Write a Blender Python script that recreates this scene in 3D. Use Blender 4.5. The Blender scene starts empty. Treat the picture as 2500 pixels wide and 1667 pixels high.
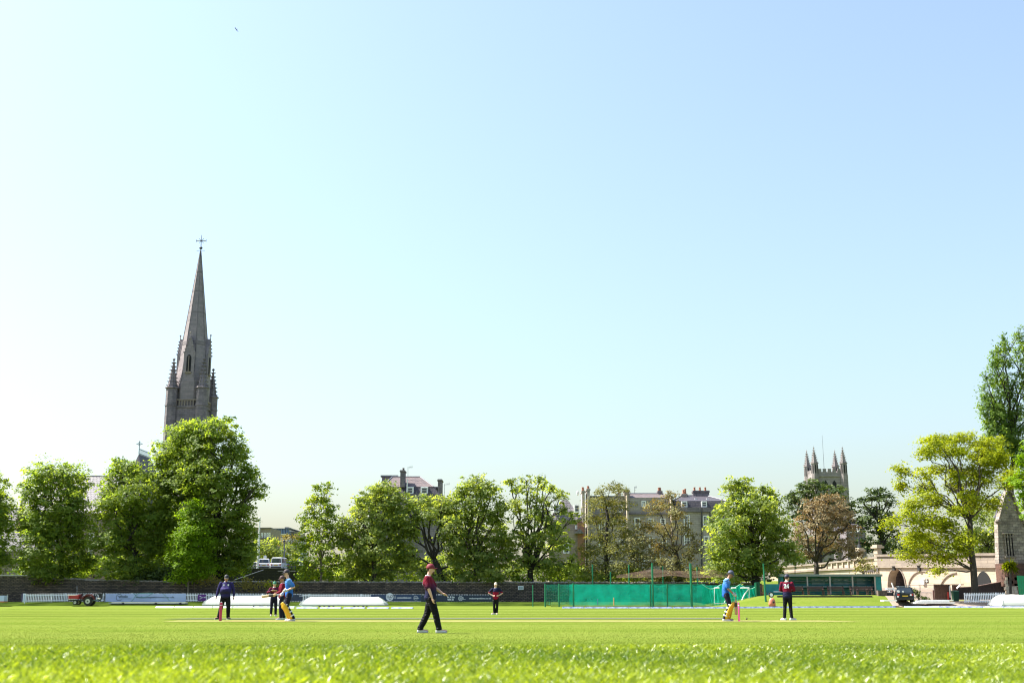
import bpy, math, random
import numpy as np
from mathutils import Vector, Matrix

SC = bpy.context.scene
COL = SC.collection
# ---------------------------------------------------------------- camera, sky, sun, exposure
CAM_H = 0.86
PITCH = math.radians(12.39)
F = 2854.0                                   # focal length in photo pixels (2500 px wide)
cam_d = bpy.data.cameras.new("camera")
cam = bpy.data.objects.new("camera", cam_d)
COL.objects.link(cam)
cam.location = (0, 0, CAM_H)
cam.rotation_euler = (math.pi / 2 + PITCH, 0, 0)
cam_d.sensor_width = 36.0
cam_d.lens = F / 2500 * 36.0
cam_d.clip_start = 0.05
cam_d.clip_end = 3000
cam_d.dof.use_dof = True
cam_d.dof.focus_distance = 52
cam_d.dof.aperture_fstop = 5.2
SC.camera = cam
SC.cycles.filter_width = 1.15

SUN_AZ = math.radians(15)                    # the sun stands left of the view, a little beyond the square
SUN_EL = math.radians(53)
to_sun = Vector((-math.cos(SUN_AZ) * math.cos(SUN_EL), math.sin(SUN_AZ) * math.cos(SUN_EL), math.sin(SUN_EL)))
world = bpy.data.worlds.new("World")
SC.world = world
world.use_nodes = True
wn = world.node_tree.nodes
wl = world.node_tree.links
sky = wn.new("ShaderNodeTexSky")
sky.sky_type = 'NISHITA'
sky.sun_disc = False
sky.sun_elevation = SUN_EL
sky.sun_rotation = math.atan2(to_sun.x, to_sun.y)
sky.air_density = 1.6
sky.dust_density = 2.4
sky.ozone_density = 6.0
sky.altitude = 30
bg = wn["Background"]
bg.inputs["Strength"].default_value = 0.086
pale = wn.new("ShaderNodeHueSaturation")
pale.inputs["Saturation"].default_value = 0.85
wl.new(sky.outputs[0], pale.inputs["Color"])
wl.new(pale.outputs[0], bg.inputs[0])
sun_d = bpy.data.lights.new("sun", 'SUN')
sun_d.energy = 5.0
sun_d.angle = math.radians(0.53)
sun_d.color = (1.0, 0.95, 0.86)
sun = bpy.data.objects.new("sun", sun_d)
COL.objects.link(sun)
sun.rotation_euler = to_sun.to_track_quat('Z', 'Y').to_euler()
SC.view_settings.view_transform = 'Standard'
SC.view_settings.look = 'None'
SC.view_settings.exposure = 1.55
SC.view_settings.gamma = 1.0
SC.view_settings.use_curve_mapping = False

# ---------------------------------------------------------------- helpers
cP, sP = math.cos(PITCH), math.sin(PITCH)
def P(px, py, Y):
    """point at distance Y (metres ahead) seen at photo pixel px, py"""
    xc, yc = (px - 1250) / F, (833.5 - py) / F
    t = Y / (cP - yc * sP)
    return Vector((xc * t, Y, CAM_H + t * (sP + yc * cP)))
def PZ(py, Y): return P(1250, py, Y).z
def PX(px, py, Y): return P(px, py, Y).x
def sc_at(Y, py=1350):                       # metres per photo pixel at distance Y
    yc = (833.5 - py) / F
    return Y / (cP - yc * sP) / F

rng = np.random.default_rng(7)
random.seed(7)

def tag(o, label=None, cat=None, group=None, kind=None):
    if label: o["label"] = label
    if cat: o["category"] = cat
    if group: o["group"] = group
    if kind: o["kind"] = kind
    return o
def thing(name, loc, label, cat, group=None, rz=0.0):
    o = bpy.data.objects.new(name, None)
    o.empty_display_size = 0.3
    COL.objects.link(o)
    o.location = loc
    o.rotation_euler = (0, 0, rz)
    return tag(o, label, cat, group)
def copy_tree(o, parent=None):
    c = o.copy()
    COL.objects.link(c)
    if parent is not None: c.parent = parent
    for ch in list(o.children): copy_tree(ch, c)
    return c

class MB:
    """collects shapes; build() links them as one mesh object"""
    def __init__(s): s.v = []; s.f = []
    def add(s, vs, fs):
        n = len(s.v)
        s.v += [tuple(v) for v in vs]
        s.f += [tuple(i + n for i in f) for f in fs]
        return s
    def box(s, x0, x1, y0, y1, z0, z1):
        vs = [(x0, y0, z0), (x1, y0, z0), (x1, y1, z0), (x0, y1, z0), (x0, y0, z1), (x1, y0, z1), (x1, y1, z1), (x0, y1, z1)]
        return s.add(vs, [(0, 3, 2, 1), (4, 5, 6, 7), (0, 1, 5, 4), (1, 2, 6, 5), (2, 3, 7, 6), (3, 0, 4, 7)])
    def obox(s, c, ax, ay, az):
        """box about c with half-axis vectors"""
        c, ax, ay, az = Vector(c), Vector(ax), Vector(ay), Vector(az)
        vs = [c + a * ax + b * ay + d * az for d in (-1, 1) for a, b in ((-1, -1), (1, -1), (1, 1), (-1, 1))]
        return s.add(vs, [(0, 3, 2, 1), (4, 5, 6, 7), (0, 1, 5, 4), (1, 2, 6, 5), (2, 3, 7, 6), (3, 0, 4, 7)])
    def bar(s, a, b, w, h=None):
        a, b = Vector(a), Vector(b)
        d = (b - a); L = d.length; d.normalize()
        up = Vector((0, 0, 1)) if abs(d.z) < 0.9 else Vector((1, 0, 0))
        sx = d.cross(up).normalized(); sy = sx.cross(d).normalized()
        return s.obox((a + b) / 2, sx * w / 2, sy * (h or w) / 2, d * L / 2)
    def tube(s, pts, rs, n=8, cap=True, sq=1.0):
        pts = [Vector(p) for p in pts]
        rings = []
        ref = None
        for i, p in enumerate(pts):
            a = pts[max(i - 1, 0)]; b = pts[min(i + 1, len(pts) - 1)]
            d = (b - a).normalized()
            if ref is None:
                ref = Vector((0, 0, 1)).cross(d)
                if ref.length < 0.15: ref = Vector((1, 0, 0)).cross(d)
            ref = (ref - d * ref.dot(d)).normalized()
            o2 = d.cross(ref)
            r = rs[i] if hasattr(rs, '__len__') else rs
            rings.append([p + (ref * math.cos(2 * math.pi * k / n) + o2 * math.sin(2 * math.pi * k / n) * sq) * r for k in range(n)])
        return s.loft(rings, cap)
    def loft(s, rings, cap=True, close=True):
        n = len(rings[0]); m = len(rings)
        vs = [v for r in rings for v in r]
        fs = []
        for i in range(m - 1):
            for k in range(n if close else n - 1):
                k2 = (k + 1) % n
                fs.append((i * n + k, i * n + k2, (i + 1) * n + k2, (i + 1) * n + k))
        if cap:
            fs.append(tuple(range(n))[::-1]); fs.append(tuple((m - 1) * n + k for k in range(n)))
        return s.add(vs, fs)
    def ell(s, c, rx, ry, rz, n=10, m=7, rot=None):
        rings = []
        for i in range(m + 1):
            a = -math.pi / 2 + math.pi * (i + 0.02) / (m + 0.04)
            ring = []
            for k in range(n):
                t = 2 * math.pi * k / n
                v = Vector((rx * math.cos(a) * math.cos(t), ry * math.cos(a) * math.sin(t), rz * math.sin(a)))
                if rot: v = rot @ v
                ring.append(Vector(c) + v)
            rings.append(ring)
        return s.loft(rings)
    def cone(s, c, r0, r1, h, n=8, ph=0.0):
        c = Vector(c)
        return s.loft([[c + Vector((r * math.cos(ph + 2 * math.pi * k / n), r * math.sin(ph + 2 * math.pi * k / n), z)) for k in range(n)] for r, z in ((r0, 0), (max(r1, 1e-3), h))])
    def prism(s, poly, axis, a, b):
        """poly: 2D points; axis 'y': (x,z) swept a..b; axis 'x': (y,z)"""
        f = (lambda p, t: (p[0], t, p[1])) if axis == 'y' else (lambda p, t: (t, p[0], p[1]))
        if axis == 'z': f = lambda p, t: (p[0], p[1], t)
        return s.loft([[f(p, a) for p in poly], [f(p, b) for p in poly]])
    def xf(s, M):
        s.v = [tuple(M @ Vector(v)) for v in s.v]; return s
    def build(s, name, mat, parent=None, world=False, smooth=False, label=None, loc=None, bevel=0):
        v = s.v
        if world and parent is not None:
            o0 = Vector((0, 0, 0)); q = parent
            while q is not None: o0 += q.location; q = q.parent
            v = [(a - o0.x, b - o0.y, c - o0.z) for a, b, c in v]
        me = bpy.data.meshes.new(name)
        me.from_pydata(v, [], s.f)
        me.materials.append(mat)
        if smooth: me.polygons.foreach_set("use_smooth", [True] * len(me.polygons))
        o = bpy.data.objects.new(name, me)
        COL.objects.link(o)
        if parent is not None: o.parent = parent
        if loc is not None: o.location = loc
        if label: o["label"] = label
        if bevel:
            m = o.modifiers.new("bevel", 'BEVEL'); m.width = bevel; m.segments = 2; m.limit_method = 'ANGLE'
        return o

def np_mesh(name, verts, k, mat, parent=None, smooth=False):
    """verts (N*k,3): N separate k-gons"""
    me = bpy.data.meshes.new(name)
    nv = len(verts); nf = nv // k
    me.vertices.add(nv); me.vertices.foreach_set("co", verts.astype(np.float32).ravel())
    me.loops.add(nv); me.loops.foreach_set("vertex_index", np.arange(nv, dtype=np.int32))
    me.polygons.add(nf); me.polygons.foreach_set("loop_start", np.arange(0, nv, k, dtype=np.int32))
    me.update(calc_edges=True)
    me.materials.append(mat)
    o = bpy.data.objects.new(name, me)
    COL.objects.link(o)
    if parent is not None: o.parent = parent
    return o

# ---------------------------------------------------------------- materials
_m = {}
def lin(c):
    if isinstance(c, str):
        c = tuple(int(c[i:i + 2], 16) / 255 for i in (0, 2, 4))
        return tuple(x / 12.92 if x < .04045 else ((x + .055) / 1.055) ** 2.4 for x in c)
    return c
def mat(key, col, rough=0.8, var=0.12, scale=3.0, bump=0.0, metal=0.0, spec=0.5, alpha=1.0, col2=None, detail=4, trans=0.0):
    if key in _m: return _m[key]
    m = bpy.data.materials.new(key); m.use_nodes = True
    nt = m.node_tree; n = nt.nodes; l = nt.links
    b = n["Principled BSDF"]
    b.inputs["Roughness"].default_value = rough
    b.inputs["Metallic"].default_value = metal
    b.inputs["Specular IOR Level"].default_value = spec
    b.inputs["Alpha"].default_value = alpha
    c = Vector(lin(col))
    tc = n.new("ShaderNodeTexCoord")
    nz = n.new("ShaderNodeTexNoise"); nz.inputs["Scale"].default_value = scale; nz.inputs["Detail"].default_value = detail
    nz.inputs["Roughness"].default_value = 0.65
    l.new(tc.outputs["Object"], nz.inputs["Vector"])
    mx = n.new("ShaderNodeMix"); mx.data_type = 'RGBA'
    mr = n.new("ShaderNodeMapRange"); mr.inputs[1].default_value = 0.3; mr.inputs[2].default_value = 0.7
    l.new(nz.outputs[0], mr.inputs[0]); l.new(mr.outputs[0], mx.inputs[0])
    ca = c * (1 - var); cb = Vector(lin(col2)) if col2 is not None else c * (1 + var)
    mx.inputs[6].default_value = (*ca, 1); mx.inputs[7].default_value = (*cb, 1)
    l.new(mx.outputs[2], b.inputs["Base Color"])
    if bump:
        bp = n.new("ShaderNodeBump"); bp.inputs["Strength"].default_value = bump; bp.inputs["Distance"].default_value = 0.05
        l.new(nz.outputs[0], bp.inputs["Height"]); l.new(bp.outputs[0], b.inputs["Normal"])
    _m[key] = m
    return m

def brickmat(key, c1, c2, mortar, bw=0.6, bh=0.3, msize=0.02, rough=0.9, bump=0.6, stain=0.5, staincol=(0.03, 0.03, 0.028), stain_scale=0.25, rubble=0.0):
    """coursed masonry or slates laid on world-aligned faces (u = x + y, v = z)"""
    if key in _m: return _m[key]
    m = bpy.data.materials.new(key); m.use_nodes = True
    nt = m.node_tree; n = nt.nodes; l = nt.links
    b = n["Principled BSDF"]; b.inputs["Roughness"].default_value = rough; b.inputs["Specular IOR Level"].default_value = 0.25
    geo = n.new("ShaderNodeNewGeometry")
    sep = n.new("ShaderNodeSeparateXYZ"); l.new(geo.outputs["Position"], sep.inputs[0])
    ad = n.new("ShaderNodeMath"); ad.operation = 'ADD'; l.new(sep.outputs[0], ad.inputs[0]); l.new(sep.outputs[1], ad.inputs[1])
    cb = n.new("ShaderNodeCombineXYZ"); l.new(ad.outputs[0], cb.inputs[0]); l.new(sep.outputs[2], cb.inputs[1])
    src = cb.outputs[0]
    if rubble:
        nzr = n.new("ShaderNodeTexNoise"); nzr.inputs["Scale"].default_value = 2.2
        l.new(geo.outputs["Position"], nzr.inputs["Vector"])
        va = n.new("ShaderNodeVectorMath"); va.operation = 'SCALE'; va.inputs[3].default_value = rubble
        l.new(nzr.outputs["Color"], va.inputs[0])
        vb = n.new("ShaderNodeVectorMath"); vb.operation = 'ADD'
        l.new(cb.outputs[0], vb.inputs[0]); l.new(va.outputs[0], vb.inputs[1]); src = vb.outputs[0]
    br = n.new("ShaderNodeTexBrick")
    l.new(src, br.inputs["Vector"])
    br.inputs["Scale"].default_value = 1.0
    br.inputs["Brick Width"].default_value = bw; br.inputs["Row Height"].default_value = bh
    br.inputs["Mortar Size"].default_value = msize; br.inputs["Mortar Smooth"].default_value = 0.3
    br.inputs["Bias"].default_value = 0.0
    br.inputs["Color1"].default_value = (*lin(c1), 1); br.inputs["Color2"].default_value = (*lin(c2), 1); br.inputs["Mortar"].default_value = (*lin(mortar), 1)
    nz = n.new("ShaderNodeTexNoise"); nz.inputs["Scale"].default_value = stain_scale; nz.inputs["Detail"].default_value = 7; nz.inputs["Roughness"].default_value = 0.7
    l.new(geo.outputs["Position"], nz.inputs["Vector"])
    mr = n.new("ShaderNodeMapRange"); mr.inputs[1].default_value = 0.42; mr.inputs[2].default_value = 0.72; mr.inputs[4].default_value = stain
    l.new(nz.outputs[0], mr.inputs[0])
    mx = n.new("ShaderNodeMix"); mx.data_type = 'RGBA'
    l.new(mr.outputs[0], mx.inputs[0]); l.new(br.outputs[0], mx.inputs[6]); mx.inputs[7].default_value = (*lin(staincol), 1)
    l.new(mx.outputs[2], b.inputs["Base Color"])
    bp = n.new("ShaderNodeBump"); bp.inputs["Strength"].default_value = bump; bp.inputs["Distance"].default_value = 0.03
    inv = n.new("ShaderNodeMath"); inv.operation = 'SUBTRACT'; inv.inputs[0].default_value = 1.0; l.new(br.outputs[1], inv.inputs[1])
    a2 = n.new("ShaderNodeMath"); a2.operation = 'ADD'; l.new(inv.outputs[0], a2.inputs[0]); l.new(nz.outputs[0], a2.inputs[1])
    l.new(a2.outputs[0], bp.inputs["Height"]); l.new(bp.outputs[0], b.inputs["Normal"])
    _m[key] = m
    return m

def leafmat(key, c1, c2, trans=0.45, rough=0.55, tcol=None, spec=0.15):
    if key in _m: return _m[key]
    m = bpy.data.materials.new(key); m.use_nodes = True
    nt = m.node_tree; n = nt.nodes; l = nt.links
    b = n["Principled BSDF"]; b.inputs["Roughness"].default_value = rough; b.inputs["Specular IOR Level"].default_value = spec
    geo = n.new("ShaderNodeNewGeometry")
    mx = n.new("ShaderNodeMix"); mx.data_type = 'RGBA'
    mx.inputs[6].default_value = (*lin(c1), 1); mx.inputs[7].default_value = (*lin(c2), 1)
    nz = n.new("ShaderNodeTexNoise"); nz.inputs["Scale"].default_value = 0.45; nz.inputs["Detail"].default_value = 3
    l.new(geo.outputs["Position"], nz.inputs[0])
    mr = n.new("ShaderNodeMapRange"); mr.inputs[1].default_value = 0.35; mr.inputs[2].default_value = 0.65; mr.inputs[3].default_value = -0.3; mr.inputs[4].default_value = 0.3
    l.new(nz.outputs[0], mr.inputs[0])
    ad = n.new("ShaderNodeMath"); ad.operation = 'ADD'; ad.use_clamp = True
    l.new(geo.outputs["Random Per Island"], ad.inputs[0]); l.new(mr.outputs[0], ad.inputs[1]); l.new(ad.outputs[0], mx.inputs[0])
    l.new(mx.outputs[2], b.inputs["Base Color"])
    tr = n.new("ShaderNodeBsdfTranslucent")
    hs = n.new("ShaderNodeMix"); hs.data_type = 'RGBA'; hs.blend_type = 'MULTIPLY'; hs.inputs[0].default_value = 1.0
    l.new(mx.outputs[2], hs.inputs[6]); hs.inputs[7].default_value = (*(tcol or (1.9, 1.75, 0.6)), 1)
    l.new(hs.outputs[2], tr.inputs[0])
    ms = n.new("ShaderNodeMixShader"); ms.inputs[0].default_value = trans
    l.new(b.outputs[0], ms.inputs[1]); l.new(tr.outputs[0], ms.inputs[2])
    l.new(ms.outputs[0], n["Material Output"].inputs[0])
    _m[key] = m
    return m

def netmat(key, col, alpha, trans=0.5):
    if key in _m: return _m[key]
    m = bpy.data.materials.new(key); m.use_nodes = True
    nt = m.node_tree; n = nt.nodes; l = nt.links
    d = n.new("ShaderNodeBsdfDiffuse"); d.inputs[0].default_value = (*lin(col), 1)
    t = n.new("ShaderNodeBsdfTranslucent"); t.inputs[0].default_value = (*lin(col), 1)
    a = n.new("ShaderNodeMixShader"); a.inputs[0].default_value = trans; l.new(d.outputs[0], a.inputs[1]); l.new(t.outputs[0], a.inputs[2])
    tp = n.new("ShaderNodeBsdfTransparent")
    nz = n.new("ShaderNodeTexNoise"); nz.inputs["Scale"].default_value = 0.9; nz.inputs["Detail"].default_value = 5
    tc = n.new("ShaderNodeTexCoord"); l.new(tc.outputs["Object"], nz.inputs[0])
    mr = n.new("ShaderNodeMapRange"); mr.inputs[1].default_value = 0.3; mr.inputs[2].default_value = 0.7
    mr.inputs[3].default_value = alpha - 0.16; mr.inputs[4].default_value = alpha + 0.12
    l.new(nz.outputs[0], mr.inputs[0])
    ms = n.new("ShaderNodeMixShader"); l.new(mr.outputs[0], ms.inputs[0])
    l.new(tp.outputs[0], ms.inputs[1]); l.new(a.outputs[0], ms.inputs[2])
    l.new(ms.outputs[0], n["Material Output"].inputs[0])
    _m[key] = m
    return m

def smooth(a, b, x):
    t = np.clip((x - a) / (b - a), 0, 1)
    return t * t * (3 - 2 * t)
def crest(x): return 5.4 + 1.3 * np.clip(x, -2.2, 2.6) / 2.2 * 1.0
def zt(x, y):
    """height of the ground"""
    x = np.asarray(x, float); y = np.asarray(y, float)
    yc = crest(x)
    zp = CAM_H - 0.030 - 0.0345 * yc
    near = np.where(y < yc, zp, zp * np.clip(1 - (y - yc) / (22 - yc), 0, 1) ** 1.35)
    und = 0.012 * np.sin(x * 0.21 + 1) * np.sin(y * 0.13) * smooth(24, 60, y)
    back = 0.47 * smooth(130, 137, y)
    bank = 1.22 * smooth(121, 127, y) * smooth(20.5, 27.5, x) * (1 - smooth(40.5, 42.5, x))
    car = 0.55 * smooth(118, 126, y) * smooth(41, 42.5, x)
    behind = 1.6 * smooth(141.2, 145, y) + 1.0 * smooth(147, 200, y)
    r = np.maximum.reduce([back * (1 - smooth(20, 24, x)), bank, car]) + behind
    return near + und + r
def G(x, y): return float(zt(x, y))

# ---------------------------------------------------------------- the ground
def grassground():
    m = bpy.data.materials.new("mown_grass"); m.use_nodes = True
    nt = m.node_tree; n = nt.nodes; l = nt.links
    b = n["Principled BSDF"]; b.inputs["Roughness"].default_value = 1.0; b.inputs["Specular IOR Level"].default_value = 0.0
    geo = n.new("ShaderNodeNewGeometry")
    sep = n.new("ShaderNodeSeparateXYZ"); l.new(geo.outputs["Position"], sep.inputs[0])
    def noise(scale, det, sx=1, sy=1):
        mp = n.new("ShaderNodeMapping"); mp.inputs["Scale"].default_value = (sx, sy, 1); l.new(geo.outputs["Position"], mp.inputs[0])
        z = n.new("ShaderNodeTexNoise"); z.inputs["Scale"].default_value = scale; z.inputs["Detail"].default_value = det; z.inputs["Roughness"].default_value = 0.7
        l.new(mp.outputs[0], z.inputs[0]); return z
    def mixc(fac, a, b_, mode='MIX'):
        x = n.new("ShaderNodeMix"); x.data_type = 'RGBA'; x.blend_type = mode
        for sck, v in ((x.inputs[0], fac), (x.inputs[6], a), (x.inputs[7], b_)):
            if isinstance(v, (tuple, float, int)): sck.default_value = (*v, 1) if isinstance(v, tuple) else v
            else: l.new(v, sck)
        return x.outputs[2]
    def rngm(v, a, b_, c=0.0, d=1.0):
        r = n.new("ShaderNodeMapRange"); l.new(v, r.inputs[0])
        r.inputs[1].default_value = a; r.inputs[2].default_value = b_; r.inputs[3].default_value = c; r.inputs[4].default_value = d
        return r.outputs[0]
    big = noise(0.35, 4, 0.25, 1.0)
    fine = noise(9.0, 8, 0.5, 1.0)
    mid = noise(1.4, 6, 0.35, 1.2)
    base = mixc(rngm(big.outputs[0], 0.35, 0.65), (0.100, 0.146, 0.022), (0.146, 0.184, 0.034))
    # mowing stripes run across the view, about 5 m wide
    st = n.new("ShaderNodeMath"); st.operation = 'SINE'
    ml = n.new("ShaderNodeMath"); ml.operation = 'MULTIPLY'; ml.inputs[1].default_value = 2 * math.pi / 9.0; l.new(sep.outputs[1], ml.inputs[0]); l.new(ml.outputs[0], st.inputs[0])
    base = mixc(rngm(st.outputs[0], -0.4, 0.4, 0.0, 0.32), base, (0.180, 0.208, 0.050))
    base = mixc(rngm(mid.outputs[0], 0.45, 0.75, 0, 0.35), base, (0.18, 0.175, 0.04))
    base = mixc(rngm(fine.outputs[0], 0.42, 0.66, 0, 0.55), base, (0.065, 0.115, 0.003))
    # the worn cricket square in the middle
    l.new(base, b.inputs["Base Color"])
    bp = n.new("ShaderNodeBump"); bp.inputs["Strength"].default_value = 0.6; bp.inputs["Distance"].default_value = 0.03
    l.new(fine.outputs[0], bp.inputs["Height"]); l.new(bp.outputs[0], b.inputs["Normal"])
    return m
GRASS = grassground()
ys = np.concatenate([np.arange(-6, 1.5, 0.5), np.arange(1.5, 8, 0.18), np.arange(8, 30, 0.8), np.arange(30, 110, 4), np.arange(110, 150, 1.0), np.arange(150, 240, 8), np.array([260, 320, 420, 700, 1200, 2200])])
xs = np.concatenate([[-1500, -700, -350, -200, -140], np.arange(-110, -8, 6), np.arange(-8, 8, 0.35), np.arange(8, 70, 1.2), [76, 90, 110, 140, 200, 350, 700, 1500]])
XX, YY = np.meshgrid(xs, ys)
ZZ = zt(XX, YY)
nx, ny = len(xs), len(ys)
gv = np.stack([XX.ravel(), YY.ravel(), ZZ.ravel()], 1)
gf = [(j * nx + i, j * nx + i + 1, (j + 1) * nx + i + 1, (j + 1) * nx + i) for j in range(ny - 1) for i in range(nx - 1)]
me = bpy.data.meshes.new("ground"); me.from_pydata(gv.tolist(), [], gf); me.materials.append(GRASS)
me.polygons.foreach_set("use_smooth", [True] * len(me.polygons))
ground = bpy.data.objects.new("ground", me); COL.objects.link(ground); tag(ground, "mown green cricket outfield running back to the stone wall", kind="structure")

def blades(name, label, region, n, h, w, matr, lean=0.45, seed=1, simple=False):
    """many separate grass blades (one bent quad each) standing on the ground"""
    r = np.random.default_rng(seed)
    x, y = region(r, n)
    n = len(x)
    z = zt(x, y) - 0.002
    a = r.uniform(0, 2 * np.pi, n); hh = h * r.uniform(0.5, 1.25, n); ww = w * r.uniform(0.6, 1.3, n)
    ld = r.uniform(0, 2 * np.pi, n); lm = hh * lean * r.uniform(0.1, 1.6, n)
    dx, dy = np.cos(a) * ww / 2, np.sin(a) * ww / 2
    p = np.stack([x, y, z], 1); d = np.stack([dx, dy, 0 * dx], 1)
    tip = np.stack([x + np.cos(ld) * lm, y + np.sin(ld) * lm, z + hh], 1)
    mid_ = np.stack([x + np.cos(ld) * lm * .35, y + np.sin(ld) * lm * .35, z + hh * 0.6], 1)
    if simple: v = np.stack([p - d, p + d, tip], 1).reshape(-1, 3)
    else: v = np.stack([p - d, p + d, mid_ + d * 0.9, tip, mid_ - d * 0.9], 1).reshape(-1, 3)
    o = np_mesh(name, v, 3 if simple else 5, matr)
    tag(o, label, "grass", kind="stuff"); return o
BL = leafmat("grass_blade", (0.055, 0.13, 0.004), (0.38, 0.47, 0.040), trans=0.45, rough=0.33, tcol=(1.35, 1.25, 0.5), spec=0.8)
BLP = leafmat("grass_blade_far", (0.090, 0.138, 0.015), (0.190, 0.230, 0.042), trans=0.3, rough=0.8, tcol=(1.2, 1.15, 0.5), spec=0.1)
def reg_near(r, n):
    y = 1.3 + (r.uniform(0, 1, n) ** 0.62) * 6.3
    x = r.uniform(-1, 1, n) * (0.9 + y * 0.5)
    k = y < crest(x) + 0.35
    return x[k], y[k]
def reg_mid(r, n):
    y = 22 + (r.uniform(0, 1, n) ** 2.0) * 62
    x = r.uniform(-1, 1, n) * (2 + y * 0.50)
    return x, y
blades("foreground_grass", "long bright green grass blades in the blurred foreground", reg_near, 500000, 0.020, 0.0027, BL, lean=0.9, seed=3)
blades("field_grass", "short grass blades on the playing field beyond the foreground rise", reg_mid, 300000, 0.018, 0.012, BLP, lean=0.8, simple=True, seed=4)
# ---------------------------------------------------------------- cricket square, lines
def sheet(name, pts, matr, label, dz=0.004, n=30, kind="structure", rows=2):
    """a sheet lying on the ground: pts = four corners (x,y)"""
    m = MB(); a, b, c, d = [Vector((*p, 0)) for p in pts]
    vs = []
    for j in range(rows + 1):
        for i in range(n + 1):
            s_, t_ = i / n, j / rows
            p = (a.lerp(b, s_)).lerp(d.lerp(c, s_), t_)
            vs.append((p.x, p.y, G(p.x, p.y) + dz))
    fs = [(j * (n + 1) + i, j * (n + 1) + i + 1, (j + 1) * (n + 1) + i + 1, (j + 1) * (n + 1) + i) for j in range(rows) for i in range(n)]
    m.add(vs, fs)
    return tag(m.build(name, matr), label, kind=kind)
def gx(px, Y): return PX(px, 1500, Y)
sheet("pitch_strip", [(gx(420, 46.5), 45.2), (gx(2080, 46.5), 45.2), (gx(2000, 48.6), 48.4), (gx(440, 48.6), 48.4)], mat("pitch_turf", spec=0.0, col=(0.19, 0.20, 0.06), rough=1.0, var=0.15, scale=1.2, bump=0.2, col2=(0.25, 0.235, 0.09), detail=8), "dry pale pitch strip between the two wickets", dz=0.009)
sheet("crease_patch", [(gx(560, 46.8), 45.9), (gx(720, 46.8), 45.9), (gx(720, 46.8), 47.6), (gx(560, 46.8), 47.6)], mat("worn_turf", spec=0.0, col=(0.27, 0.22, 0.09), rough=0.9, var=0.1, scale=2), "worn brown crease end", dz=0.013)
sheet("synthetic_strip", [(gx(395, 51.5), 51.3), (gx(1765, 51.5), 51.3), (gx(1765, 53), 53.2), (gx(470, 53), 53.2)], mat("grey_mat", spec=0.0, col=(0.10, 0.105, 0.10), rough=0.8, var=0.1, scale=2), "grey synthetic pitch strip behind the grass pitch", dz=0.014)
WL = mat("line_paint", spec=0.0, col=(0.42, 0.46, 0.20), rough=0.8, var=0.05)
for Yl, pa, pb in ((72, 1100, 1700), (90, 1085, 2100), (64, 400, 1000), (98, 0, 900)):
    sheet("painted_line", [(gx(pa, Yl), Yl), (gx(pb, Yl), Yl), (gx(pb, Yl), Yl + .16), (gx(pa, Yl), Yl + .16)], WL, "faint white line painted across the outfield", dz=0.01, n=40)
m_ = mat("dark_turf", (0.075, 0.125, 0.008), 0.9, 0.1, 1)
for Yl, w in ((58, 1.6), (67, 2.4), (79, 3.5), (94, 5.5)):
    sheet("mown_stripe", [(gx(-40, Yl), Yl), (gx(2540, Yl), Yl), (gx(2540, Yl), Yl + w), (gx(-40, Yl), Yl + w)], mat("stripe_turf", spec=0.0, col=(0.088, 0.122, 0.018), rough=1.0, var=0.15, scale=1.0, bump=0.2, detail=8), "darker mown stripe in the outfield", dz=0.005, n=60)
sheet("gravel_track", [(38.5, 119.5), (70, 119.5), (70, 157), (43, 157)], mat("gravel", spec=0.0, col=(0.27, 0.215, 0.175), rough=0.95, var=0.2, scale=6, bump=0.3), "pinkish gravel track by the arches", dz=0.03, n=60, rows=70)

# ---------------------------------------------------------------- trees
LM = dict(
  deep=leafmat("leaf_deep", (0.105, 0.175, 0.028), (0.235, 0.300, 0.058), 0.6, spec=.25),
  lime=leafmat("leaf_lime", (0.085, 0.155, 0.010), (0.26, 0.32, 0.030), 0.5, spec=.25),
  mid=leafmat("leaf_mid", (0.115, 0.178, 0.040), (0.27, 0.32, 0.09), 0.6, spec=.25),
  olive=leafmat("leaf_olive", (0.10, 0.115, 0.026), (0.24, 0.24, 0.065), 0.40, tcol=(1.4, 1.2, 0.6)),
  rust=leafmat("leaf_rust", (0.125, 0.125, 0.045), (0.26, 0.255, 0.085), 0.35, tcol=(1.5, 1.0, 0.6)),
  copper=leafmat("leaf_copper", (0.17, 0.135, 0.065), (0.31, 0.26, 0.14), 0.30, tcol=(1.4, 1.0, 0.7)),
  pine=leafmat("leaf_pine", (0.035, 0.065, 0.022), (0.11, 0.145, 0.035), 0.3, tcol=(1.2, 1.2, 0.6)),
  yellow=leafmat("leaf_yellow", (0.15, 0.20, 0.006), (0.36, 0.39, 0.014), 0.45, tcol=(1.4, 1.35, 0.4)),
  bright=leafmat("leaf_bright", (0.11, 0.20, 0.006), (0.20, 0.31, 0.014), 0.5, tcol=(1.5, 1.5, 0.4)),
  poplar=leafmat("leaf_poplar", (0.06, 0.125, 0.022), (0.16, 0.24, 0.045), 0.45),
  tan=leafmat("leaf_tan", (0.16, 0.145, 0.030), (0.24, 0.20, 0.06), 0.4),
)
BARK = mat("bark", (0.055, 0.045, 0.035), 0.95, 0.3, 6, 0.8)
BARKL = mat("bark_light", (0.16, 0.13, 0.105), 0.95, 0.3, 5, 0.8)
BARKD = mat("bark_dark", (0.030, 0.025, 0.022), 0.95, 0.3, 6, 0.8)
def unit(v): return v / np.maximum(np.linalg.norm(v, axis=1, keepdims=True), 1e-9)
TREES = []
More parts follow.
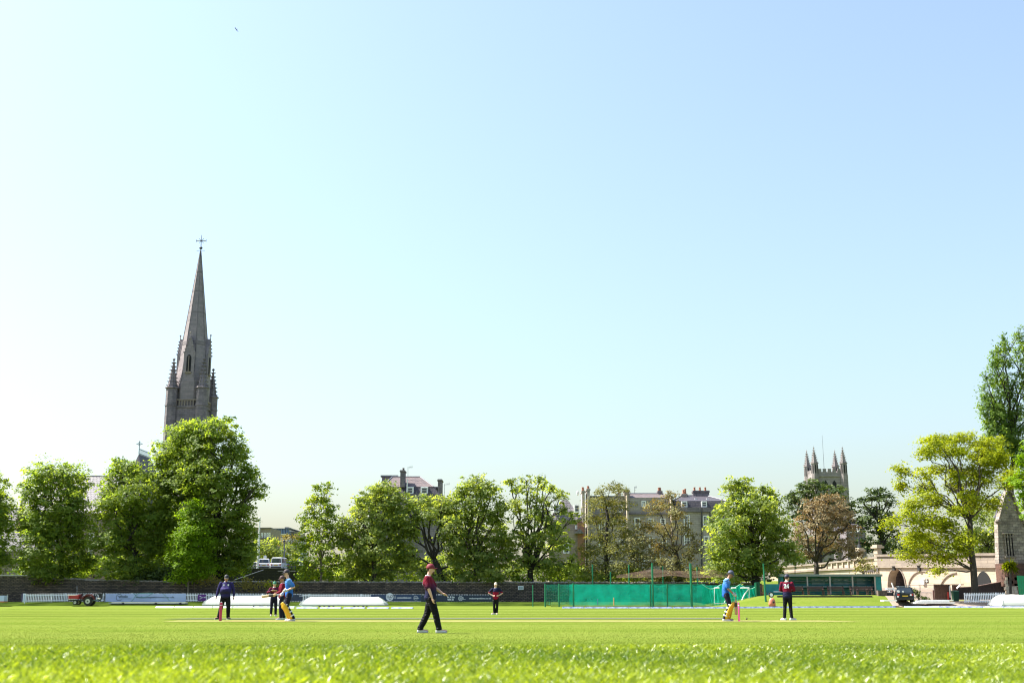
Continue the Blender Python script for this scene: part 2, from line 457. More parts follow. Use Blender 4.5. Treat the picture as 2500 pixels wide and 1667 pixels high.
def tree(label, Y, lobes, base, lm='mid', cover=5.0, leaf=0.40, trunk=0.35, bark=BARK, fork=None, seed=1, limb=1.0, flat=0.45, depth=1.0, name="tree", group=None, rag=0.22, spray=0.75, nlimb=3, holes=0.0, stems=1):
    r = np.random.default_rng(seed)
    bx_, by_ = base
    b0 = P(bx_, by_, Y)
    gz = G(b0.x, Y)
    root = thing(name, (b0.x, Y, gz), label, "tree", group)
    L = []
    xs_ = [q[0] for q in lobes]; span = (max(xs_) - min(xs_)) * sc_at(Y) * 0.5 + 0.5
    for (cx, cy, rx, ry) in lobes:
        s = sc_at(Y, cy)
        dy = r.uniform(-0.5, 0.5) * span * depth
        c = P(cx, cy, Y); c = Vector((c.x, Y + dy, c.z))
        L.append((np.array(c), rx * s, max(rx, ry * .8) * s * 1.1, ry * s))
    areas = np.array([math.pi * q[1] * q[3] for q in L])
    leaf *= 0.9
    LA = leaf * leaf * 0.55
    chunks = []
    for (c, rx, ry, rz), A in zip(L, areas):
        ns = max(8, int(cover * 2.1 * A / LA / 26))
        d = unit(r.normal(size=(ns, 3)))
        rad = 0.25 + 0.77 * r.uniform(0, 1, ns) ** 0.5
        rad *= 1 + rag * r.normal(size=ns) * 0.6
        sc = c + d * rad[:, None] * np.array([rx, ry, rz])
        if holes: sc = sc[r.uniform(0, 1, len(sc)) > holes]; d = d[:len(sc)]
        ns = len(sc)
        k = 26
        sp = spray * (0.5 + 0.9 * r.uniform(0, 1, ns))
        off = r.normal(size=(ns, k, 3)) * 0.5
        off[:, :, 2] *= flat
        pos = sc[:, None, :] + off * sp[:, None, None]
        # sprays droop away from the middle
        outw = d[:, None, :] * np.array([1, 1, 0.3])
        pos[:, :, 2] -= 0.25 * (off[:, :, 0] ** 2 + off[:, :, 1] ** 2) * sp[:, None]
        nrm = outw * 0.6 + np.array([0, 0, 0.7]) + r.normal(size=(ns, 1, 3)) * 0.33 + r.normal(size=(ns, k, 3)) * 0.30
        pos = pos.reshape(-1, 3); nrm = unit(nrm.reshape(-1, 3))
        chunks.append((pos, nrm))
    pos = np.concatenate([a for a, b in chunks]); nrm = np.concatenate([b for a, b in chunks])
    n = len(pos)
    t = unit(np.cross(nrm, unit(r.normal(size=(n, 3))))); bt = np.cross(nrm, t)
    ln = (leaf * r.uniform(0.4, 1.4, n))[:, None]; w = ln * 0.55
    v = np.stack([pos - t * ln * .5, pos + bt * w * .5 - nrm * w * .12, pos + t * ln * .5, pos - bt * w * .5 - nrm * w * .12], 1).reshape(-1, 3)
    v -= np.array(root.location)
    o = np_mesh("crown", v, 4, LM[lm], root)
    o["kind"] = "stuff"
    # trunk and limbs
    m = MB()
    fx, fy = fork if fork else (bx_ + r.uniform(-4, 4), np.mean([q[1] for q in lobes]) * 0.55 + by_ * 0.45)
    fk = P(fx, fy, Y); fk = Vector((fk.x, Y, fk.z))
    b = Vector((b0.x, Y, gz - 0.2))
    org = Vector(root.location)
    def crook(a, c, ra, rc, seg=5, wob=0.06, n=7):
        a = Vector(a); c = Vector(c); D = (c - a); pts = []
        for i in range(seg + 1):
            t_ = i / seg; q = a + D * t_
            if 0 < i < seg: q += Vector(r.normal(size=3)) * D.length * wob * 0.5
            q.z += math.sin(t_ * math.pi) * D.length * 0.05
            pts.append(q - org)
        m.tube(pts, [ra + (rc - ra) * (i / seg) for i in range(seg + 1)], n)
        return [q + org for q in pts]
    tp = crook(b, fk, trunk * 1.05, trunk * 0.72, 6, 0.02, 10)
    m.tube([b - org, b - org + Vector((0, 0, 0.8))], [trunk * 1.5, trunk * 1.0], 10)
    order = sorted(range(len(L)), key=lambda i: L[i][0][2])
    for i in order:
        c, rx, ry, rz = L[i]; c = Vector(c)
        fr = min(1, max(0.35, (c.z - b.z) / max(fk.z - b.z, .1) - 0.25)) if c.z < fk.z + 1 else 1
        st = tp[min(6, int(fr * 6))]
        rr = trunk * 0.42 * limb
        pts = crook(st, c, rr, rr * 0.35, 5, 0.08)
        for j in range(nlimb + 2):
            dd = Vector(unit(r.normal(size=(1, 3)))[0]); dd.z = abs(dd.z) * 0.8
            e = c + Vector((dd.x * rx, dd.y * ry, dd.z * rz)) * 0.85
            q = pts[3 + (j % 3)] if j % 2 else c
            crook(q, e, rr * 0.32, rr * 0.08, 3, 0.12, 5)
    m.build("trunk", bark, root, smooth=True)
    TREES.append((root, n))
    return root

sheet("wall_foot_shade", [(gx(-60, 131), 131.8), (gx(1345, 131), 131.6), (gx(1345, 140), 140.4), (gx(-60, 140), 140.4)], mat("wall_shade_grass", spec=0.0, col=(0.020, 0.036, 0.008), rough=1.0, var=0.35, scale=0.5, bump=0.4, col2=(0.055, 0.085, 0.012), detail=8), "grass in front of the stone wall with tree shade painted in", dz=0.02, n=90, rows=14)  # tree shade along the wall foot, painted as a darker grass colour
sheet("net_bay_shade", [(gx(1345, 129), 128.8), (gx(1850, 129), 128.8), (gx(1850, 140), 140.4), (gx(1345, 140), 140.4)], mat("bay_shade_turf", spec=0.0, col=(0.025, 0.05, 0.012), rough=1.0, var=0.35, scale=0.4, bump=0.3, col2=(0.09, 0.13, 0.02), detail=8), "turf inside the practice net bays with shade painted in", dz=0.02, n=60, rows=14)  # shade over the net bays is put into this turf colour
tree("dark green tree cut off by the left edge of the picture", 142.6, [(-40, 1200, 60, 60), (-25, 1255, 62, 50), (-30, 1310, 68, 60), (-10, 1365, 45, 40)], (-30, 1440), 'deep', 6.8, seed=11)
tree("broad green tree left of the slate nave roof", 142.6, [(128, 1160, 52, 36), (165, 1180, 45, 45), (100, 1200, 42, 42), (180, 1235, 40, 50), (88, 1275, 42, 45), (130, 1270, 65, 55), (190, 1300, 38, 50), (120, 1345, 68, 55), (80, 1390, 32, 30), (180, 1370, 50, 45), (130, 1405, 50, 20)], (150, 1440), 'deep', 7, seed=12, bark=BARKD)
tree("green tree right of the slate nave roof with a pointed top", 142.6, [(285, 1140, 26, 26), (312, 1155, 45, 34), (270, 1190, 30, 40), (335, 1205, 48, 45), (262, 1240, 28, 35), (300, 1260, 55, 50), (360, 1270, 40, 50), (275, 1320, 45, 45), (335, 1335, 60, 50), (385, 1330, 35, 45), (310, 1385, 60, 30), (370, 1390, 45, 25)], (330, 1440), 'deep', 7, seed=13, bark=BARKD)
tree("tallest green tree in front of the church tower", 144, [(450, 1055, 50, 36), (535, 1052, 45, 34), (495, 1050, 40, 30), (400, 1110, 38, 42), (480, 1105, 70, 50), (572, 1098, 38, 42), (388, 1165, 34, 40), (440, 1180, 60, 50), (520, 1170, 80, 60), (598, 1160, 30, 30), (600, 1200, 28, 22), (635, 1187, 20, 11), (628, 1205, 14, 7), (430, 1255, 60, 50), (510, 1255, 80, 60), (580, 1270, 42, 40), (603, 1240, 20, 20), (540, 1335, 60, 55), (590, 1325, 36, 40), (600, 1360, 24, 30), (560, 1385, 50, 22), (395, 1230, 35, 45), (400, 1300, 30, 40), (480, 1360, 40, 40)], (545, 1440), 'deep', 7, trunk=0.55, seed=14, fork=(520, 1330), bark=BARKD, rag=.25, depth=.5)
tree("small bright tree with a thin pale trunk in front of the tallest tree", 139.6, [(470, 1235, 18, 24), (462, 1265, 28, 28), (478, 1295, 36, 30), (448, 1318, 28, 30), (485, 1335, 38, 32), (458, 1360, 42, 32), (490, 1385, 40, 26), (450, 1400, 34, 20)], (459, 1462), 'bright', 7, leaf=.32, trunk=0.13, seed=15, bark=BARKL)
tree("dark bushy evergreen under the church window", 142.6, [(415, 1395, 28, 24), (385, 1405, 35, 20), (440, 1410, 30, 16), (350, 1412, 40, 15)], (415, 1435), 'pine', 6, leaf=.3, trunk=0.12, seed=16, name="bush")
tree("slender twin topped tree right of the parked vans", 141, [(797, 1185, 13, 20), (792, 1215, 22, 26), (770, 1198, 14, 22), (762, 1232, 22, 28), (800, 1252, 28, 30), (745, 1265, 18, 24), (775, 1285, 42, 34), (812, 1290, 20, 26), (742, 1322, 28, 30), (790, 1330, 42, 34), (738, 1375, 32, 30), (782, 1385, 46, 30), (820, 1372, 22, 26), (748, 1408, 32, 16)], (783, 1462), 'lime', 3.2, leaf=.36, trunk=0.17, seed=17, bark=BARKL, rag=.32, spray=.6)
tree("dense rounded green tree left of the mansard house", 142.6, [(938, 1190, 30, 22), (915, 1215, 34, 30), (962, 1225, 34, 34), (885, 1225, 18, 20), (872, 1248, 24, 22), (920, 1270, 60, 42), (978, 1285, 30, 42), (868, 1300, 42, 34), (835, 1275, 16, 22), (838, 1318, 30, 28), (920, 1335, 62, 46), (865, 1365, 46, 34), (975, 1350, 34, 42), (930, 1392, 60, 26), (850, 1400, 34, 18)], (915, 1440), 'mid', 6.5, leaf=.42, seed=18)
tree("open crowned tree with dark crooked limbs behind the walking fielder", 142.6, [(1010, 1228, 30, 14), (1045, 1222, 34, 16), (1080, 1225, 24, 16), (1005, 1262, 24, 26), (1045, 1258, 34, 26), (1085, 1262, 26, 32), (1008, 1305, 20, 24), (1095, 1310, 24, 30), (1005, 1360, 24, 30), (1060, 1372, 22, 16), (1110, 1365, 26, 26), (1085, 1405, 30, 14), (1030, 1395, 24, 16)], (1098, 1436), 'mid', 4.5, leaf=.4, trunk=0.42, seed=19, bark=BARKD, fork=(1060, 1365), limb=.95, nlimb=5)
tree("full rounded green tree in the centre", 142.6, [(1165, 1180, 36, 22), (1125, 1202, 24, 20), (1195, 1205, 32, 28), (1100, 1238, 28, 28), (1150, 1240, 50, 40), (1218, 1250, 26, 36), (1105, 1290, 30, 36), (1165, 1300, 60, 48), (1225, 1310, 28, 38), (1125, 1350, 44, 38), (1190, 1365, 50, 40), (1238, 1362, 18, 26), (1150, 1398, 50, 24), (1205, 1402, 34, 18)], (1163, 1446), 'mid', 6.5, leaf=.42, seed=20)
tree("green tree with sprigs standing up at its top and a dark forked trunk", 143, [(1247, 1172, 12, 8), (1262, 1190, 14, 10), (1285, 1172, 14, 16), (1290, 1195, 24, 14), (1318, 1165, 10, 14), (1328, 1180, 8, 10), (1305, 1218, 26, 18), (1345, 1196, 10, 12), (1372, 1200, 12, 12), (1360, 1215, 16, 12), (1262, 1232, 24, 22), (1328, 1246, 34, 24), (1378, 1240, 14, 14), (1290, 1272, 40, 26), (1345, 1285, 34, 28), (1395, 1262, 22, 14), (1262, 1312, 28, 28), (1320, 1320, 40, 28), (1372, 1325, 32, 24), (1275, 1370, 40, 26), (1345, 1372, 44, 22), (1395, 1372, 26, 22)], (1297, 1438), 'mid', 4.3, leaf=.4, trunk=0.46, seed=21, bark=BARKD, fork=(1294, 1390), limb=.75, rag=.3, spray=.62)
tree("thin leaved olive tree with a straight trunk in front of the terrace", 143, [(1490, 1188, 30, 12), (1465, 1200, 20, 10), (1515, 1198, 20, 10), (1470, 1225, 40, 20), (1515, 1232, 34, 18), (1450, 1262, 26, 20), (1500, 1268, 42, 24), (1470, 1305, 44, 24), (1530, 1300, 28, 24), (1440, 1340, 36, 22), (1500, 1340, 52, 24), (1545, 1345, 26, 20), (1450, 1382, 44, 22), (1520, 1382, 46, 22)], (1480, 1440), 'olive', 3.0, leaf=.27, trunk=0.26, seed=22, bark=BARKD, fork=(1480, 1240), limb=.5, rag=.3, spray=.7, nlimb=10)
tree("sparse rusty leaved tree with a leaning trunk in front of the terrace", 142, [(1638, 1205, 16, 14), (1628, 1225, 24, 14), (1598, 1238, 26, 18), (1650, 1250, 24, 20), (1582, 1280, 30, 24), (1630, 1290, 34, 22), (1672, 1290, 16, 20), (1562, 1322, 34, 22), (1612, 1335, 44, 26), (1572, 1365, 44, 22), (1690, 1320, 14, 26), (1682, 1352, 22, 24), (1632, 1380, 50, 22), (1590, 1400, 40, 14)], (1665, 1445), 'rust', 2.8, leaf=.27, trunk=0.34, seed=23, bark=BARK, fork=(1650, 1350), limb=.55, rag=.3, spray=.7, nlimb=10)
tree("large spreading green tree beside the end of the nets", 133, [(1800, 1175, 24, 13), (1778, 1193, 18, 12), (1822, 1190, 18, 12), (1798, 1212, 34, 16), (1868, 1190, 12, 10), (1880, 1200, 18, 12), (1850, 1205, 12, 10), (1840, 1232, 50, 28), (1892, 1232, 26, 22), (1785, 1248, 40, 24), (1752, 1272, 18, 16), (1830, 1275, 60, 36), (1898, 1280, 38, 38), (1768, 1300, 46, 30), (1835, 1322, 60, 40), (1905, 1328, 40, 38), (1742, 1338, 32, 26), (1795, 1362, 54, 34), (1860, 1372, 48, 30), (1925, 1352, 24, 30), (1745, 1388, 28, 24), (1780, 1410, 44, 14)], (1850, 1462), 'mid', 6.2, leaf=.44, trunk=0.5, seed=24, bark=BARKD, fork=(1838, 1360), limb=.7)
tree("pinkish brown copper leaved tree behind the green shelter", 140, [(2010, 1226, 38, 20), (1975, 1248, 34, 26), (2045, 1248, 34, 26), (1955, 1282, 24, 26), (2005, 1278, 46, 32), (2062, 1285, 30, 30), (1962, 1318, 26, 24), (2010, 1322, 42, 26), (2062, 1330, 32, 28), (2080, 1358, 22, 16), (1975, 1350, 22, 16)], (1993, 1412), 'copper', 3.0, leaf=.3, trunk=0.36, seed=25, bark=BARK, fork=(1992, 1372), limb=.9, nlimb=8, spray=.6)
tree("dark pine spread below the pinnacled tower", 172, [(1990, 1182, 34, 16), (1955, 1195, 24, 14), (2030, 1200, 34, 14), (1938, 1215, 18, 14), (1985, 1215, 50, 22), (2050, 1220, 30, 16), (2082, 1232, 12, 12), (1925, 1212, 10, 14), (2065, 1255, 30, 26), (2090, 1275, 18, 26), (1950, 1250, 36, 26)], (2000, 1400), 'pine', 5, leaf=.46, trunk=0.4, seed=26, bark=BARKD, rag=.34, flat=.3)
tree("dark pine with a bare trunk left of the yellow tree", 168, [(2143, 1196, 22, 14), (2125, 1215, 22, 14), (2160, 1215, 20, 14), (2105, 1222, 10, 18), (2135, 1245, 36, 22), (2178, 1230, 14, 10), (2165, 1262, 24, 20), (2115, 1275, 26, 22), (2140, 1300, 26, 18), (2110, 1325, 22, 20), (2175, 1300, 16, 18), (2150, 1335, 26, 18)], (2160, 1400), 'pine', 4, leaf=.44, trunk=0.42, seed=27, bark=BARKD, rag=.34, flat=.3, fork=(2150, 1290))
tree("tall yellow green tree with a long bare trunk in front of the arches", 126, [(2300, 1066, 40, 14), (2360, 1062, 44, 15), (2425, 1078, 42, 22), (2262, 1085, 24, 14), (2240, 1110, 26, 18), (2300, 1100, 34, 14), (2355, 1098, 34, 12), (2222, 1140, 18, 18), (2400, 1112, 44, 24), (2450, 1120, 34, 28), (2325, 1165, 22, 14), (2350, 1180, 26, 14), (2410, 1160, 44, 26), (2445, 1178, 34, 26), (2222, 1178, 14, 20), (2258, 1215, 30, 20), (2212, 1235, 24, 18), (2290, 1225, 14, 18), (2180, 1275, 16, 14), (2200, 1265, 24, 18), (2250, 1272, 36, 20), (2300, 1280, 34, 20), (2215, 1312, 30, 22), (2270, 1320, 44, 22), (2325, 1318, 34, 20), (2235, 1352, 34, 14), (2300, 1358, 44, 16), (2340, 1345, 20, 14), (2318, 1392, 18, 12), (2405, 1205, 30, 18), (2300, 1138, 26, 12), (2280, 1182, 22, 14), (2335, 1212, 20, 12), (2372, 1225, 22, 14), (2325, 1250, 24, 12), (2255, 1160, 18, 14), (2380, 1140, 30, 14), (2430, 1225, 24, 18), (2345, 1135, 24, 10)], (2379, 1452), 'yellow', 6.5, leaf=.30, trunk=0.36, seed=28, bark=BARK, fork=(2368, 1268), limb=.62, spray=.8, rag=.38, nlimb=8)
tree("tall dark poplar rising behind the right edge trees", 146, [(2402, 925, 6, 18), (2403, 955, 9, 30), (2405, 990, 11, 30), (2414, 1030, 16, 34), (2430, 1005, 13, 40), (2440, 1055, 24, 30), (2475, 1070, 24, 30), (2418, 1065, 14, 24), (2424, 862, 7, 26), (2428, 905, 10, 40), (2440, 960, 16, 46), (2450, 840, 8, 28), (2456, 885, 13, 46), (2468, 945, 18, 50), (2440, 1025, 27, 34), (2480, 1020, 24, 40), (2492, 815, 8, 30), (2498, 870, 14, 50), (2505, 940, 19, 60), (2540, 860, 21, 80), (2545, 970, 29, 70), (2450, 1100, 30, 30), (2490, 1105, 30, 40), (2430, 1110, 22, 26)], (2470, 1440), 'poplar', 5, leaf=.34, trunk=0.3, seed=29, bark=BARKD, rag=.22, flat=1.0, fork=(2470, 1060), spray=.55, depth=.4)
tree("vivid light green tree at the right edge over the gable", 112, [(2478, 1172, 24, 12), (2500, 1160, 26, 16), (2492, 1120, 16, 20), (2512, 1100, 20, 26), (2505, 1195, 22, 20), (2512, 1250, 14, 26), (2498, 1220, 10, 14)], (2535, 1450), 'bright', 4.5, leaf=.3, trunk=0.25, seed=30, fork=(2525, 1220), spray=.5, depth=.5)
tree("dark leafy tree between the yellow tree trunk and the gable", 146, [(2400, 1255, 30, 26), (2425, 1285, 30, 30), (2390, 1305, 30, 28), (2425, 1330, 28, 32), (2395, 1350, 40, 24), (2445, 1235, 24, 26), (2345, 1345, 30, 18), (2330, 1240, 22, 20)], (2412, 1400), 'mid', 6, leaf=.4, trunk=0.2, seed=31)
tree("low leafy tree behind the parked vans", 196, [(640, 1332, 26, 14), (665, 1322, 18, 12), (615, 1348, 22, 16), (658, 1350, 34, 20), (700, 1345, 26, 18), (690, 1362, 34, 14), (625, 1365, 30, 14)], (655, 1385), 'mid', 4.5, leaf=.46, trunk=0.25, seed=32)
tree("pale yellow tan tree beyond the parked vans", 205, [(712, 1312, 22, 12), (700, 1328, 22, 12), (725, 1330, 20, 14), (715, 1345, 24, 10)], (715, 1385), 'tan', 3.2, leaf=.4, trunk=0.2, seed=33)
tree("weeping green shrub behind the wall right of the dark forked trunk", 142.6, [(1340, 1398, 18, 18), (1365, 1395, 20, 20), (1395, 1402, 22, 14), (1325, 1410, 12, 10)], (1365, 1432), 'lime', 4, leaf=.3, trunk=0.1, seed=34, name="bush", flat=1.4)
tree("dark green shrub row behind the nets at the foot of the olive tree", 142.6, [(1430, 1405, 26, 14), (1475, 1400, 30, 16), (1520, 1405, 26, 14), (1560, 1400, 30, 16)], (1490, 1432), 'mid', 4, leaf=.34, trunk=0.1, seed=35, name="bush")
tree("mixed shrub behind the nets at the foot of the rusty tree", 142.6, [(1610, 1402, 28, 14), (1655, 1405, 26, 14), (1700, 1395, 26, 20), (1730, 1405, 20, 14)], (1660, 1432), 'olive', 4, leaf=.34, trunk=0.1, seed=36, name="bush")
tree("pale shrub behind the wall below the rounded green tree", 142, [(1230, 1405, 12, 12), (1255, 1398, 16, 16), (1275, 1412, 12, 8), (840, 1412, 30, 8), (800, 1412, 16, 6)], (1250, 1432), 'lime', 4, leaf=.3, trunk=0.08, seed=37, name="bush", depth=.05)
tree("small green shrub beside the stone pier", 143, [(2108, 1368, 16, 10), (2118, 1382, 14, 10), (2100, 1385, 8, 8)], (2110, 1410), 'olive', 3, leaf=.28, trunk=0.08, seed=38, name="bush", bark=BARK)
tree("dark shrub to the right of the black parked car", 131, [(2243, 1452, 9, 8), (2232, 1442, 7, 6), (2255, 1460, 8, 5)], (2243, 1466), 'pine', 4, leaf=.22, trunk=0.05, seed=39, name="bush", spray=.3)
# bare climbers and yellow creepers on the front wall
def creeper(label, px0, px1, py0, py1, Y, lm, n, seed, leaf=.24):
    r = np.random.default_rng(seed)
    x0, x1 = PX(px0, 1430, Y), PX(px1, 1430, Y); z0, z1 = PZ(py1, Y), PZ(py0, Y)
    root = thing("creeper", ((x0 + x1) / 2, Y, G((x0 + x1) / 2, Y)), label, "creeper")
    nc = max(3, n // 30)
    cx = r.uniform(x0, x1, nc); cz = z0 + (z1 - z0) * r.uniform(0, 1, nc) ** .7
    i = r.integers(0, nc, n)
    pos = np.stack([cx[i] + r.normal(size=n) * .35, np.full(n, Y - .12) - np.abs(r.normal(size=n)) * .1, cz[i] + r.normal(size=n) * .22], 1)
    nrm = unit(np.stack([r.normal(size=n) * .5, -np.ones(n), .4 + r.normal(size=n) * .5], 1))
    t = unit(np.cross(nrm, unit(r.normal(size=(n, 3))))); bt = np.cross(nrm, t)
    l_ = (leaf * r.uniform(.6, 1.2, n))[:, None]
    v = np.stack([pos - t * l_ / 2, pos + bt * l_ * .3, pos + t * l_ / 2, pos - bt * l_ * .3], 1).reshape(-1, 3) - np.array(root.location)
    o = np_mesh("foliage", v, 4, LM[lm], root); o["kind"] = "stuff"
    rb = Vector(root.location)
    for k in range(max(3, nc // 2)):
        m = MB()
        a = Vector((cx[k], Y - .07, G(cx[k], Y))) - rb; c = Vector((cx[k] + r.normal() * .5, Y - .07, cz[k])) - rb
        m.tube([a, (a + c) / 2 + Vector((r.normal() * .2, 0, 0)), c], [.03, .02, .01], 5)
        m.build("stem", BARKL, root)
creeper("yellow green creeper hanging over the wall left of the umpire", 472, 545, 1413, 1428, 139.9, 'tan', 260, 41)
creeper("pinkish cream creeper on the wall right of the umpire", 575, 610, 1415, 1440, 139.9, 'tan', 260, 42)
creeper("pale straggling creeper on the wall over the white cover", 622, 668, 1422, 1444, 139.9, 'tan', 200, 43)
creeper("bright yellow plant on the wall above the green capped fielder", 655, 676, 1422, 1432, 139.9, 'yellow', 120, 44)
creeper("yellow creeper on the wall right of the blue shirted batsman", 706, 722, 1428, 1446, 139.9, 'tan', 110, 45)

# undergrowth that closes the gaps behind the wall
def hedge(label, Y, x0, x1, top, bot, lm, seed, step=26):
    r = np.random.default_rng(seed)
    L = [(x, (top + bot) / 2 + r.uniform(-8, 8), step * .8, (bot - top) / 2 * r.uniform(.8, 1.15)) for x in np.arange(x0, x1, step)]
    o = tree(label, Y, L, ((x0 + x1) / 2, 1440), lm, 3.2, leaf=.5, trunk=.15, seed=seed, name="hedge", depth=.02, limb=.5, nlimb=1)
    o["category"] = "hedge"
hedge("dense green undergrowth behind the wall at the far left", 160, 60, 400, 1350, 1420, 'deep', 71)
hedge("dense green undergrowth behind the centre trees and wall", 162, 745, 1100, 1350, 1425, 'mid', 72)
hedge("green undergrowth in front of the terrace between the centre trees", 164, 1110, 1430, 1360, 1425, 'mid', 73)
hedge("olive undergrowth below the terrace behind the nets", 164, 1440, 1760, 1385, 1425, 'olive', 74)
hedge("dark shrubbery behind the spectator shelter and spreading tree", 158, 1790, 1920, 1345, 1415, 'pine', 75)
hedge("dark planting behind the balustrade below the pines", 195, 1960, 2300, 1300, 1370, 'pine', 76)
# ---------------------------------------------------------------- buildings
STONE = brickmat("bath_stone", (0.45, 0.40, 0.35), (0.34, 0.30, 0.27), (0.22, 0.19, 0.165), 0.75, 0.32, 0.012, stain=0.55, staincol=(0.09, 0.08, 0.075), stain_scale=0.35)
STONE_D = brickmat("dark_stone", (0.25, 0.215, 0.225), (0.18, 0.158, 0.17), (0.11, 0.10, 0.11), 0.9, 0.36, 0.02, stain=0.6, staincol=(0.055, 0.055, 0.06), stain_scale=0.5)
STONE_P = brickmat("pinkish_stone", (0.33, 0.275, 0.22), (0.265, 0.22, 0.18), (0.22, 0.17, 0.14), 0.8, 0.35, 0.015, stain=0.5, staincol=(0.12, 0.10, 0.095), stain_scale=0.6)
STONE_L = brickmat("pale_stone", (0.52, 0.43, 0.325), (0.46, 0.375, 0.28), (0.36, 0.29, 0.22), 1.1, 0.45, 0.012, bump=0.4, stain=0.55, staincol=(0.26, 0.20, 0.15), stain_scale=0.35)
RUBBLE = brickmat("rubble_wall", (0.20, 0.155, 0.115), (0.085, 0.07, 0.056), (0.03, 0.026, 0.024), 0.42, 0.17, 0.03, stain=0.6, staincol=(0.022, 0.021, 0.022), stain_scale=0.35, rubble=0.14, bump=1.0)
RETAIN = brickmat("retaining_wall_stone", (0.040, 0.038, 0.036), (0.026, 0.025, 0.026), (0.014, 0.014, 0.014), 0.5, 0.2, 0.03, stain=0.6, staincol=(0.012, 0.014, 0.012), stain_scale=0.6, rubble=0.1)
BRICK = brickmat("orange_brick", (0.36, 0.15, 0.085), (0.29, 0.13, 0.08), (0.25, 0.2, 0.16), 0.24, 0.08, 0.01, stain=0.4, staincol=(0.14, 0.12, 0.09))
SLATE = brickmat("roof_slate", (0.085, 0.078, 0.095), (0.060, 0.056, 0.070), (0.035, 0.03, 0.04), 0.45, 0.26, 0.02, rough=0.55, bump=0.8, stain=0.4, staincol=(0.11, 0.095, 0.095), stain_scale=1.5)
SLATE_L = brickmat("pale_roof_slate", (0.20, 0.185, 0.195), (0.145, 0.135, 0.145), (0.055, 0.05, 0.055), 0.55, 0.42, 0.04, rough=0.5, bump=0.8, stain=0.3, staincol=(0.24, 0.21, 0.205), stain_scale=1.5)
SLATE_R = brickmat("reddish_roof_slate", (0.165, 0.125, 0.12), (0.12, 0.095, 0.10), (0.045, 0.04, 0.04), 0.45, 0.3, 0.02, rough=0.6, bump=0.8, stain=0.3, staincol=(0.2, 0.17, 0.165), stain_scale=1.5)
SPIRE_M = brickmat("spire_stone", (0.31, 0.265, 0.27), (0.235, 0.205, 0.215), (0.15, 0.13, 0.135), 1.0, 0.42, 0.015, stain=0.45, staincol=(0.14, 0.12, 0.125), stain_scale=0.3, bump=0.4)
WHITE = mat("white_paint", (0.78, 0.78, 0.76), 0.5, 0.04, 8)
GLASS = mat("window_glass", (0.025, 0.035, 0.045), 0.08, 0.2, 0.8, spec=0.8)
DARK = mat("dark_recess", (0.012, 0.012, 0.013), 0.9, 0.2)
LEAD = mat("lead", (0.13, 0.14, 0.16), 0.5, 0.15)
IRON = mat("dark_iron", (0.03, 0.032, 0.035), 0.5, 0.2)
BLUEIRON = mat("blue_ironwork", (0.13, 0.20, 0.25), 0.5, 0.2)
CLAY = mat("clay_pot", (0.34, 0.14, 0.08), 0.8, 0.2)
CLAYD = mat("dark_clay_pot", (0.07, 0.055, 0.05), 0.8, 0.2)

def Vx(px, py, Y, dy=0): q = P(px, py, Y); return Vector((q.x, Y + dy, q.z))
def window(parent, pxa, pxb, pya, pyb, Y, bars=(1, 1), proud=0.06, fw=0.15, name="window", panecol=None, sill=True):
    """sash window: frame part > pane, glazing bars, sill"""
    pm = (pya + pyb) / 2
    x0, x1 = PX(pxa, pm, Y), PX(pxb, pm, Y); z0, z1 = PZ(pyb, Y), PZ(pya, Y)
    m = MB(); y0, y1 = Y - proud, Y + 0.04
    m.box(x0, x0 + fw, y0, y1, z0, z1).box(x1 - fw, x1, y0, y1, z0, z1)
    m.box(x0 + fw, x1 - fw, y0, y1, z1 - fw, z1).box(x0 + fw, x1 - fw, y0, y1, z0, z0 + fw)
    w = m.build(name, WHITE, parent, world=True)
    MB().box(x0 + fw, x1 - fw, Y - 0.012, Y + 0.02, z0 + fw, z1 - fw).build("pane", panecol or GLASS, w, world=True)
    b = MB(); zm = (z0 + z1) / 2
    b.box(x0 + fw, x1 - fw, y0 + .012, Y - 0.013, zm - .035, zm + .035)
    nxb, nzb = bars
    for i in range(1, nxb):
        xx = x0 + fw + (x1 - x0 - 2 * fw) * i / nxb
        b.box(xx - .02, xx + .02, y0 + .02, Y - .014, z0 + fw, z1 - fw)
    for i in range(1, nzb):
        if i * 2 == nzb: continue
        zz = z0 + fw + (z1 - z0 - 2 * fw) * i / nzb
        b.box(x0 + fw, x1 - fw, y0 + .016, Y - .014, zz - .02, zz + .02)
    b.build("glazing_bar", WHITE, w, world=True)
    if sill: MB().box(x0 - .08, x1 + .08, Y - .16, Y - .002, z0 - .12, z0 - .003).build("sill", mat("sill_stone", (0.33, 0.28, 0.22), 0.9), w, world=True)
    return w
def chimney(parent, pxa, pxb, pyt, pyb, Y, depth=0.9, pots=(), m=None, potm=None, dy=0.0):
    x0, x1 = PX(pxa, pyt, Y), PX(pxb, pyt, Y); z0, z1 = PZ(pyb, Y), PZ(pyt, Y)
    k = MB().box(x0, x1, Y + dy, Y + dy + depth, z0, z1 - .28)
    k.box(x0 - .1, x1 + .1, Y + dy - .1, Y + dy + depth + .1, z1 - .28, z1 - .08).box(x0 - .03, x1 + .03, Y + dy - .03, Y + dy + depth + .03, z1 - .08, z1)
    st = k.build("chimney", m or STONE_D, parent, world=True)
    for (pp, ph, d_) in pots:
        c = Vector((PX(pp, pyt, Y), Y + dy + depth * d_, z1)); h = ph * sc_at(Y)
        q = MB().cone(c, .19, .14, h * .85, 9); q.cone(c + Vector((0, 0, h * .85)), .19, .17, h * .15, 9)
        q.build("chimney_pot", potm or CLAY, st, world=True)
    return st
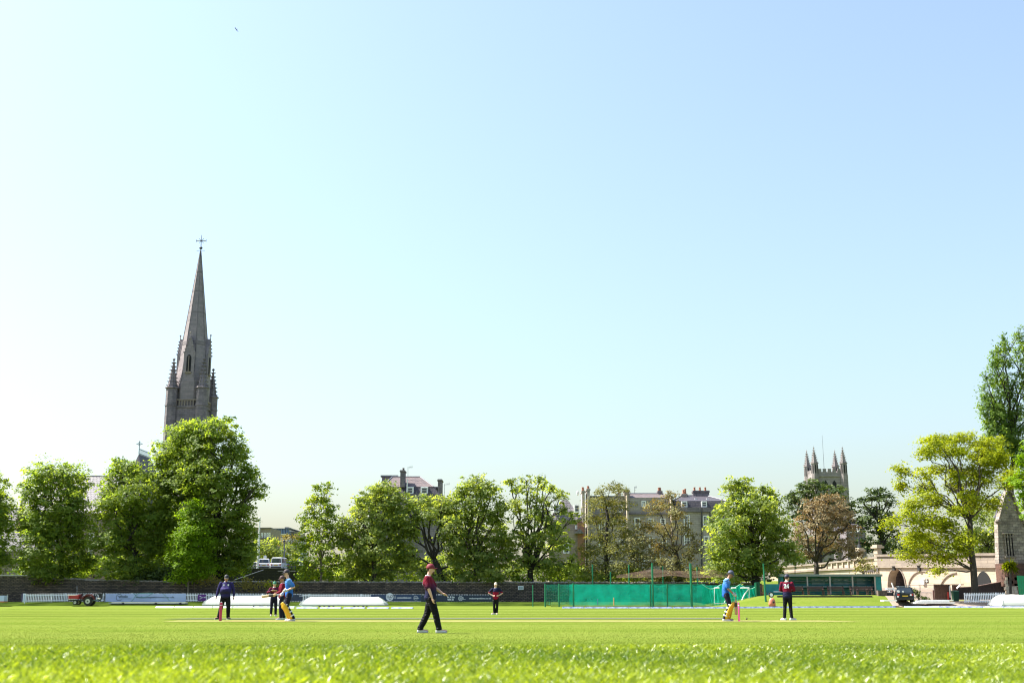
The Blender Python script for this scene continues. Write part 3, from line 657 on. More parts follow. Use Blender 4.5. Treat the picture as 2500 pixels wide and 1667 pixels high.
def aerial(parent, px, pyt, pyb, Y, arm=14, yy=0.5):
    a, b = Vx(px, pyb, Y, yy), Vx(px, pyt, Y, yy); m = MB().tube([a, b], .035, 6)
    c = b - Vector((0, 0, .15)); e = c + Vector((arm * sc_at(Y), .2, arm * .25 * sc_at(Y)))
    m.tube([c, e], .02, 5)
    for t in (.3, .5, .7, .9):
        q = c.lerp(e, t); m.tube([q + Vector((0, 0, -.22)), q + Vector((0, 0, .22))], .012, 4)
    m.build("aerial", LEAD, parent, world=True)

# --- tall mansard house behind the centre left trees
YA = 186
hA = thing("house", Vx(1000, 1440, YA), "tall grey stone mansard house with two white dormers and a chimney before its ridge", "house")
def slab(px0, px1, py0, py1, Y, depth, name, m, parent, dy=0, proud=0.0):
    x0, x1 = PX(px0, py1, Y), PX(px1, py1, Y)
    return MB().box(x0 - proud, x1 + proud, Y + dy - proud, Y + dy + depth, PZ(py1, Y), PZ(py0, Y)).build(name, m, parent, world=True)
def ground_slab(px0, px1, py0, Y, depth, name, m, parent, dy=0):
    x0, x1 = PX(px0, py0, Y), PX(px1, py0, Y)
    return MB().box(x0, x1, Y + dy, Y + dy + depth, G((x0 + x1) / 2, Y) - .3, PZ(py0, Y)).build(name, m, parent, world=True)
ground_slab(925, 1078, 1209, YA, 10, "wall", STONE_D, hA)
slab(925, 1078, 1206, 1209, YA, 10.2, "cornice", STONE_D, hA, dy=-.002, proud=.15)
slab(923, 962, 1156, 1206, YA, 5, "rear_block", STONE_D, hA, dy=5)
slab(921, 964, 1152, 1156, YA, 5.4, "parapet_cap", LEAD, hA, dy=4.8)
def mansard(px0, px1, pyt, pyb, Y, depth, setb, m, parent, name="mansard"):
    x0, x1 = PX(px0, pyb, Y), PX(px1, pyb, Y); z0, z1 = PZ(pyb, Y), PZ(pyt, Y); y0 = Y + .1
    a = [Vector((x0, y0, z0)), Vector((x1, y0, z0)), Vector((x1, y0 + depth, z0)), Vector((x0, y0 + depth, z0))]
    b = [Vector((x0 + setb, y0 + setb, z1)), Vector((x1 - setb, y0 + setb, z1)), Vector((x1 - setb, y0 + depth, z1)), Vector((x0 + setb, y0 + depth, z1))]
    return MB().loft([a, b]).build(name, m, parent, world=True)
def hip(px0, px1, pr0, pr1, pyr, pye, Y, depth, m, parent, name="roof", dy=0.3, over=.15):
    x0, x1 = PX(px0, pye, Y) - over, PX(px1, pye, Y) + over; r0, r1 = PX(pr0, pyr, Y), PX(pr1, pyr, Y)
    z0, z1 = PZ(pye, Y), PZ(pyr, Y); y0 = Y + dy; ym = y0 + depth / 2
    mb = MB().add([(x0, y0, z0), (x1, y0, z0), (x1, y0 + depth, z0), (x0, y0 + depth, z0), (r0, ym, z1), (r1, ym, z1)], [(0, 1, 5, 4), (1, 2, 5), (2, 3, 4, 5), (3, 0, 4), (3, 2, 1, 0)])
    o = mb.build(name, m, parent, world=True)
    cap = MB()
    for a, b in (((r0, ym, z1), (r1, ym, z1)), ((x0, y0, z0), (r0, ym, z1)), ((x1, y0, z0), (r1, ym, z1))): cap.tube([Vector(a) + Vector((0, 0, .03)), Vector(b) + Vector((0, 0, .03))], .1, 6)
    cap.build("ridge_cap", LEAD, o, world=True)
    return o
mansard(930, 1070, 1187, 1206, YA, 9, .5, SLATE, hA)
hip(935, 1056, 952, 1021, 1157.5, 1187, YA, 7, SLATE_R, hA, dy=.55)
for a, b in ((994, 1009), (1028, 1044)):
    d_ = MB(); x0, x1 = PX(a - 1, 1190, YA), PX(b + 1, 1190, YA)
    d_.box(x0, x1, YA + .18, YA + 1.6, PZ(1206, YA), PZ(1187.5, YA))
    dm = d_.build("dormer", WHITE, hA, world=True)
    window(hA, a, b, 1189, 1205, YA + .16, (1, 1), proud=.08, sill=False)
chimney(hA, 977.5, 988, 1147, 1188, YA - .2, 2.2, [(984, 6, .3)], potm=CLAYD)
chimney(hA, 1069, 1078.5, 1169, 1209, YA, 3.0, [], dy=.1)
slab(1054, 1069, 1186, 1189, YA, 6, "flat_roof", LEAD, hA, dy=1)
MB().tube([Vx(993, 1226, YA, -.25), Vx(995, 1169, YA, -.25)], .09, 8).build("vent_pipe", WHITE, hA, world=True)
aerial(hA, 992, 1134, 1158, YA, 12, 3); aerial(hA, 1083, 1178, 1206, YA, 14, 2)
# flat annex wall left of tree gap
ground_slab(903, 926, 1187, YA + 2, 6, "annex_wall", STONE_D, hA)

# --- the terrace: four houses
YT = 184
c1 = thing("house", Vx(1398, 1440, YT), "pale slate roofed terrace house with orange brick bay, left of the twin chimney stacks", "house")
ground_slab(1340, 1428, 1274, YT, 9, "wall", STONE_P, c1)
MB().box(PX(1410, 1300, YT), PX(1426, 1300, YT), YT - .5, YT - .003, G(60, YT) - 3, PZ(1276, YT)).build("brick_bay", BRICK, c1, world=True)
slab(1340, 1428, 1268, 1274, YT, 9.2, "cornice", STONE_P, c1, dy=-.2)
mansard(1340, 1422, 1216, 1268, YT, 8, 2.2, SLATE_L, c1, "roof")
for a, b in ((1402, 1415), (1352, 1366)):
    MB().box(PX(a, 1240, YT), PX(b, 1240, YT), YT + .3, YT + 2.2, PZ(1251, YT), PZ(1230, YT)).build("dormer", WHITE, c1, world=True)
    window(c1, a, b, 1232, 1250, YT + .28, (1, 1), sill=False)
window(c1, 1404, 1417, 1270 + 12, 1291, YT - .001, (2, 2)); window(c1, 1375, 1390, 1325, 1350, YT)
MB().add([tuple(Vx(1402, 1303, YT, -.02)), tuple(Vx(1424, 1303, YT, -.02)), tuple(Vx(1424, 1303, YT, -2.2)), tuple(Vx(1402, 1303, YT, -2.2)), tuple(Vx(1413, 1291, YT, -.02)), tuple(Vx(1413, 1291, YT, -2.2))], [(0, 3, 5, 4), (1, 4, 5, 2), (3, 2, 5), (0, 4, 1), (0, 1, 2, 3)]).build("porch_roof", SLATE_L, c1, world=True)
chimney(c1, 1421, 1427.5, 1197, 1275, YT - .6, 3.4, [(1423, 9, .15), (1424, 9, .4), (1426, 9, .7)], STONE)
chimney(c1, 1433, 1440, 1192, 1275, YT - .9, 3.4, [(1436, 7, .2), (1438, 7, .5)], STONE)
dish = MB().ell((0, 0, 0), .22, .10, .42, 10, 5); dish.xf(Matrix.Translation(Vx(1411, 1203, YT, .5))).build("satellite_dish", WHITE, c1, world=True)

c2 = thing("house", Vx(1487, 1440, YT), "grey rendered terrace house behind the olive tree, between two pale party walls", "house")
ground_slab(1437, 1533, 1262, YT, 9, "wall", STONE, c2)
slab(1436.5, 1532.5, 1212, 1262, YT, 8.4, "attic_wall", STONE, c2, dy=.4)
slab(1437, 1533, 1209.5, 1212, YT, 8.8, "parapet_cap", LEAD, c2, dy=.25)
slab(1437, 1533, 1258, 1262, YT, .5, "cornice", STONE_D, c2, dy=-.35)
for a, b, c_, d_ in ((1470, 1484, 1233, 1250), (1508, 1521, 1232, 1250)): window(c2, a, b, c_, d_, YT + .4, (1, 1))
for a, b, c_, d_ in ((1462, 1476, 1272, 1295), (1514, 1530, 1270, 1285), (1462, 1476, 1318, 1342), (1512, 1526, 1318, 1342)): window(c2, a, b, c_, d_, YT, (2, 3))
for pa, pb in ((1433, 1437.2), (1529.5, 1533.2)):
    z1 = PZ(1216 if pa < 1500 else 1210, YT)
    MB().box(PX(pa, 1290, YT), PX(pb, 1290, YT), YT - 1.3, YT - .004, G(0, YT), z1).build("party_wall", STONE_L, c2, world=True)
chimney(c2, 1513, 1518, 1200, 1212, YT, 1.6, [(1515, 10, .3), (1517, 8, .7)], STONE, dy=2)
chimney(c2, 1524, 1537, 1195, 1218, YT, 1.6, [], STONE_P, dy=.1)

c3 = thing("house", Vx(1590, 1440, YT), "terrace house with a long pinkish slate roof and tall sash windows behind the rusty tree", "house")
ground_slab(1533.5, 1640, 1215, YT, 9, "wall", STONE, c3)
hip(1534, 1634, 1543, 1624, 1200, 1214, YT, 6.5, SLATE_R, c3, dy=.2)
slab(1533.5, 1640, 1252, 1256, YT, .3, "cornice", STONE_D, c3, dy=-.3)
for a, b, c_, d_ in ((1566, 1577, 1222, 1236), (1603, 1612, 1221, 1243), (1549, 1563, 1263, 1291), (1582, 1596, 1265, 1286), (1612, 1625, 1265, 1288), (1556, 1567, 1310, 1330), (1585, 1598, 1312, 1336), (1616, 1628, 1312, 1336), (1560, 1573, 1352, 1376), (1600, 1613, 1352, 1376)):
    window(c3, a, b, c_, d_, YT, (1, 1) if c_ > 1300 or a < 1556 else (2, 4))
MB().box(PX(1636.5, 1290, YT), PX(1641, 1290, YT), YT - 1.4, YT - .004, G(0, YT), PZ(1214, YT)).build("party_wall", STONE_L, c3, world=True)
chimney(c3, 1612, 1622, 1193, 1203, YT, 1.6, [(1615, 8, .3), (1618, 9, .5), (1620, 8, .8)], STONE_D, dy=3)
slab(1628, 1642, 1209, 1216, YT, 2, "stack_base", STONE_D, c3, dy=.1)
aerial(c3, 1554, 1183, 1200, YT, 6, 3)

c4 = thing("house", Vx(1710, 1440, YT), "hipped slate house at the right terrace end with a long chimney stack of three pots", "house")
ground_slab(1641.5, 1775, 1250, YT, 10, "wall", STONE, c4)
slab(1641.5, 1775, 1238, 1250, YT, 10.4, "cornice", STONE_D, c4, dy=-.3)
mansard(1645, 1773, 1221.5, 1238, YT, 9.2, .35, SLATE, c4)
hip(1646, 1772, 1676, 1735, 1203.5, 1221.5, YT, 8, SLATE, c4, dy=.45)
for a, b in ((1664, 1678), (1712.5, 1726)):
    MB().box(PX(a, 1230, YT), PX(b, 1230, YT), YT + .1, YT + 1.6, PZ(1238, YT), PZ(1223, YT)).build("dormer", WHITE, c4, world=True)
    window(c4, a, b, 1223.5, 1237.5, YT + .08, (1, 1), sill=False)
for a, b in ((1700, 1706), (1729, 1735)):
    MB().box(PX(a, 1216, YT), PX(b, 1216, YT), YT + 1.6, YT + 2.9, PZ(1218, YT), PZ(1214, YT)).build("roof_window", WHITE, c4, world=True)
for a, b, c_, d_ in ((1669, 1684, 1257, 1288), (1716, 1731, 1258, 1283), (1670, 1685, 1303, 1335), (1718, 1732, 1308, 1335), (1722, 1736, 1380, 1395)):
    window(c4, a, b, c_, d_, YT, (3, 4), fw=.16)
MB().tube([Vx(1712, 1239, YT, -.42), Vx(1712.5, 1300, YT, -.2), Vx(1713, 1400, YT, -.2)], .1, 8).build("downpipe", IRON, c4, world=True)
MB().tube([Vx(1733, 1250, YT, -.2), Vx(1733, 1300, YT, -.2)], .08, 8).build("downpipe", IRON, c4, world=True)
slab(1641.5, 1775, 1330, 1333, YT, .2, "string_course", STONE_D, c4, dy=-.2)
slab(1690, 1712, 1341, 1345, YT, .3, "string_course", STONE_D, c4, dy=-.3)
chimney(c4, 1672, 1685, 1200, 1208, YT, 1.2, [(1677, 10, .3), (1679, 9, .6), (1682, 13, .5)], STONE, dy=3.4)
chimney(c4, 1702, 1742, 1191, 1207, YT, 1.3, [(1707, 9, .5), (1720.5, 9, .5), (1734, 9, .5)], STONE_D, dy=4.2)
MB().box(PX(1641.7, 1290, YT), PX(1645, 1290, YT), YT - .5, YT - .004, G(0, YT), PZ(1238, YT)).build("party_wall", STONE_L, c4, world=True)

# --- far buildings at left centre
fb = thing("office_block", Vx(690, 1400, 330), "low block with a dark blue glazed top floor beyond the vans", "building")
YF = 330
ground_slab(655, 722, 1313, YF, 20, "wall", mat("pale_render", (0.42, 0.42, 0.44), 0.8), fb)
slab(657, 705, 1290, 1313, YF, 19, "glazed_storey", mat("blue_glazing", (0.09, 0.15, 0.28), 0.2, 0.3, 0.5, spec=.8), fb, dy=.5)
slab(650, 712, 1289, 1290.6, YF, 20, "roof_slab", LEAD, fb, dy=0)
slab(662, 704, 1302.5, 1304, YF, .3, "transom", WHITE, fb, dy=.18)
for k in range(11):
    px = 663 + k * 3.9; slab(px, px + 1.2, 1291, 1302.5, YF, .4, "blind", mat("blue_blind", (0.20, 0.28, 0.45), .6), fb, dy=.08)
slab(685, 694, 1283, 1289, YF, 5, "plant_room", LEAD, fb, dy=6); slab(676, 683, 1286, 1289, YF, 5, "plant_room", LEAD, fb, dy=6)
slab(702, 720, 1295, 1313, YF, 12, "end_wall", STONE_P, fb, dy=4)
fc = thing("stone_building", Vx(640, 1400, 300), "brown stone classical building with tall narrow windows beside the flagpole", "building")
YF = 300
ground_slab(598, 660, 1314, YF, 14, "wall", STONE_P, fc); slab(598, 660, 1289, 1314, YF, 13, "upper_wall", STONE_P, fc, dy=.4)
slab(597, 661, 1287, 1289, YF, 14, "cornice", STONE_D, fc, dy=0); slab(598, 661, 1313, 1315, YF, .6, "string_course", STONE_D, fc, dy=-.3)
for px in (602, 611, 620, 629, 638, 644.5, 651, 656): window(fc, px, px + 4, 1300, 1311, YF + .4, (1, 1), fw=.15)

# --- church with the tall spire
YC = 215
cx = PX(467, 1000, YC)
church = thing("church", (cx, YC, G(cx, YC)), "dark stone gothic church with a tall tapering spire rising behind the left trees", "church")
O = Vector((cx, YC, 0))
def cz(py): return PZ(py, YC - (2.5 if py > 860 else 0))
H = 2.9
def cb(mb, name, m=STONE_D, parent=church, smooth=False):
    R_ = Matrix.Translation(O) @ Matrix.Rotation(math.radians(-3), 4, 'Z')
    return mb.xf(R_).build(name, m, parent, world=True, smooth=smooth)
zb = church.location.z - .5
z_par = cz(975); z_bal = cz(991)
cb(MB().box(-H, H, -H, H, zb, z_bal), "tower_wall", STONE_D)
m = MB()
for zz in (cz(991), cz(1040)): m.box(-H - .22, H + .22, -H - .22, H + .22, zz - .3, zz)
cb(m, "string_course", STONE_D)
# blind tracery panel and belfry openings (mostly behind leaves)
for sx, sy in ((0, -1), (1, 0)):
    m = MB()
    for k in (-1, 1):
        if sy: m.prism([(k * 1.0 - .5, cz(1200)), (k * 1.0 + .5, cz(1200)), (k * 1.0 + .5, cz(1080)), (k * 1.0, cz(1065)), (k * 1.0 - .5, cz(1080))], 'y', -H - .05, -H + .02)
        else: m.prism([(k * 1.0 - .5, cz(1200)), (k * 1.0 + .5, cz(1200)), (k * 1.0 + .5, cz(1080)), (k * 1.0, cz(1065)), (k * 1.0 - .5, cz(1080))], 'x', H - .02, H + .05)
    cb(m, "belfry_opening", DARK)
# parapet balustrade
for q in range(4):
    m = MB(); Rm = Matrix.Rotation(q * math.pi / 2, 4, 'Z')
    m.box(-H + .9, H - .9, -H - .2, -H + .1, z_par - .22, z_par)
    for k in range(8):
        x = -H + 1.05 + k * (2 * H - 2.1) / 7
        m.box(x - .09, x + .09, -H - .15, -H + .05, z_bal, z_par - .22)
    m.xf(Rm); cb(m, "parapet", STONE_P)
# corner turrets with crocketed pinnacles
for q, (sx, sy) in enumerate(((-1, -1), (1, -1), (1, 1), (-1, 1))):
    c = Vector((sx * (H - .05), sy * (H - .05), 0)); m = MB(); z0 = cz(948) + (0 if q != 2 else -.9)
    m.cone(c + Vector((0, 0, zb)), 1.08, 1.08, z0 - zb, 8, math.pi / 8)
    m.cone(c + Vector((0, 0, z0 - .05)), 1.32, 1.24, .28, 8, math.pi / 8)
    m.cone(c + Vector((0, 0, cz(991) - .05)), 1.20, 1.17, .25, 8, math.pi / 8)
    tr = cb(m, "turret", STONE_D)
    m = MB(); hp = cz(884) - cz(948)
    m.cone(c + Vector((0, 0, z0 + .2)), .88, .10, hp, 8, math.pi / 8)
    m.cone(c + Vector((0, 0, z0 + .2 + hp)), .10, .32, .3, 6); m.cone(c + Vector((0, 0, z0 + .5 + hp)), .32, .05, .25, 6)
    for k in range(8):
        a = math.pi / 8 + k * math.pi / 4
        for j in range(7):
            t = (j + .4) / 7; r = .88 * (1 - t) + .1 * t
            e = c + Vector((math.cos(a) * r, math.sin(a) * r, z0 + .2 + hp * t))
            m.tube([e, e + Vector((math.cos(a) * .34, math.sin(a) * .34, .10))], [.12, .03], 4)
    cb(m, "pinnacle", STONE_D)
# spire
zs0 = cz(972); zs1 = cz(613); R0 = 3.62
def ring(t, R=R0, ph=math.pi / 8): return [Vector((math.cos(ph + k * math.pi / 4), math.sin(ph + k * math.pi / 4), 0)) * (R * (1 - t) + .10 * t) + Vector((0, 0, zs0 + (zs1 - zs0) * t)) for k in range(8)]
t0_ = .11; Hs = H - .1
base = [Vector((x, y, z_bal)) for x, y in ((Hs, .9), (.9, Hs), (-.9, Hs), (-Hs, .9), (-Hs, -.9), (-.9, -Hs), (.9, -Hs), (Hs, -.9))]
q0 = ring(t0_); base = [Vector((math.copysign(Hs, v.x) if abs(v.x) > abs(v.y) else v.x * .95, math.copysign(Hs, v.y) if abs(v.y) > abs(v.x) else v.y * .95, z_bal)) for v in q0]
cb(MB().loft([base] + [ring(t) for t in np.linspace(t0_, 1, 12)]), "spire", SPIRE_M)
m = MB()
for k in range(8):
    a, b = ring(.11)[k], ring(1)[k]
    m.tube([a, b], [.10, .04], 5)
for t in (.36, .375, .575, .72, .85):
    r = ring(t - .004, R0 + .03); r2 = ring(t + .004, R0 + .08); m.loft([r, r2])
cb(m, "spire_rib", STONE_D)
for q in range(4):                                     # lucarnes on the four sides
    m = MB(); zl0, zl1, zl2 = cz(930), cz(862), cz(838)
    w = 1.0
    m.prism([(-w, zl0), (w, zl0), (w, zl1), (0, zl2 + .8), (-w, zl1)], 'y', -2.95, 0)
    m.cone((0, -2.9, zl2 + .5), .08, .08, .9, 6); m.ell((0, -2.9, zl2 + 1.5), .2, .2, .14, 8, 4)
    for s_ in (-1, 1):
        for j in range(5):
            t = j / 5; m.box(s_ * w * (1 - t) - .12, s_ * w * (1 - t) + .12, -3.1, -2.9, zl1 + (zl2 + .8 - zl1) * t, zl1 + (zl2 + .8 - zl1) * t + .2)
    m.xf(Matrix.Rotation(q * math.pi / 2, 4, 'Z')); lu = cb(m, "lucarne", SPIRE_M)
    m = MB(); hw = .42; za, zc_ = cz(908), cz(876)
    m.prism([(-hw, za), (hw, za), (hw, zc_)] + [(hw * math.cos(a_), zc_ + .75 * math.sin(a_)) for a_ in np.linspace(.4, 2.74, 5)] + [(-hw, zc_)], 'y', -3.02, -2.94)
    m.xf(Matrix.Rotation(q * math.pi / 2, 4, 'Z')); cb(m, "opening", DARK, lu)
    m = MB().box(-.06, .06, -3.12, -3.021, za, zc_ + .5).box(-hw - .15, hw + .15, -3.2, -2.951, za - .3, za)
    m.xf(Matrix.Rotation(q * math.pi / 2, 4, 'Z')); cb(m, "mullion", STONE_P, lu)
# weather cross
m = MB(); zt_ = cz(613)
m.tube([(0, 0, zt_ - .5), (0, 0, cz(574))], [.09, .04], 6); m.ell((0, 0, zt_ + .6), .34, .34, .26, 8, 5); m.cone((0, 0, zt_ - 1.2), .28, .12, 1.0, 8)
zc2 = cz(588)
m.tube([(-.95, 0, zc2), (.95, 0, zc2)], .07, 6)
for s_ in (-1, 1): m.tube([(s_ * .95, 0, zc2 - .22), (s_ * .95, 0, zc2 + .22)], .05, 5); m.tube([(s_ * .45, 0, zc2 - .45), (0, 0, zc2 + 0), (-s_ * .45, 0, zc2 + .45)], .04, 5)
m.tube([(-.8, 0, zt_ + .1), (.8, 0, zt_ + .1)], .04, 5)
cb(m, "cross", IRON)
# nave, chancel roof, gable and walls seen between the trees
def wprism(pts, y0, y1, name, m_): return MB().prism(pts, 'y', y0, y1).build(name, m_, church, world=True)
YN = 190
xa, xb = PX(20, 1250, YN), PX(420, 1250, YN); ze, zr = PZ(1252, YN), PZ(1174, YN)
MB().add([(xa, YN, ze), (xb, YN, ze), (xb, YN + 16, ze), (xa, YN + 16, ze), (xa + 3, YN + 8, zr + 1.6), (xb, YN + 8, zr + 1.6)], [(0, 1, 5, 4), (1, 2, 5), (2, 3, 4, 5), (3, 0, 4), (3, 2, 1, 0)]).build("nave_roof", SLATE_L, church, world=True)
MB().tube([(xa + 3, YN + 8, zr + 1.65), (xb, YN + 8, zr + 1.65)], .12, 6).build("ridge", LEAD, church, world=True)
MB().box(xa, xb, YN + .3, YN + 15.7, zb, ze - .002).build("nave_wall", STONE_P, church, world=True)
for k in range(9):
    px = 40 + k * 44; window(church, px, px + 12, 1300, 1370, YN + .3, (2, 1), fw=.2, name="window")
YL = 178
xa, xb = PX(323, 1160, YL), PX(372, 1160, YL); za, zr = PZ(1230, YL), PZ(1108, YL); xr = PX(339, 1108, YL)
MB().add([(xa - 1.2, YL - 3, za), (xb, YL - 3, za), (xb, YL + 11, za), (xa - 1.2, YL + 11, za), (xr, YL, zr), (xr, YL + 6, zr)], [(0, 1, 4), (1, 2, 5, 4), (2, 3, 5), (3, 0, 4, 5), (3, 2, 1, 0)]).build("chancel_roof", SLATE, church, world=True)
MB().box(xa - 1, xb - .2, YL - 2.8, YL + 10.5, zb - 1, za - .002).build("chancel_wall", STONE_P, church, world=True)
m = MB(); m.tube([(xr, YL, zr + .75), (xr, YL + 6, zr + .75)], .05, 5); m.tube([(xr, YL, zr + .1), (xr, YL + 6, zr + .1)], .06, 5)
for k in range(15): m.tube([(xr, YL + .4 * k, zr), (xr, YL + .4 * k, zr + .9)], .035, 4)
m.build("cresting", BLUEIRON, church, world=True)
m = MB(); zc3 = PZ(1083, YL); m.tube([(xr, YL, zr), (xr, YL, PZ(1076, YL))], .06, 6); m.tube([(xr - .5, YL, zc3), (xr + .5, YL, zc3)], .05, 5); m.tube([(xr - .32, YL, zc3), (xr, YL, zc3 + .32), (xr + .32, YL, zc3), (xr, YL, zc3 - .32), (xr - .32, YL, zc3)], .035, 5)
m.build("roof_cross", BLUEIRON, church, world=True)
# porch bay with a gothic window left of the small bright tree
YL = 166
ground_slab(395, 432, 1300, YL, 6, "porch_wall", STONE_P, church)
m = MB(); x0, x1 = PX(404, 1340, YL), PX(424, 1340, YL); m.prism([(x0, PZ(1385, YL)), (x1, PZ(1385, YL)), (x1, PZ(1312, YL)), ((x0 + x1) / 2, PZ(1292, YL)), (x0, PZ(1312, YL))], 'y', YL - .06, YL - .005); m.build("porch_window", DARK, church, world=True)
m = MB(); m.tube([(x0, YL - .1, PZ(1385, YL)), (x0, YL - .1, PZ(1312, YL)), ((x0 + x1) / 2, YL - .1, PZ(1291, YL)), (x1, YL - .1, PZ(1312, YL)), (x1, YL - .1, PZ(1385, YL))], .12, 6); m.tube([((x0 + x1) / 2, YL - .1, PZ(1385, YL)), ((x0 + x1) / 2, YL - .1, PZ(1300, YL))], .07, 5); m.build("window_tracery", STONE_P, church, world=True)
ground_slab(560, 592, 1350, YL, 5, "vestry_wall", STONE_D, church)
slab(573, 591, 1370, 1388, YL, .2, "door_frame", mat("grey_frame", (.45, .45, .48), .6), church, dy=-.2); slab(574.5, 589.5, 1372, 1388, YL, .05, "doorway", DARK, church, dy=-.26)

sch = thing("gabled_building", Vx(20, 1430, 172), "pinkish gabled building with slate roof at the far left edge", "building")
YS = 172
xa, xm, xb = PX(25, 1270, YS), PX(36, 1230, YS), PX(48, 1270, YS)
ground_slab(-60, 80, 1345, YS, 8, "wall", brickmat("light_rubble", (.40, .32, .27), (.26, .21, .18), (.1, .09, .08), .5, .25, .03, rubble=.1, stain=.5), sch)
hip(-80, 90, -60, 70, 1236, 1345, YS, 9, SLATE_L, sch, dy=-.2)
MB().prism([(xa, PZ(1300, YS)), (xb, PZ(1300, YS)), (xb, PZ(1270, YS)), (xm, PZ(1230, YS)), (xa, PZ(1270, YS))], 'y', YS + 2, YS + 2.6).build("gable", brickmat("red_stone", (.42, .2, .17), (.33, .17, .15), (.2, .14, .12), .5, .25, .02), sch, world=True)
slab(34.5, 37.5, 1227, 1232, YS, .5, "finial", STONE_D, sch, dy=2)

# --- tower with four pinnacles at right
YB = 300
bx0 = PX(2018, 1200, YB); tb = thing("pinnacled_tower", (bx0, YB, G(bx0, YB)), "square pinkish stone church tower with four crocketed pinnacles and a flagpole", "tower")
Hh = 3.75
def bz(py): return PZ(py, YB - 3)
TWR = brickmat("tower_stone", (0.31, 0.275, 0.27), (0.24, 0.21, 0.21), (0.18, 0.15, 0.14), 0.9, 0.4, 0.02, stain=0.6, staincol=(0.12, 0.10, 0.10), stain_scale=0.5)
def tbb(mb, name, m=TWR): return mb.xf(Matrix.Translation(Vector((bx0, YB, 0)))).build(name, m, tb, world=True)
z1 = bz(1160)
tbb(MB().box(-Hh, Hh, -Hh, Hh, tb.location.z - 1, z1), "wall")
m = MB()
for q in range(4):
    s = MB(); n = 9
    s.box(-Hh, Hh, -Hh - .12, -Hh + .25, z1, z1 + .7)
    for k in range(5):
        x = -Hh + 1.3 + k * (2 * Hh - 2.6) / 4; s.box(x - .42, x + .42, -Hh - .12, -Hh + .25, z1 + .702, z1 + 1.6)
    s.box(-Hh - .2, Hh + .2, -Hh - .25, -Hh - .005, z1 - .4, z1 - .003)
    s.xf(Matrix.Rotation(q * math.pi / 2, 4, 'Z')); tbb(s, "battlement")
for sx, sy in ((-1, -1), (1, -1), (1, 1), (-1, 1)):
    c = Vector((sx * (Hh - .1), sy * (Hh - .1), 0)); m = MB()
    za, zb2, zc_ = tb.location.z, bz(1132), bz(1099)
    m.cone(c + Vector((0, 0, za)), .98, .98, z1 - za, 8, math.pi / 8)
    m.cone(c + Vector((0, 0, z1)), .92, .86, zb2 - z1, 8, math.pi / 8); m.cone(c + Vector((0, 0, zb2)), 1.05, 1.0, .25, 8, math.pi / 8)
    m.cone(c + Vector((0, 0, zb2 + .25)), .74, .07, zc_ - zb2, 8, math.pi / 8)
    m.tube([c + Vector((0, 0, zc_)), c + Vector((0, 0, zc_ + 1.0))], [.07, .03], 5); m.ell(c + Vector((0, 0, zc_ + .5)), .22, .22, .16, 7, 4)
    for k in range(8):
        a = math.pi / 8 + k * math.pi / 4
        for j in range(6):
            t = (j + .3) / 6; r = .74 * (1 - t) + .07 * t
            e = c + Vector((math.cos(a) * r, math.sin(a) * r, zb2 + .25 + (zc_ - zb2) * t)); m.tube([e, e + Vector((math.cos(a) * .28, math.sin(a) * .28, .08))], [.1, .03], 4)
    tbb(m, "pinnacle")
    m = MB()
    for k in range(8):
        a = k * math.pi / 4; d_ = Vector((math.cos(a), math.sin(a), 0)); s_ = Vector((-d_.y, d_.x, 0))
        m.obox(c + d_ * .86 + Vector((0, 0, z1 + (zb2 - z1) * .5)), d_ * .02, s_ * .14, Vector((0, 0, (zb2 - z1) * .36)))
    tbb(m, "lancet", DARK)
m = MB()
for k in (-1, 1): m.prism([(k * 1.1 - .5, bz(1215)), (k * 1.1 + .5, bz(1215)), (k * 1.1 + .5, bz(1180)), (k * 1.1, bz(1172)), (k * 1.1 - .5, bz(1180))], 'y', -Hh - .05, -Hh + .02)
tbb(m, "belfry_opening", DARK)
m = MB(); m.tube([(-.3, 0, z1 - 1), (-.3, 0, bz(1058))], [.07, .03], 6); tbb(m, "flagpole", LEAD)

# --- front stone wall behind the boundary
YW = 140.5
def wall_top(px): return np.interp(px, [-200, 70, 72, 200, 205, 420, 760, 1250, 1900], [1405, 1405, 1410, 1412, 1414, 1418, 1419, 1420, 1421])
fw = thing("boundary_wall", (0, YW, G(0, YW)), "long dark rubble stone wall behind the picket fence and nets", "wall")
m = MB(); xs_ = []
pxs = np.arange(-200, 1861, 20)
rings = []
for px in pxs:
    x = PX(px, 1430, YW); zt1 = PZ(wall_top(px), YW); zg = G(x, YW) - .4
    rings.append([Vector((x, YW, zg)), Vector((x, YW, zt1 - .12)), Vector((x, YW + .45, zt1 - .12)), Vector((x, YW + .45, zg))])
m.loft(rings); m.build("wall_face", RUBBLE, fw, world=True)
cop = mat("coping_stone", (0.26, 0.235, 0.21), .9, .35, 5, .6)
cm = []
for v in range(4):
    r = np.random.default_rng(50 + v); q = MB().ell((0, 0, 0), .27, .3, .13, 8, 5)
    q.v = [tuple(np.array(a) * (1 + r.normal() * .08)) for a in q.v]
    o = q.build("coping_stone", cop, fw); cm.append(o)
rr = np.random.default_rng(60); pos_ = []; px = -60
while px < 1850:
    pos_.append(px); px += 8.2 + rr.uniform(-1.5, 2.2)
for i, px in enumerate(pos_):
    o = cm[i] if i < 4 else cm[i % 4].copy()
    if i >= 4: COL.objects.link(o)
    o.parent = fw
    o.location = (PX(px, 1430, YW), .22, PZ(wall_top(px), YW) - fw.location.z - .07 + rr.uniform(-.03, .03))
    o.rotation_euler = (rr.uniform(-.2, .2), rr.uniform(-.15, .15), rr.uniform(-.3, .3))
MB().box(PX(-60, 1410, YW), PX(72, 1410, YW), YW - .2, YW + .6, PZ(1405, YW), PZ(1403, YW)).build("stone_cap", mat("cap_stone", (.5, .48, .46), .8), fw, world=True)
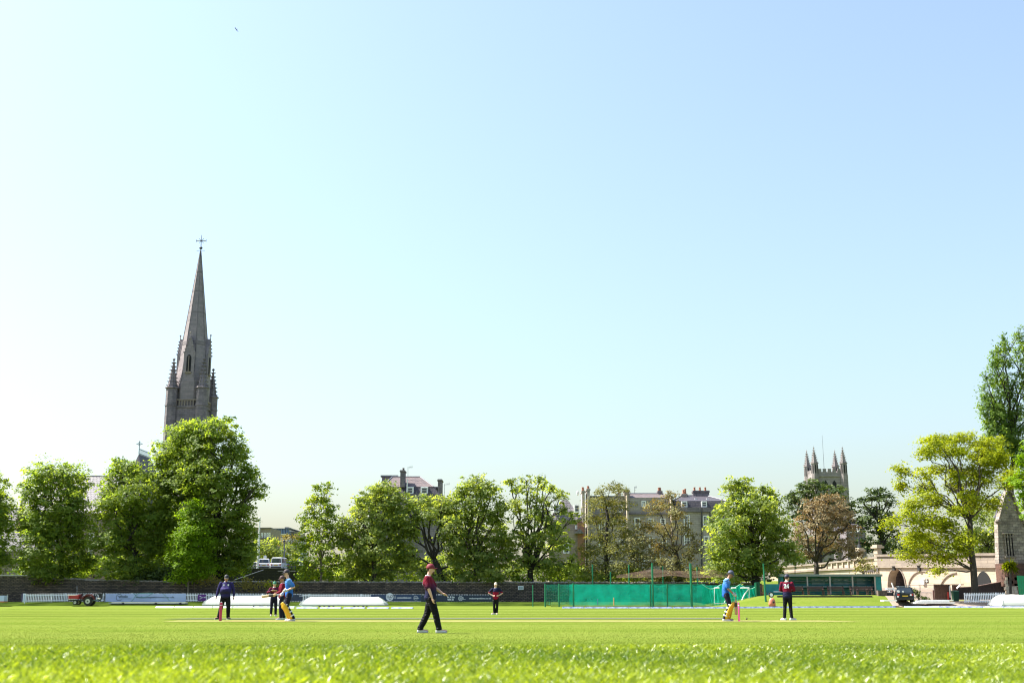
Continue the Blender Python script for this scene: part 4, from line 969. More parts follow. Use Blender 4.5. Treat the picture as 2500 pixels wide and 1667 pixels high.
# retaining wall of the raised car park
rw = thing("retaining_wall", Vx(600, 1440, 166), "dark retaining wall below the raised car park", "wall")
YR = 164
x0, x1 = PX(470, 1400, YR), PX(760, 1400, YR)
MB().box(x0, x1, YR, YR + .6, G(-40, YR) - .5, PZ(1388, YR)).build("wall_face", RETAIN, rw, world=True)
MB().box(x0, x1, YR - .1, YR + .7, PZ(1388, YR), PZ(1386.6, YR)).build("wall_cap", mat("dark_cap", (.10, .10, .11), .8), rw, world=True)
m = MB().tube([Vx(606, 1417, YR, -8), Vx(647, 1391, YR, -1)], .05, 6); m.tube([Vx(680, 1393.5, YR, -.5), Vx(740, 1393.5, YR, -.5)], .04, 6)
m.build("handrail", LEAD, rw, world=True)
deck = MB().box(x0, x1, YR + .62, 230, PZ(1388, YR) - .4, PZ(1388, YR) - .02); tag(deck.build("car_park", mat("asphalt", (.06, .06, .06), .9)), "raised asphalt car park behind the retaining wall", kind="structure")

# --- arched stone wall at right, turned to face left
def frame(pxa, Ya, pxb, Yb, py=1440):
    a = P(pxa, py, Ya); b = P(pxb, py, Yb); a.z = b.z = 0
    u = (b - a); L = u.length; u.normalize(); n = Vector((u.y, -u.x, 0))
    return a, u, n, L
A, U, N, L = frame(2151, 155, 2452, 138)
def along(px):                                # distance along the wall seen at photo column px
    k = (px - 1250) / F
    # x = k * depth ; depth ~ y*cP + (z-h)*sP
    z = 4.0
    # (A.x + s U.x) = k*((A.y+s U.y)*cP + (z-CAM_H)*sP)
    return (k * (A.y * cP + (z - CAM_H) * sP) - A.x) / (U.x - k * U.y * cP)
def Yat(s): return A.y + s * U.y
def W(s, d, z): return A + U * s - N * d + Vector((0, 0, z))
def fall(s): return (PZ(1383, Yat(s)) - PZ(1383, 148))          # the roadway falls gently to the right
def loc_box(mb, s0, s1, d0, d1, z0, z1):
    vs = []
    for z in (z0, z1):
        for s, d in ((s0, d0), (s1, d0), (s1, d1), (s0, d1)): vs.append(W(s, d, z + (fall(s) if z > 1.0 else 0)))
    return mb.add(vs, [(0, 3, 2, 1), (4, 5, 6, 7), (0, 1, 5, 4), (1, 2, 6, 5), (2, 3, 7, 6), (3, 0, 4, 7)])
aw = thing("arched_wall", (A.x, A.y, G(A.x, A.y)), "sunlit pale stone arched wall behind the black car and the brown gates", "wall")
zg = .2
s_c = along(2188); hw = (along(2209) - along(2167)) / 2
zs, za = PZ(1435, Yat(s_c)), PZ(1388, Yat(s_c)); zband = PZ(1383, 148); ztop = PZ(1350, 148)
m = MB()
loc_box(m, 0, s_c - hw, 0, 1.2, zg, zband - .01); loc_box(m, s_c + hw, L + 2, 0, 1.2, zg, zband - .01)
def archz(t): return zs + (za - zs) * math.sqrt(max(0, 1 - t * t)) ** .9
n = 14; ts = np.linspace(-1, 1, n + 1)
for i in range(n):
    t0, t1 = ts[i], ts[i + 1]; a, b = s_c + t0 * hw, s_c + t1 * hw; q0, q1 = archz(t0), archz(t1)
    vs = [W(a, 0, q0), W(b, 0, q1), W(b, 0, zband - .01 + fall(b)), W(a, 0, zband - .01 + fall(a)), W(a, 1.2, q0), W(b, 1.2, q1), W(b, 1.2, zband - .01 + fall(b)), W(a, 1.2, zband - .01 + fall(a))]
    m.add(vs, [(0, 1, 2, 3), (5, 4, 7, 6), (0, 4, 5, 1)])
m.build("wall_face", STONE_L, aw, world=True)
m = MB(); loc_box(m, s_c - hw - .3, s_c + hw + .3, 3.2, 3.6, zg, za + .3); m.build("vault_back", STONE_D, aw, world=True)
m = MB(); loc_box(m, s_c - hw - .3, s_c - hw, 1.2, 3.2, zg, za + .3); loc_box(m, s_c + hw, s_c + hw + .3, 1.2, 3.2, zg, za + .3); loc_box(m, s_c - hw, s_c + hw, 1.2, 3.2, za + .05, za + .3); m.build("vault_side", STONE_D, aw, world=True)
m = MB(); loc_box(m, -.3, L + 2, -.06, 1.3, zband, ztop - .35); m.build("parapet", STONE_P, aw, world=True)
m = MB(); loc_box(m, -.4, L + 2, -.22, 1.5, ztop - .35, ztop - .08); loc_box(m, -.4, L + 2, -.25, -.061, zband - .12, zband + .12); m.build("coping", STONE_P, aw, world=True)
def hood(sc_, hw_, z0, z1, full=1.0, name="arch_moulding"):
    pts = [W(sc_ + t * hw_, -.05, z0 + (z1 - z0) * math.sqrt(max(0, 1 - t * t))) for t in np.linspace(-1, full, 16)]
    MB().tube(pts, .09, 5).build(name, STONE_P, aw, world=True)
hood(s_c, hw + .1, zs, za + .15)
c2s = along(2252); hood(c2s, along(2290) - c2s, PZ(1440, 148), PZ(1393, 148), .3)
c3s = along(2340); hood(c3s, along(2390) - c3s, PZ(1445, 146), PZ(1398, 146), -.1)
for px in (2186, 2247):
    s_ = along(px); m = MB(); loc_box(m, s_ - .16, s_ + .16, -.3, -.01, PZ(1392, 148), PZ(1384, 148)); m.cone(W(s_, -.2, PZ(1386, 148)), .12, .3, .35, 6); m.build("rainwater_head", IRON, aw, world=True)
s_ = along(2262); m = MB(); loc_box(m, s_ - .22, s_ + .22, -.04, -.01, PZ(1422, 148), PZ(1413, 148)); ww = m.build("window", DARK, aw, world=True)
m = MB(); loc_box(m, s_ - .02, s_ + .02, -.08, -.041, PZ(1422, 148), PZ(1413, 148)); loc_box(m, s_ - .22, s_ + .22, -.07, -.041, PZ(1418, 148), PZ(1417, 148)); m.build("glazing_bar", WHITE, ww, world=True)
# right dark arch in tree shade
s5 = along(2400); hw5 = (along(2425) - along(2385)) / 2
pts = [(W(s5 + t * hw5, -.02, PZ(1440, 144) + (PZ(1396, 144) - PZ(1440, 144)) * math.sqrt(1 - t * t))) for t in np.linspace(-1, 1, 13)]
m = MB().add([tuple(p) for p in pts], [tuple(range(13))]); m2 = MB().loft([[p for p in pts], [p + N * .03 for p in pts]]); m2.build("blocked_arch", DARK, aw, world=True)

# --- balustraded approach wall, left of the arches
bw = thing("balustrade_wall", Vx(2020, 1430, 156), "pale stone approach wall with panelled parapet rising to the two stone piers", "wall")
A2, U2, N2, L2 = frame(1880, 178, 2152, 155.5)
def W2(s, d, z): return A2 + U2 * s - N2 * d + Vector((0, 0, z))
def s_at(px): k = (px - 1250) / F; return (k * (A2.y * cP + 3 * sP) - A2.x) / (U2.x - k * U2.y * cP)
def Y2(s): return A2.y + s * U2.y
def strip(px0, px1, f0, f1, d0, d1, name, m_, n=10):
    m = MB(); rings = []
    for px in np.linspace(px0, px1, n + 1):
        s = s_at(px); Y = Y2(s); za = f0(px, Y); zb_ = f1(px, Y)
        rings.append([W2(s, d0, za), W2(s, d0, zb_), W2(s, d1, zb_), W2(s, d1, za)])
    return m.loft(rings).build(name, m_, bw, world=True)
top = lambda px, Y: PZ(np.interp(px, [1880, 1990, 2152], [1384, 1375, 1357]), Y)
low = lambda px, Y: PZ(np.interp(px, [1880, 1990, 2152], [1402, 1394, 1386]), Y)
gnd = lambda px, Y: G(PX(px, 1440, Y), Y) - .4
strip(1880, 2150, gnd, lambda p, Y: low(p, Y) - .02, 0, .9, "wall_face", STONE_L)
strip(1880, 2150, low, lambda p, Y: low(p, Y) + .25, -.22, 1.0, "string_course", STONE_P)
strip(1880, 2150, lambda p, Y: low(p, Y) + .252, lambda p, Y: top(p, Y) - .24, .12, .7, "parapet_wall", STONE_L)
strip(1880, 2150, lambda p, Y: top(p, Y) - .238, top, -.1, .9, "coping", STONE_P)
for px in np.arange(1990, 2092, 13.5):
    strip(px, px + 2.5, lambda p, Y: low(p, Y) + .254, lambda p, Y: top(p, Y) - .242, -.05, .119, "parapet_pier", STONE_L, 1)
for px in np.arange(2104, 2146, 5):
    strip(px, px + 2, lambda p, Y: low(p, Y) - .5, lambda p, Y: low(p, Y) - .003, -.18, -.002, "corbel", STONE_D, 1)
for px, pyt, wpx in ((2098, 1337, 9), (2142, 1329, 11)):
    s = s_at(px); Y = Y2(s); w = wpx * sc_at(Y) / 2 * 1.1; pr = thing("stone_pier", W2(s, 0, G(PX(px, 1440, Y), Y)), "banded pale stone pier %s" % ("carrying the lamp post" if px < 2120 else "at the left end of the arched wall"), "pier")
    zt2 = PZ(pyt, Y); m = MB(); z = pr.location.z - .3
    i = 0
    while z < zt2 - .5:
        h = min(.42, zt2 - .5 - z); e = w + (.05 if i % 2 else 0)
        m.obox(W2(s, .3, z + h / 2), U2 * e, N2 * e, Vector((0, 0, h / 2))); z += h + .003; i += 1
    m.build("shaft", STONE_L, pr, world=True)
    m = MB().obox(W2(s, .3, zt2 - .33), U2 * (w + .28), N2 * (w + .28), Vector((0, 0, .13))); m.obox(W2(s, .3, zt2 - .1), U2 * (w + .12), N2 * (w + .12), Vector((0, 0, .098))); m.build("cap", STONE_L, pr, world=True)
Yl = Y2(s_at(2098)); lp = thing("lamp_post", Vector((PX(2099, 1340, Yl), Yl + .1, PZ(1336, Yl) + .01)), "dark lamp post with a white glass lantern on the stone pier", "lamp")
m = MB(); hL = PZ(1298, Yl) - PZ(1336, Yl)
m.cone((0, 0, 0), .3, .16, .5, 8); m.tube([(0, 0, .4), (0, 0, hL)], [.11, .07], 8); m.ell((0, 0, hL * .6), .17, .17, .12, 8, 4); m.build("post", IRON, lp)
m = MB(); m.cone((0, 0, hL), .16, .30, .62, 6); m.build("lantern", mat("lamp_glass", (.75, .78, .8), .3, .03), lp)
m = MB(); m.cone((0, 0, hL + .62), .36, .06, .32, 6); m.cone((0, 0, hL + .94), .05, .02, .2, 6); m.build("lantern_cap", IRON, lp)
# white sign on a post left of the shelter
sg = thing("post_sign", Vx(1941, 1412, 134), "small white sign panel on a thin pale post above the shelter roof", "sign")
MB().tube([Vx(1941, 1412, 134), Vx(1941, 1365, 134)], .05, 6).build("post", LEAD, sg, world=True)
slab(1932, 1939, 1366, 1378, 134, .06, "panel", WHITE, sg)

# --- gabled stone church house at the right edge
rg = thing("gabled_stone_building", Vx(2470, 1440, 131), "old pale stone gabled building with a traceried window at the right edge", "building")
YG = 131
OLD = brickmat("old_stone", (.42, .365, .31), (.25, .21, .18), (.13, .11, .095), .6, .3, .02, stain=.85, staincol=(.08, .07, .065), stain_scale=1.3, rubble=.14)  # dark patches partly stand for dappled tree shade, painted into the stone
g = [(2436, 1410), (2436, 1275), (2440, 1262), (2452, 1215), (2459, 1196), (2470, 1202), (2492, 1262), (2530, 1330), (2560, 1400), (2560, 1410)]
gp = [(PX(a, b, YG), PZ(b, YG)) for a, b in g]; gp[0] = (gp[0][0], .2); gp[-1] = (gp[-1][0], .2)
MB().prism(gp, 'y', YG, YG + 1.0).build("gable_wall", OLD, rg, world=True)
x0, x1 = PX(2443, 1300, YG), PX(2560, 1300, YG)
MB().add([(PX(2459, 1196, YG), YG + 1.01, PZ(1199, YG)), (x1 + 8, YG + 1.01, PZ(1400, YG)), (x1 + 8, YG + 1.5, PZ(1400, YG)), (PX(2459, 1196, YG), YG + 1.5, PZ(1199, YG)), (x0, YG + 1.01, PZ(1262, YG)), (x0, YG + 1.5, PZ(1262, YG))], [(0, 1, 2, 3), (0, 3, 5, 4)]).build("roof", SLATE, rg, world=True)
MB().box(x0, x0 + .6, YG + 1.01, YG + 1.5, .2, PZ(1270, YG)).build("side_wall", OLD, rg, world=True)
m = MB()
for a, b in ((0, 1),): pass
cop_pts = [Vector((a, YG - .15, b)) for a, b in gp[2:8]]
m.tube(cop_pts, .16, 5); m.ell((gp[4][0], YG - .1, gp[4][1] + .3), .25, .25, .4, 7, 5); m.ell((gp[1][0], YG - .1, gp[1][1] + .1), .35, .3, .3, 7, 4)
m.build("gable_coping", OLD, rg, world=True)
x0, x1 = PX(2454, 1330, YG), PX(2474, 1330, YG); za, zb_ = PZ(1357, YG), PZ(1303, YG)
MB().box(x0, x1, YG - .05, YG - .004, za, zb_).build("window", DARK, rg, world=True)
w_ = rg.children[-1]
m = MB()
for k in range(4): xx = x0 + (x1 - x0) * k / 3; m.box(xx - .07, xx + .07, YG - .15, YG - .051, za, zb_)
for k in range(3):
    xx = x0 + (x1 - x0) * (k + .5) / 3; r_ = (x1 - x0) / 6
    m.tube([(xx - r_, YG - .1, zb_ - .7), (xx - r_ * .6, YG - .1, zb_ - .4), (xx, YG - .1, zb_ - .25), (xx + r_ * .6, YG - .1, zb_ - .4), (xx + r_, YG - .1, zb_ - .7)], .05, 5)
m.box(x0 - .2, x1 + .2, YG - .25, YG - .051, zb_, zb_ + .15); m.box(x0 - .2, x1 + .2, YG - .25, YG - .051, za - .15, za)
m.build("tracery", OLD, w_, world=True)
# low house to its right side in orange brick
slab(2462, 2560, 1374, 1430, YG - 4, 3, "lower_wall", brickmat("dark_brick", (.17, .08, .055), (.11, .06, .045), (.09, .07, .06), .24, .08, .01, stain=.7, staincol=(.04, .03, .03), stain_scale=1.0), rg)
# distant house pieces behind the yellow tree and copper tree
fh = thing("house", Vx(2092, 1400, 190), "dark roofed house half hidden between the copper tree and the pine", "house")
YH = 190
ground_slab(2066, 2112, 1290, YH, 8, "wall", STONE_D, fh); hip(2064, 2114, 2078, 2092, 1258, 1290, YH, 8, SLATE, fh)
window(fh, 2074, 2088, 1288, 1300, YH, (3, 2))
# ---------------------------------------------------------------- picket fence and hoardings
YP = 137.0
PLASTIC = mat("white_plastic", (0.84, 0.85, 0.88), 0.5, 0.04, 6)
def text_mesh(s, size, bold=0.0, shear=0.0):
    c = bpy.data.curves.new("lettering", 'FONT'); c.body = s; c.size = size; c.offset = bold; c.shear = shear; c.resolution_u = 2
    c.align_x = 'LEFT'; c.align_y = 'BOTTOM'
    o = bpy.data.objects.new("lettering", c); COL.objects.link(o)
    dg = bpy.context.evaluated_depsgraph_get(); me = bpy.data.meshes.new_from_object(o.evaluated_get(dg))
    bpy.data.objects.remove(o); me.materials.clear(); return me
def lettering(s, x0, x1, y, z0, h, matr, parent, bold=0.008, shear=0.0, name="lettering", rot=None):
    """flat print facing the field, squeezed to run from x0 to x1"""
    me = text_mesh(s, h * 1.35, bold, shear)
    vs = [v.co.copy() for v in me.vertices]; xa = min(v.x for v in vs); xb = max(v.x for v in vs)
    ya = min(v.y for v in vs); yb = max(v.y for v in vs)
    org = Vector((0, 0, 0)); q = parent
    while q is not None: org += q.location; q = q.parent
    for v in me.vertices:
        p = Vector((x0 + (v.co.x - xa) / (xb - xa) * (x1 - x0), y, z0 + (v.co.y - ya) / (yb - ya) * h))
        v.co = p - org
    me.materials.append(matr)
    o = bpy.data.objects.new(name, me); COL.objects.link(o); o.parent = parent
    return o
def fence_run(label, px0, px1, Y0, Y1, ztop0, ztop1, h=0.95, pitch=0.185, name="picket_fence", joined=False):
    """white picket fence from px0 to px1: each picket a part"""
    a = P(px0, 1455, Y0); b = P(px1, 1455, Y1)
    zA, zB = PZ(ztop0, Y0) - h, PZ(ztop1, Y1) - h
    root = thing(name, (a.x, Y0, zA), label, "fence")
    L_ = (Vector((b.x, b.y, 0)) - Vector((a.x, a.y, 0))).length; n = max(2, int(L_ / pitch)); ang = math.atan2(b.y - a.y, b.x - a.x)
    w = .042
    pk = MB(); poly = [(-w, 0), (w, 0), (w, h - .09), (0, h), (-w, h - .09)]
    pk.prism(poly, 'y', -.012, .012)
    first = None
    if joined:
        jm = MB()
        for i in range(n + 1):
            t = i / n; o_ = Vector(((b.x - a.x) * t, (b.y - a.y) * t, (zB - zA) * t + .03)); jm.add([Vector(v) + o_ for v in pk.v], pk.f)
        jm.build("pickets", PLASTIC, root)["kind"] = "stuff"
    for i in range(0 if joined else n + 1):
        t = i / n
        if first is None: o = first = pk.build("picket", PLASTIC, root)
        else:
            o = first.copy(); COL.objects.link(o); o.parent = root
        o.location = ((b.x - a.x) * t, (b.y - a.y) * t, (zB - zA) * t + .03); o.rotation_euler = (0, 0, ang)
    for zz in (.18, h - .2):
        d = Vector((b.x - a.x, b.y - a.y, zB - zA)); off = Vector((-math.sin(ang), math.cos(ang), 0)) * .035
        MB().bar(off + Vector((0, 0, zz)), d + off + Vector((0, 0, zz)), .05, .10).build("rail", PLASTIC, root)
    for k in range(int(L_ / 3) + 1):
        p = Vector((b.x - a.x, b.y - a.y, zB - zA)) * min(1, k * 3 / L_) + Vector((-math.sin(ang), math.cos(ang), 0)) * .11
        MB().box(p.x - .05, p.x + .05, p.y - .05, p.y + .05, p.z - .25, p.z + h).build("post", PLASTIC, root)
    return root
fence_run("short white picket fence slanting back to the left of the red tractor", 62, 158, 134, YP, 1449, 1447.5)
fence_run("white picket fence run behind the red tractor", 158, 256, YP, YP, 1447.3, 1447.3)
f1 = fence_run("white picket fence carrying the pale blue wob banner and the purple hoarding", 256, 690, YP, YP, 1447, 1448, joined=True)
f2 = fence_run("white picket fence carrying the navy hoardings left of the distant fielder", 690, 1205, YP, YP, 1448.2, 1450.5, joined=True)
gatep = thing("white_gate_panel", Vx(56, 1466, 134), "pale blue white gate panel at the left end of the picket fence", "gate")
slab(55, 62, 1448, 1469, 133.9, .08, "panel", PLASTIC, gatep); slab(51, 54.5, 1448, 1469, 133.9, .1, "post", mat("purple_post", (.10, .08, .14), .6), gatep); slab(57, 59, 1450, 1467, 133.85, .03, "inset", mat("pale_blue", (.45, .55, .72), .6), gatep)
NAVY = mat("navy_vinyl", (0.018, 0.045, 0.12), 0.45, 0.12, 2)
NAVYD = mat("navy_vinyl_dark", (0.014, 0.028, 0.062), 0.45, 0.12, 2)
PRINT = mat("white_print", (0.72, 0.74, 0.78), 0.6, 0.03)
def hoard(label, pxa, pxb, pyt, pyb, matr, Y=YP - .05):
    x0, x1 = PX(pxa, 1458, Y), PX(pxb, 1458, Y); z0, z1 = PZ(pyb, Y), PZ(pyt, Y)
    root = thing("hoarding", ((x0 + x1) / 2, Y, z0), label, "banner")
    m = MB(); n = 24; rr = np.random.default_rng(int(pxa))
    rings = []
    for i in range(n + 1):
        x = x0 + (x1 - x0) * i / n; d = rr.normal() * .008
        rings.append([Vector((x, Y - .012 + d, z0)), Vector((x, Y - .012 + d * .3, z1)), Vector((x, Y + .01, z1)), Vector((x, Y + .01, z0))])
    m.loft(rings).build("vinyl_sheet", matr, root, world=True)
    return root, Y - .035
def ringlogo(root, pxc, pyc, r, Y, matr=PRINT, name="ring_logo", open_=False):
    c = Vx(pxc, pyc, Y); R_ = r * sc_at(Y); m = MB()
    a0, a1 = (0.6, 5.6) if open_ else (0, 2 * math.pi)
    pts = [c + Vector((math.cos(a) * R_, 0, math.sin(a) * R_)) for a in np.linspace(a0, a1, 20)]
    rings = [[p + (c - p) * .0 + Vector((0, -.002, 0)), p + (c - p) * .16 + Vector((0, -.002, 0)), p + (c - p) * .16, p] for p in pts]
    m.loft(rings).build(name, matr, root, world=True)
# navy hoardings
h1, y_ = hoard("navy hoarding glimpsed between the blue shirted batsman and the long white cover", 690, 738, 1451, 1466, NAVYD)
lettering("In it to", PX(731, 1457, y_), PX(740, 1457, y_), y_, PZ(1456, y_), .22, PRINT, h1)
h2, y_ = hoard("royal blue hoarding right of the long white cover with the club crest and web address", 905, 1028, 1451, 1466.5, NAVY)
c = Vx(951.5, 1456.5, y_); R_ = 9.3 * sc_at(YP)
MB().loft([[c + Vector((math.cos(a) * R_, -.004, math.sin(a) * R_)) for a in np.linspace(0, 2 * math.pi, 24, endpoint=False)], [c + Vector((math.cos(a) * R_, .004, math.sin(a) * R_)) for a in np.linspace(0, 2 * math.pi, 24, endpoint=False)]]).build("crest", PRINT, h2, world=True)
for dx, dz in ((-4.3, .5), (4.5, 1.8), (.8, -3.6)):
    q = Vx(951.5 + dx, 1456.5 - dz, y_ - .012); m = MB(); r1 = 3.1 * sc_at(YP)
    pts = [q + Vector((math.cos(a) * r1, 0, math.sin(a) * r1)) for a in np.linspace(0, 2 * math.pi, 14)]
    m.loft([[p, p + (q - p) * .35, p + (q - p) * .35 + Vector((0, .003, 0)), p + Vector((0, .003, 0))] for p in pts]).build("crest_ring", NAVYD, h2, world=True)
lettering("wanhoofthub.com", PX(969, 1458, y_), PX(1004, 1458, y_), y_, PZ(1460.5, y_), .21, PRINT, h2)
lettering("club", PX(963, 1458, y_), PX(966, 1458, y_), y_, PZ(1461, y_), .4, PRINT, h2)
ringlogo(h2, 1015, 1459, 5.2, y_, open_=True); lettering("wob", PX(1011, 1458, y_), PX(1022, 1458, y_), y_ - .006, PZ(1460.5, y_), .17, PRINT, h2)
h3, y_ = hoard("dark navy hoarding reading in it to win it, ending at the distant fielder", 1028.5, 1203, 1452, 1468, NAVYD)
lettering("In it to", PX(1092, 1458, y_), PX(1110, 1458, y_), y_, PZ(1459.3, y_), .25, PRINT, h3, bold=.014)
lettering("win it", PX(1092, 1458, y_), PX(1108, 1458, y_), y_, PZ(1465, y_), .23, PRINT, h3, bold=.014)
ringlogo(h3, 1124.5, 1460, 5.6, y_, open_=True); lettering("wob", PX(1121, 1458, y_), PX(1132, 1458, y_), y_ - .006, PZ(1460.3, y_), .2, PRINT, h3)
slab(1121, 1136.5, 1462, 1462.9, y_ - .003, .003, "underline", PRINT, h3)
lettering("wobcompetitions.co.uk", PX(1145, 1458, y_), PX(1199, 1458, y_), y_, PZ(1463, y_), .24, PRINT, h3)
# the pale blue banner
PB = mat("pale_blue_vinyl", (0.42, 0.50, 0.74), 0.45, 0.1, 1.2)
h4, y_ = hoard("pale blue crumpled banner with dark wob lettering hung on the picket fence", 258, 454, 1448.7, 1469, PB, YP - .12)
GREY = mat("slate_print", (0.06, 0.09, 0.14), 0.6)
ringlogo(h4, 291, 1457.5, 8, y_, GREY, open_=True); lettering("wob", PX(288, 1458, y_), PX(312, 1458, y_), y_ - .006, PZ(1458.5, y_), .32, GREY, h4, bold=.012)
slab(290, 321, 1460.2, 1461.2, y_ - .003, .003, "underline", GREY, h4)
lettering("wobcompetitions.co.uk", PX(331, 1458, y_), PX(426, 1458, y_), y_, PZ(1460.5, y_), .28, GREY, h4)
h5, y_ = hoard("small purple hoarding with a white arrow beside the left white cover", 483, 503, 1450.5, 1466, mat("purple_vinyl", (0.11, 0.015, 0.20), .45), YP - .05)
m = MB(); a = Vx(487.5, 1454.5, y_); b = Vx(494.5, 1458, y_); c_ = Vx(487.5, 1461.5, y_)
m.tube([a, b, c_], .045, 5); m.build("arrow", PRINT, h5, world=True)
lettering("wob", PX(497, 1458, y_), PX(503, 1458, y_), y_, PZ(1459, y_), .2, PRINT, h5)
# hose hanging on the blue banner
hs = thing("hose", Vx(330, 1470, YP - .4), "thin teal hose draped over the pale blue banner", "hose")
m = MB()
m.tube([Vx(a, b, YP - .32) for a, b in ((308, 1475), (320, 1468), (327, 1460), (332, 1451), (342, 1447.5), (362, 1447), (374, 1447.5))], .03, 5)
m.tube([Vx(a, b, YP - .34) for a, b in ((325, 1447), (336, 1456), (350, 1458.5), (362, 1454), (372, 1448))], .03, 5)
m.tube([Vx(a, b, YP - .33) for a, b in ((398, 1448), (407, 1457), (414, 1466))], .025, 5)
m.build("hose_line", mat("teal_hose", (.06, .22, .20), .5), hs, world=True)

# ---------------------------------------------------------------- mobile pitch covers
TARP = leafmat("white_tarpaulin", (0.80, 0.80, 0.79), (0.82, 0.82, 0.81), trans=0.4, rough=0.5, tcol=(1.0, 1.0, 1.0))
TARPG = leafmat("cover_end_sheet", (0.60, 0.65, 0.63), (0.62, 0.67, 0.65), trans=0.35, tcol=(1.0, 1.0, 1.0))
STEEL = mat("galvanised_steel", (0.36, 0.38, 0.40), 0.4, 0.15, 4, metal=.6)
RUBBER = mat("rubber", (0.02, 0.02, 0.02), 0.8)
def cover(label, px0, px1, pyt, pyb, Y, depth=3.4, ins=.95, endmat=TARP, hitch=-1):
    x0, x1 = PX(px0, pyb, Y), PX(px1, pyb, Y); z0, z1 = PZ(pyb, Y), PZ(pyt, Y); g = G((x0 + x1) / 2, Y)
    root = thing("pitch_cover", ((x0 + x1) / 2, Y, g), label, "pitch cover")
    def prof(x, s, ins_):
        return [Vector((x, Y + depth / 2 - math.cos(a) * depth / 2, z0 + (z1 - z0) * math.sin(a) ** .75)) for a in np.linspace(0, math.pi, 13)]
    n = 26; rings = []
    rr = np.random.default_rng(int(px0))
    for i in range(n + 1):
        t = i / n; rings.append([])
        for a in np.linspace(0, math.pi, 13):
            s_ = math.sin(a) ** 1.05
            xa, xb = x0 + ins * s_ ** 1.3, x1 - ins * s_ ** 1.3
            x = xa + (xb - xa) * t; sag = -.02 * abs(math.sin(t * math.pi * 6)) * s_ + rr.normal() * .004
            rings[-1].append(Vector((x, Y + depth / 2 - math.cos(a) * depth / 2, z0 + (z1 - z0) * s_ + sag)))
    MB().loft(rings, cap=False, close=False).build("sheet", TARP, root, world=True, smooth=True)
    for r_, nm in ((rings[0], -1), (rings[-1], 1)):
        MB().add([tuple(p) for p in r_], [tuple(range(13))]).build("end_panel", endmat, root, world=True)
        MB().tube([p + Vector((nm * .01, 0, 0)) for p in r_], .035, 5).build("hoop", STEEL, root, world=True)
    m = MB()
    for yy in (Y + .02, Y + depth - .02): m.box(x0, x1, yy - .05, yy + .05, z0 - .12, z0 - .005)
    m.build("side_rail", STEEL, root, world=True)
    for t in (.235, .345, .64, .745):
        xx = x0 + (x1 - x0) * t
        for yy in (Y + .15, Y + depth - .15):
            zg = G(xx, yy); r = max(.13, min(.2, (z0 - .1 - zg) * .55))
            w = MB(); w.tube([(xx - .0, yy - .05, zg + r), (xx, yy + .05, zg + r)], [r, r], 12); wo = w.build("wheel", RUBBER, root, world=True)
            MB().box(xx - .03, xx + .03, yy - .08, yy - .055, zg + r, z0 - .06).build("bracket", STEEL, wo, world=True)
    if hitch:
        xh = x0 if hitch < 0 else x1
        MB().tube([(xh + .1, Y, z0 - .1), (xh + .4, Y - .3, G(xh, Y) + .08), (xh + 1.4, Y - .35, G(xh, Y) + .06), (xh + 1.9, Y, z0 - .1)], .03, 6).build("tow_rope", mat("tow_rope", (.45, .6, .5), .8), root, world=True)
    return root
cover("long white domed pitch cover on wheels between the batsman and the navy hoardings", 731, 940, 1456, 1475.5, 126.5, endmat=TARPG)
cover("long white domed pitch cover on wheels behind the umpire", 494, 690, 1454, 1475, 127.0, hitch=1)
cb0 = thing("trailer_frame", Vx(355, 1476, 133), "low dark wheeled trailer frame lying under the pale blue banner", "trailer")
x0, x1 = PX(268, 1470, 133), PX(455, 1470, 133); z = PZ(1471, 133)
MB().box(x0, x1, 132.6, 133.6, z - .1, z).build("frame", STEEL, cb0, world=True)
MB().box(x0 + .3, x1, 132.7, 133.5, z, z + .06).build("folded_sheet", TARP, cb0, world=True)
for px in (300, 380, 440): MB().tube([Vx(px, 1474, 132.55), Vx(px, 1474, 132.7)], [.17, .17], 10).build("wheel", RUBBER, cb0, world=True)
wb = thing("white_box", Vx(2, 1468, 131), "white box with a red foot cut off by the left edge", "box")
slab(-14, 9.5, 1453, 1467, 131, 1, "box_body", PB, wb); slab(-14, 9.5, 1467, 1469.5, 131, 1, "red_base", mat("red_trim", (.4, .05, .04), .6), wb)
st_ = thing("metal_stake", Vx(18.5, 1466, 131), "thin pale stake standing right of the white box at the left edge", "stake"); MB().tube([Vx(18.5, 1467, 131), Vx(18.5, 1450, 131)], .035, 6).build("rod", STEEL, st_, world=True)
st_ = thing("metal_stake", Vx(188, 1448, 140.2), "slim grey stake against the dark wall above the tractor", "stake"); MB().tube([Vx(188, 1448, 140.2), Vx(188, 1430, 140.3)], .03, 6).build("rod", STEEL, st_, world=True)

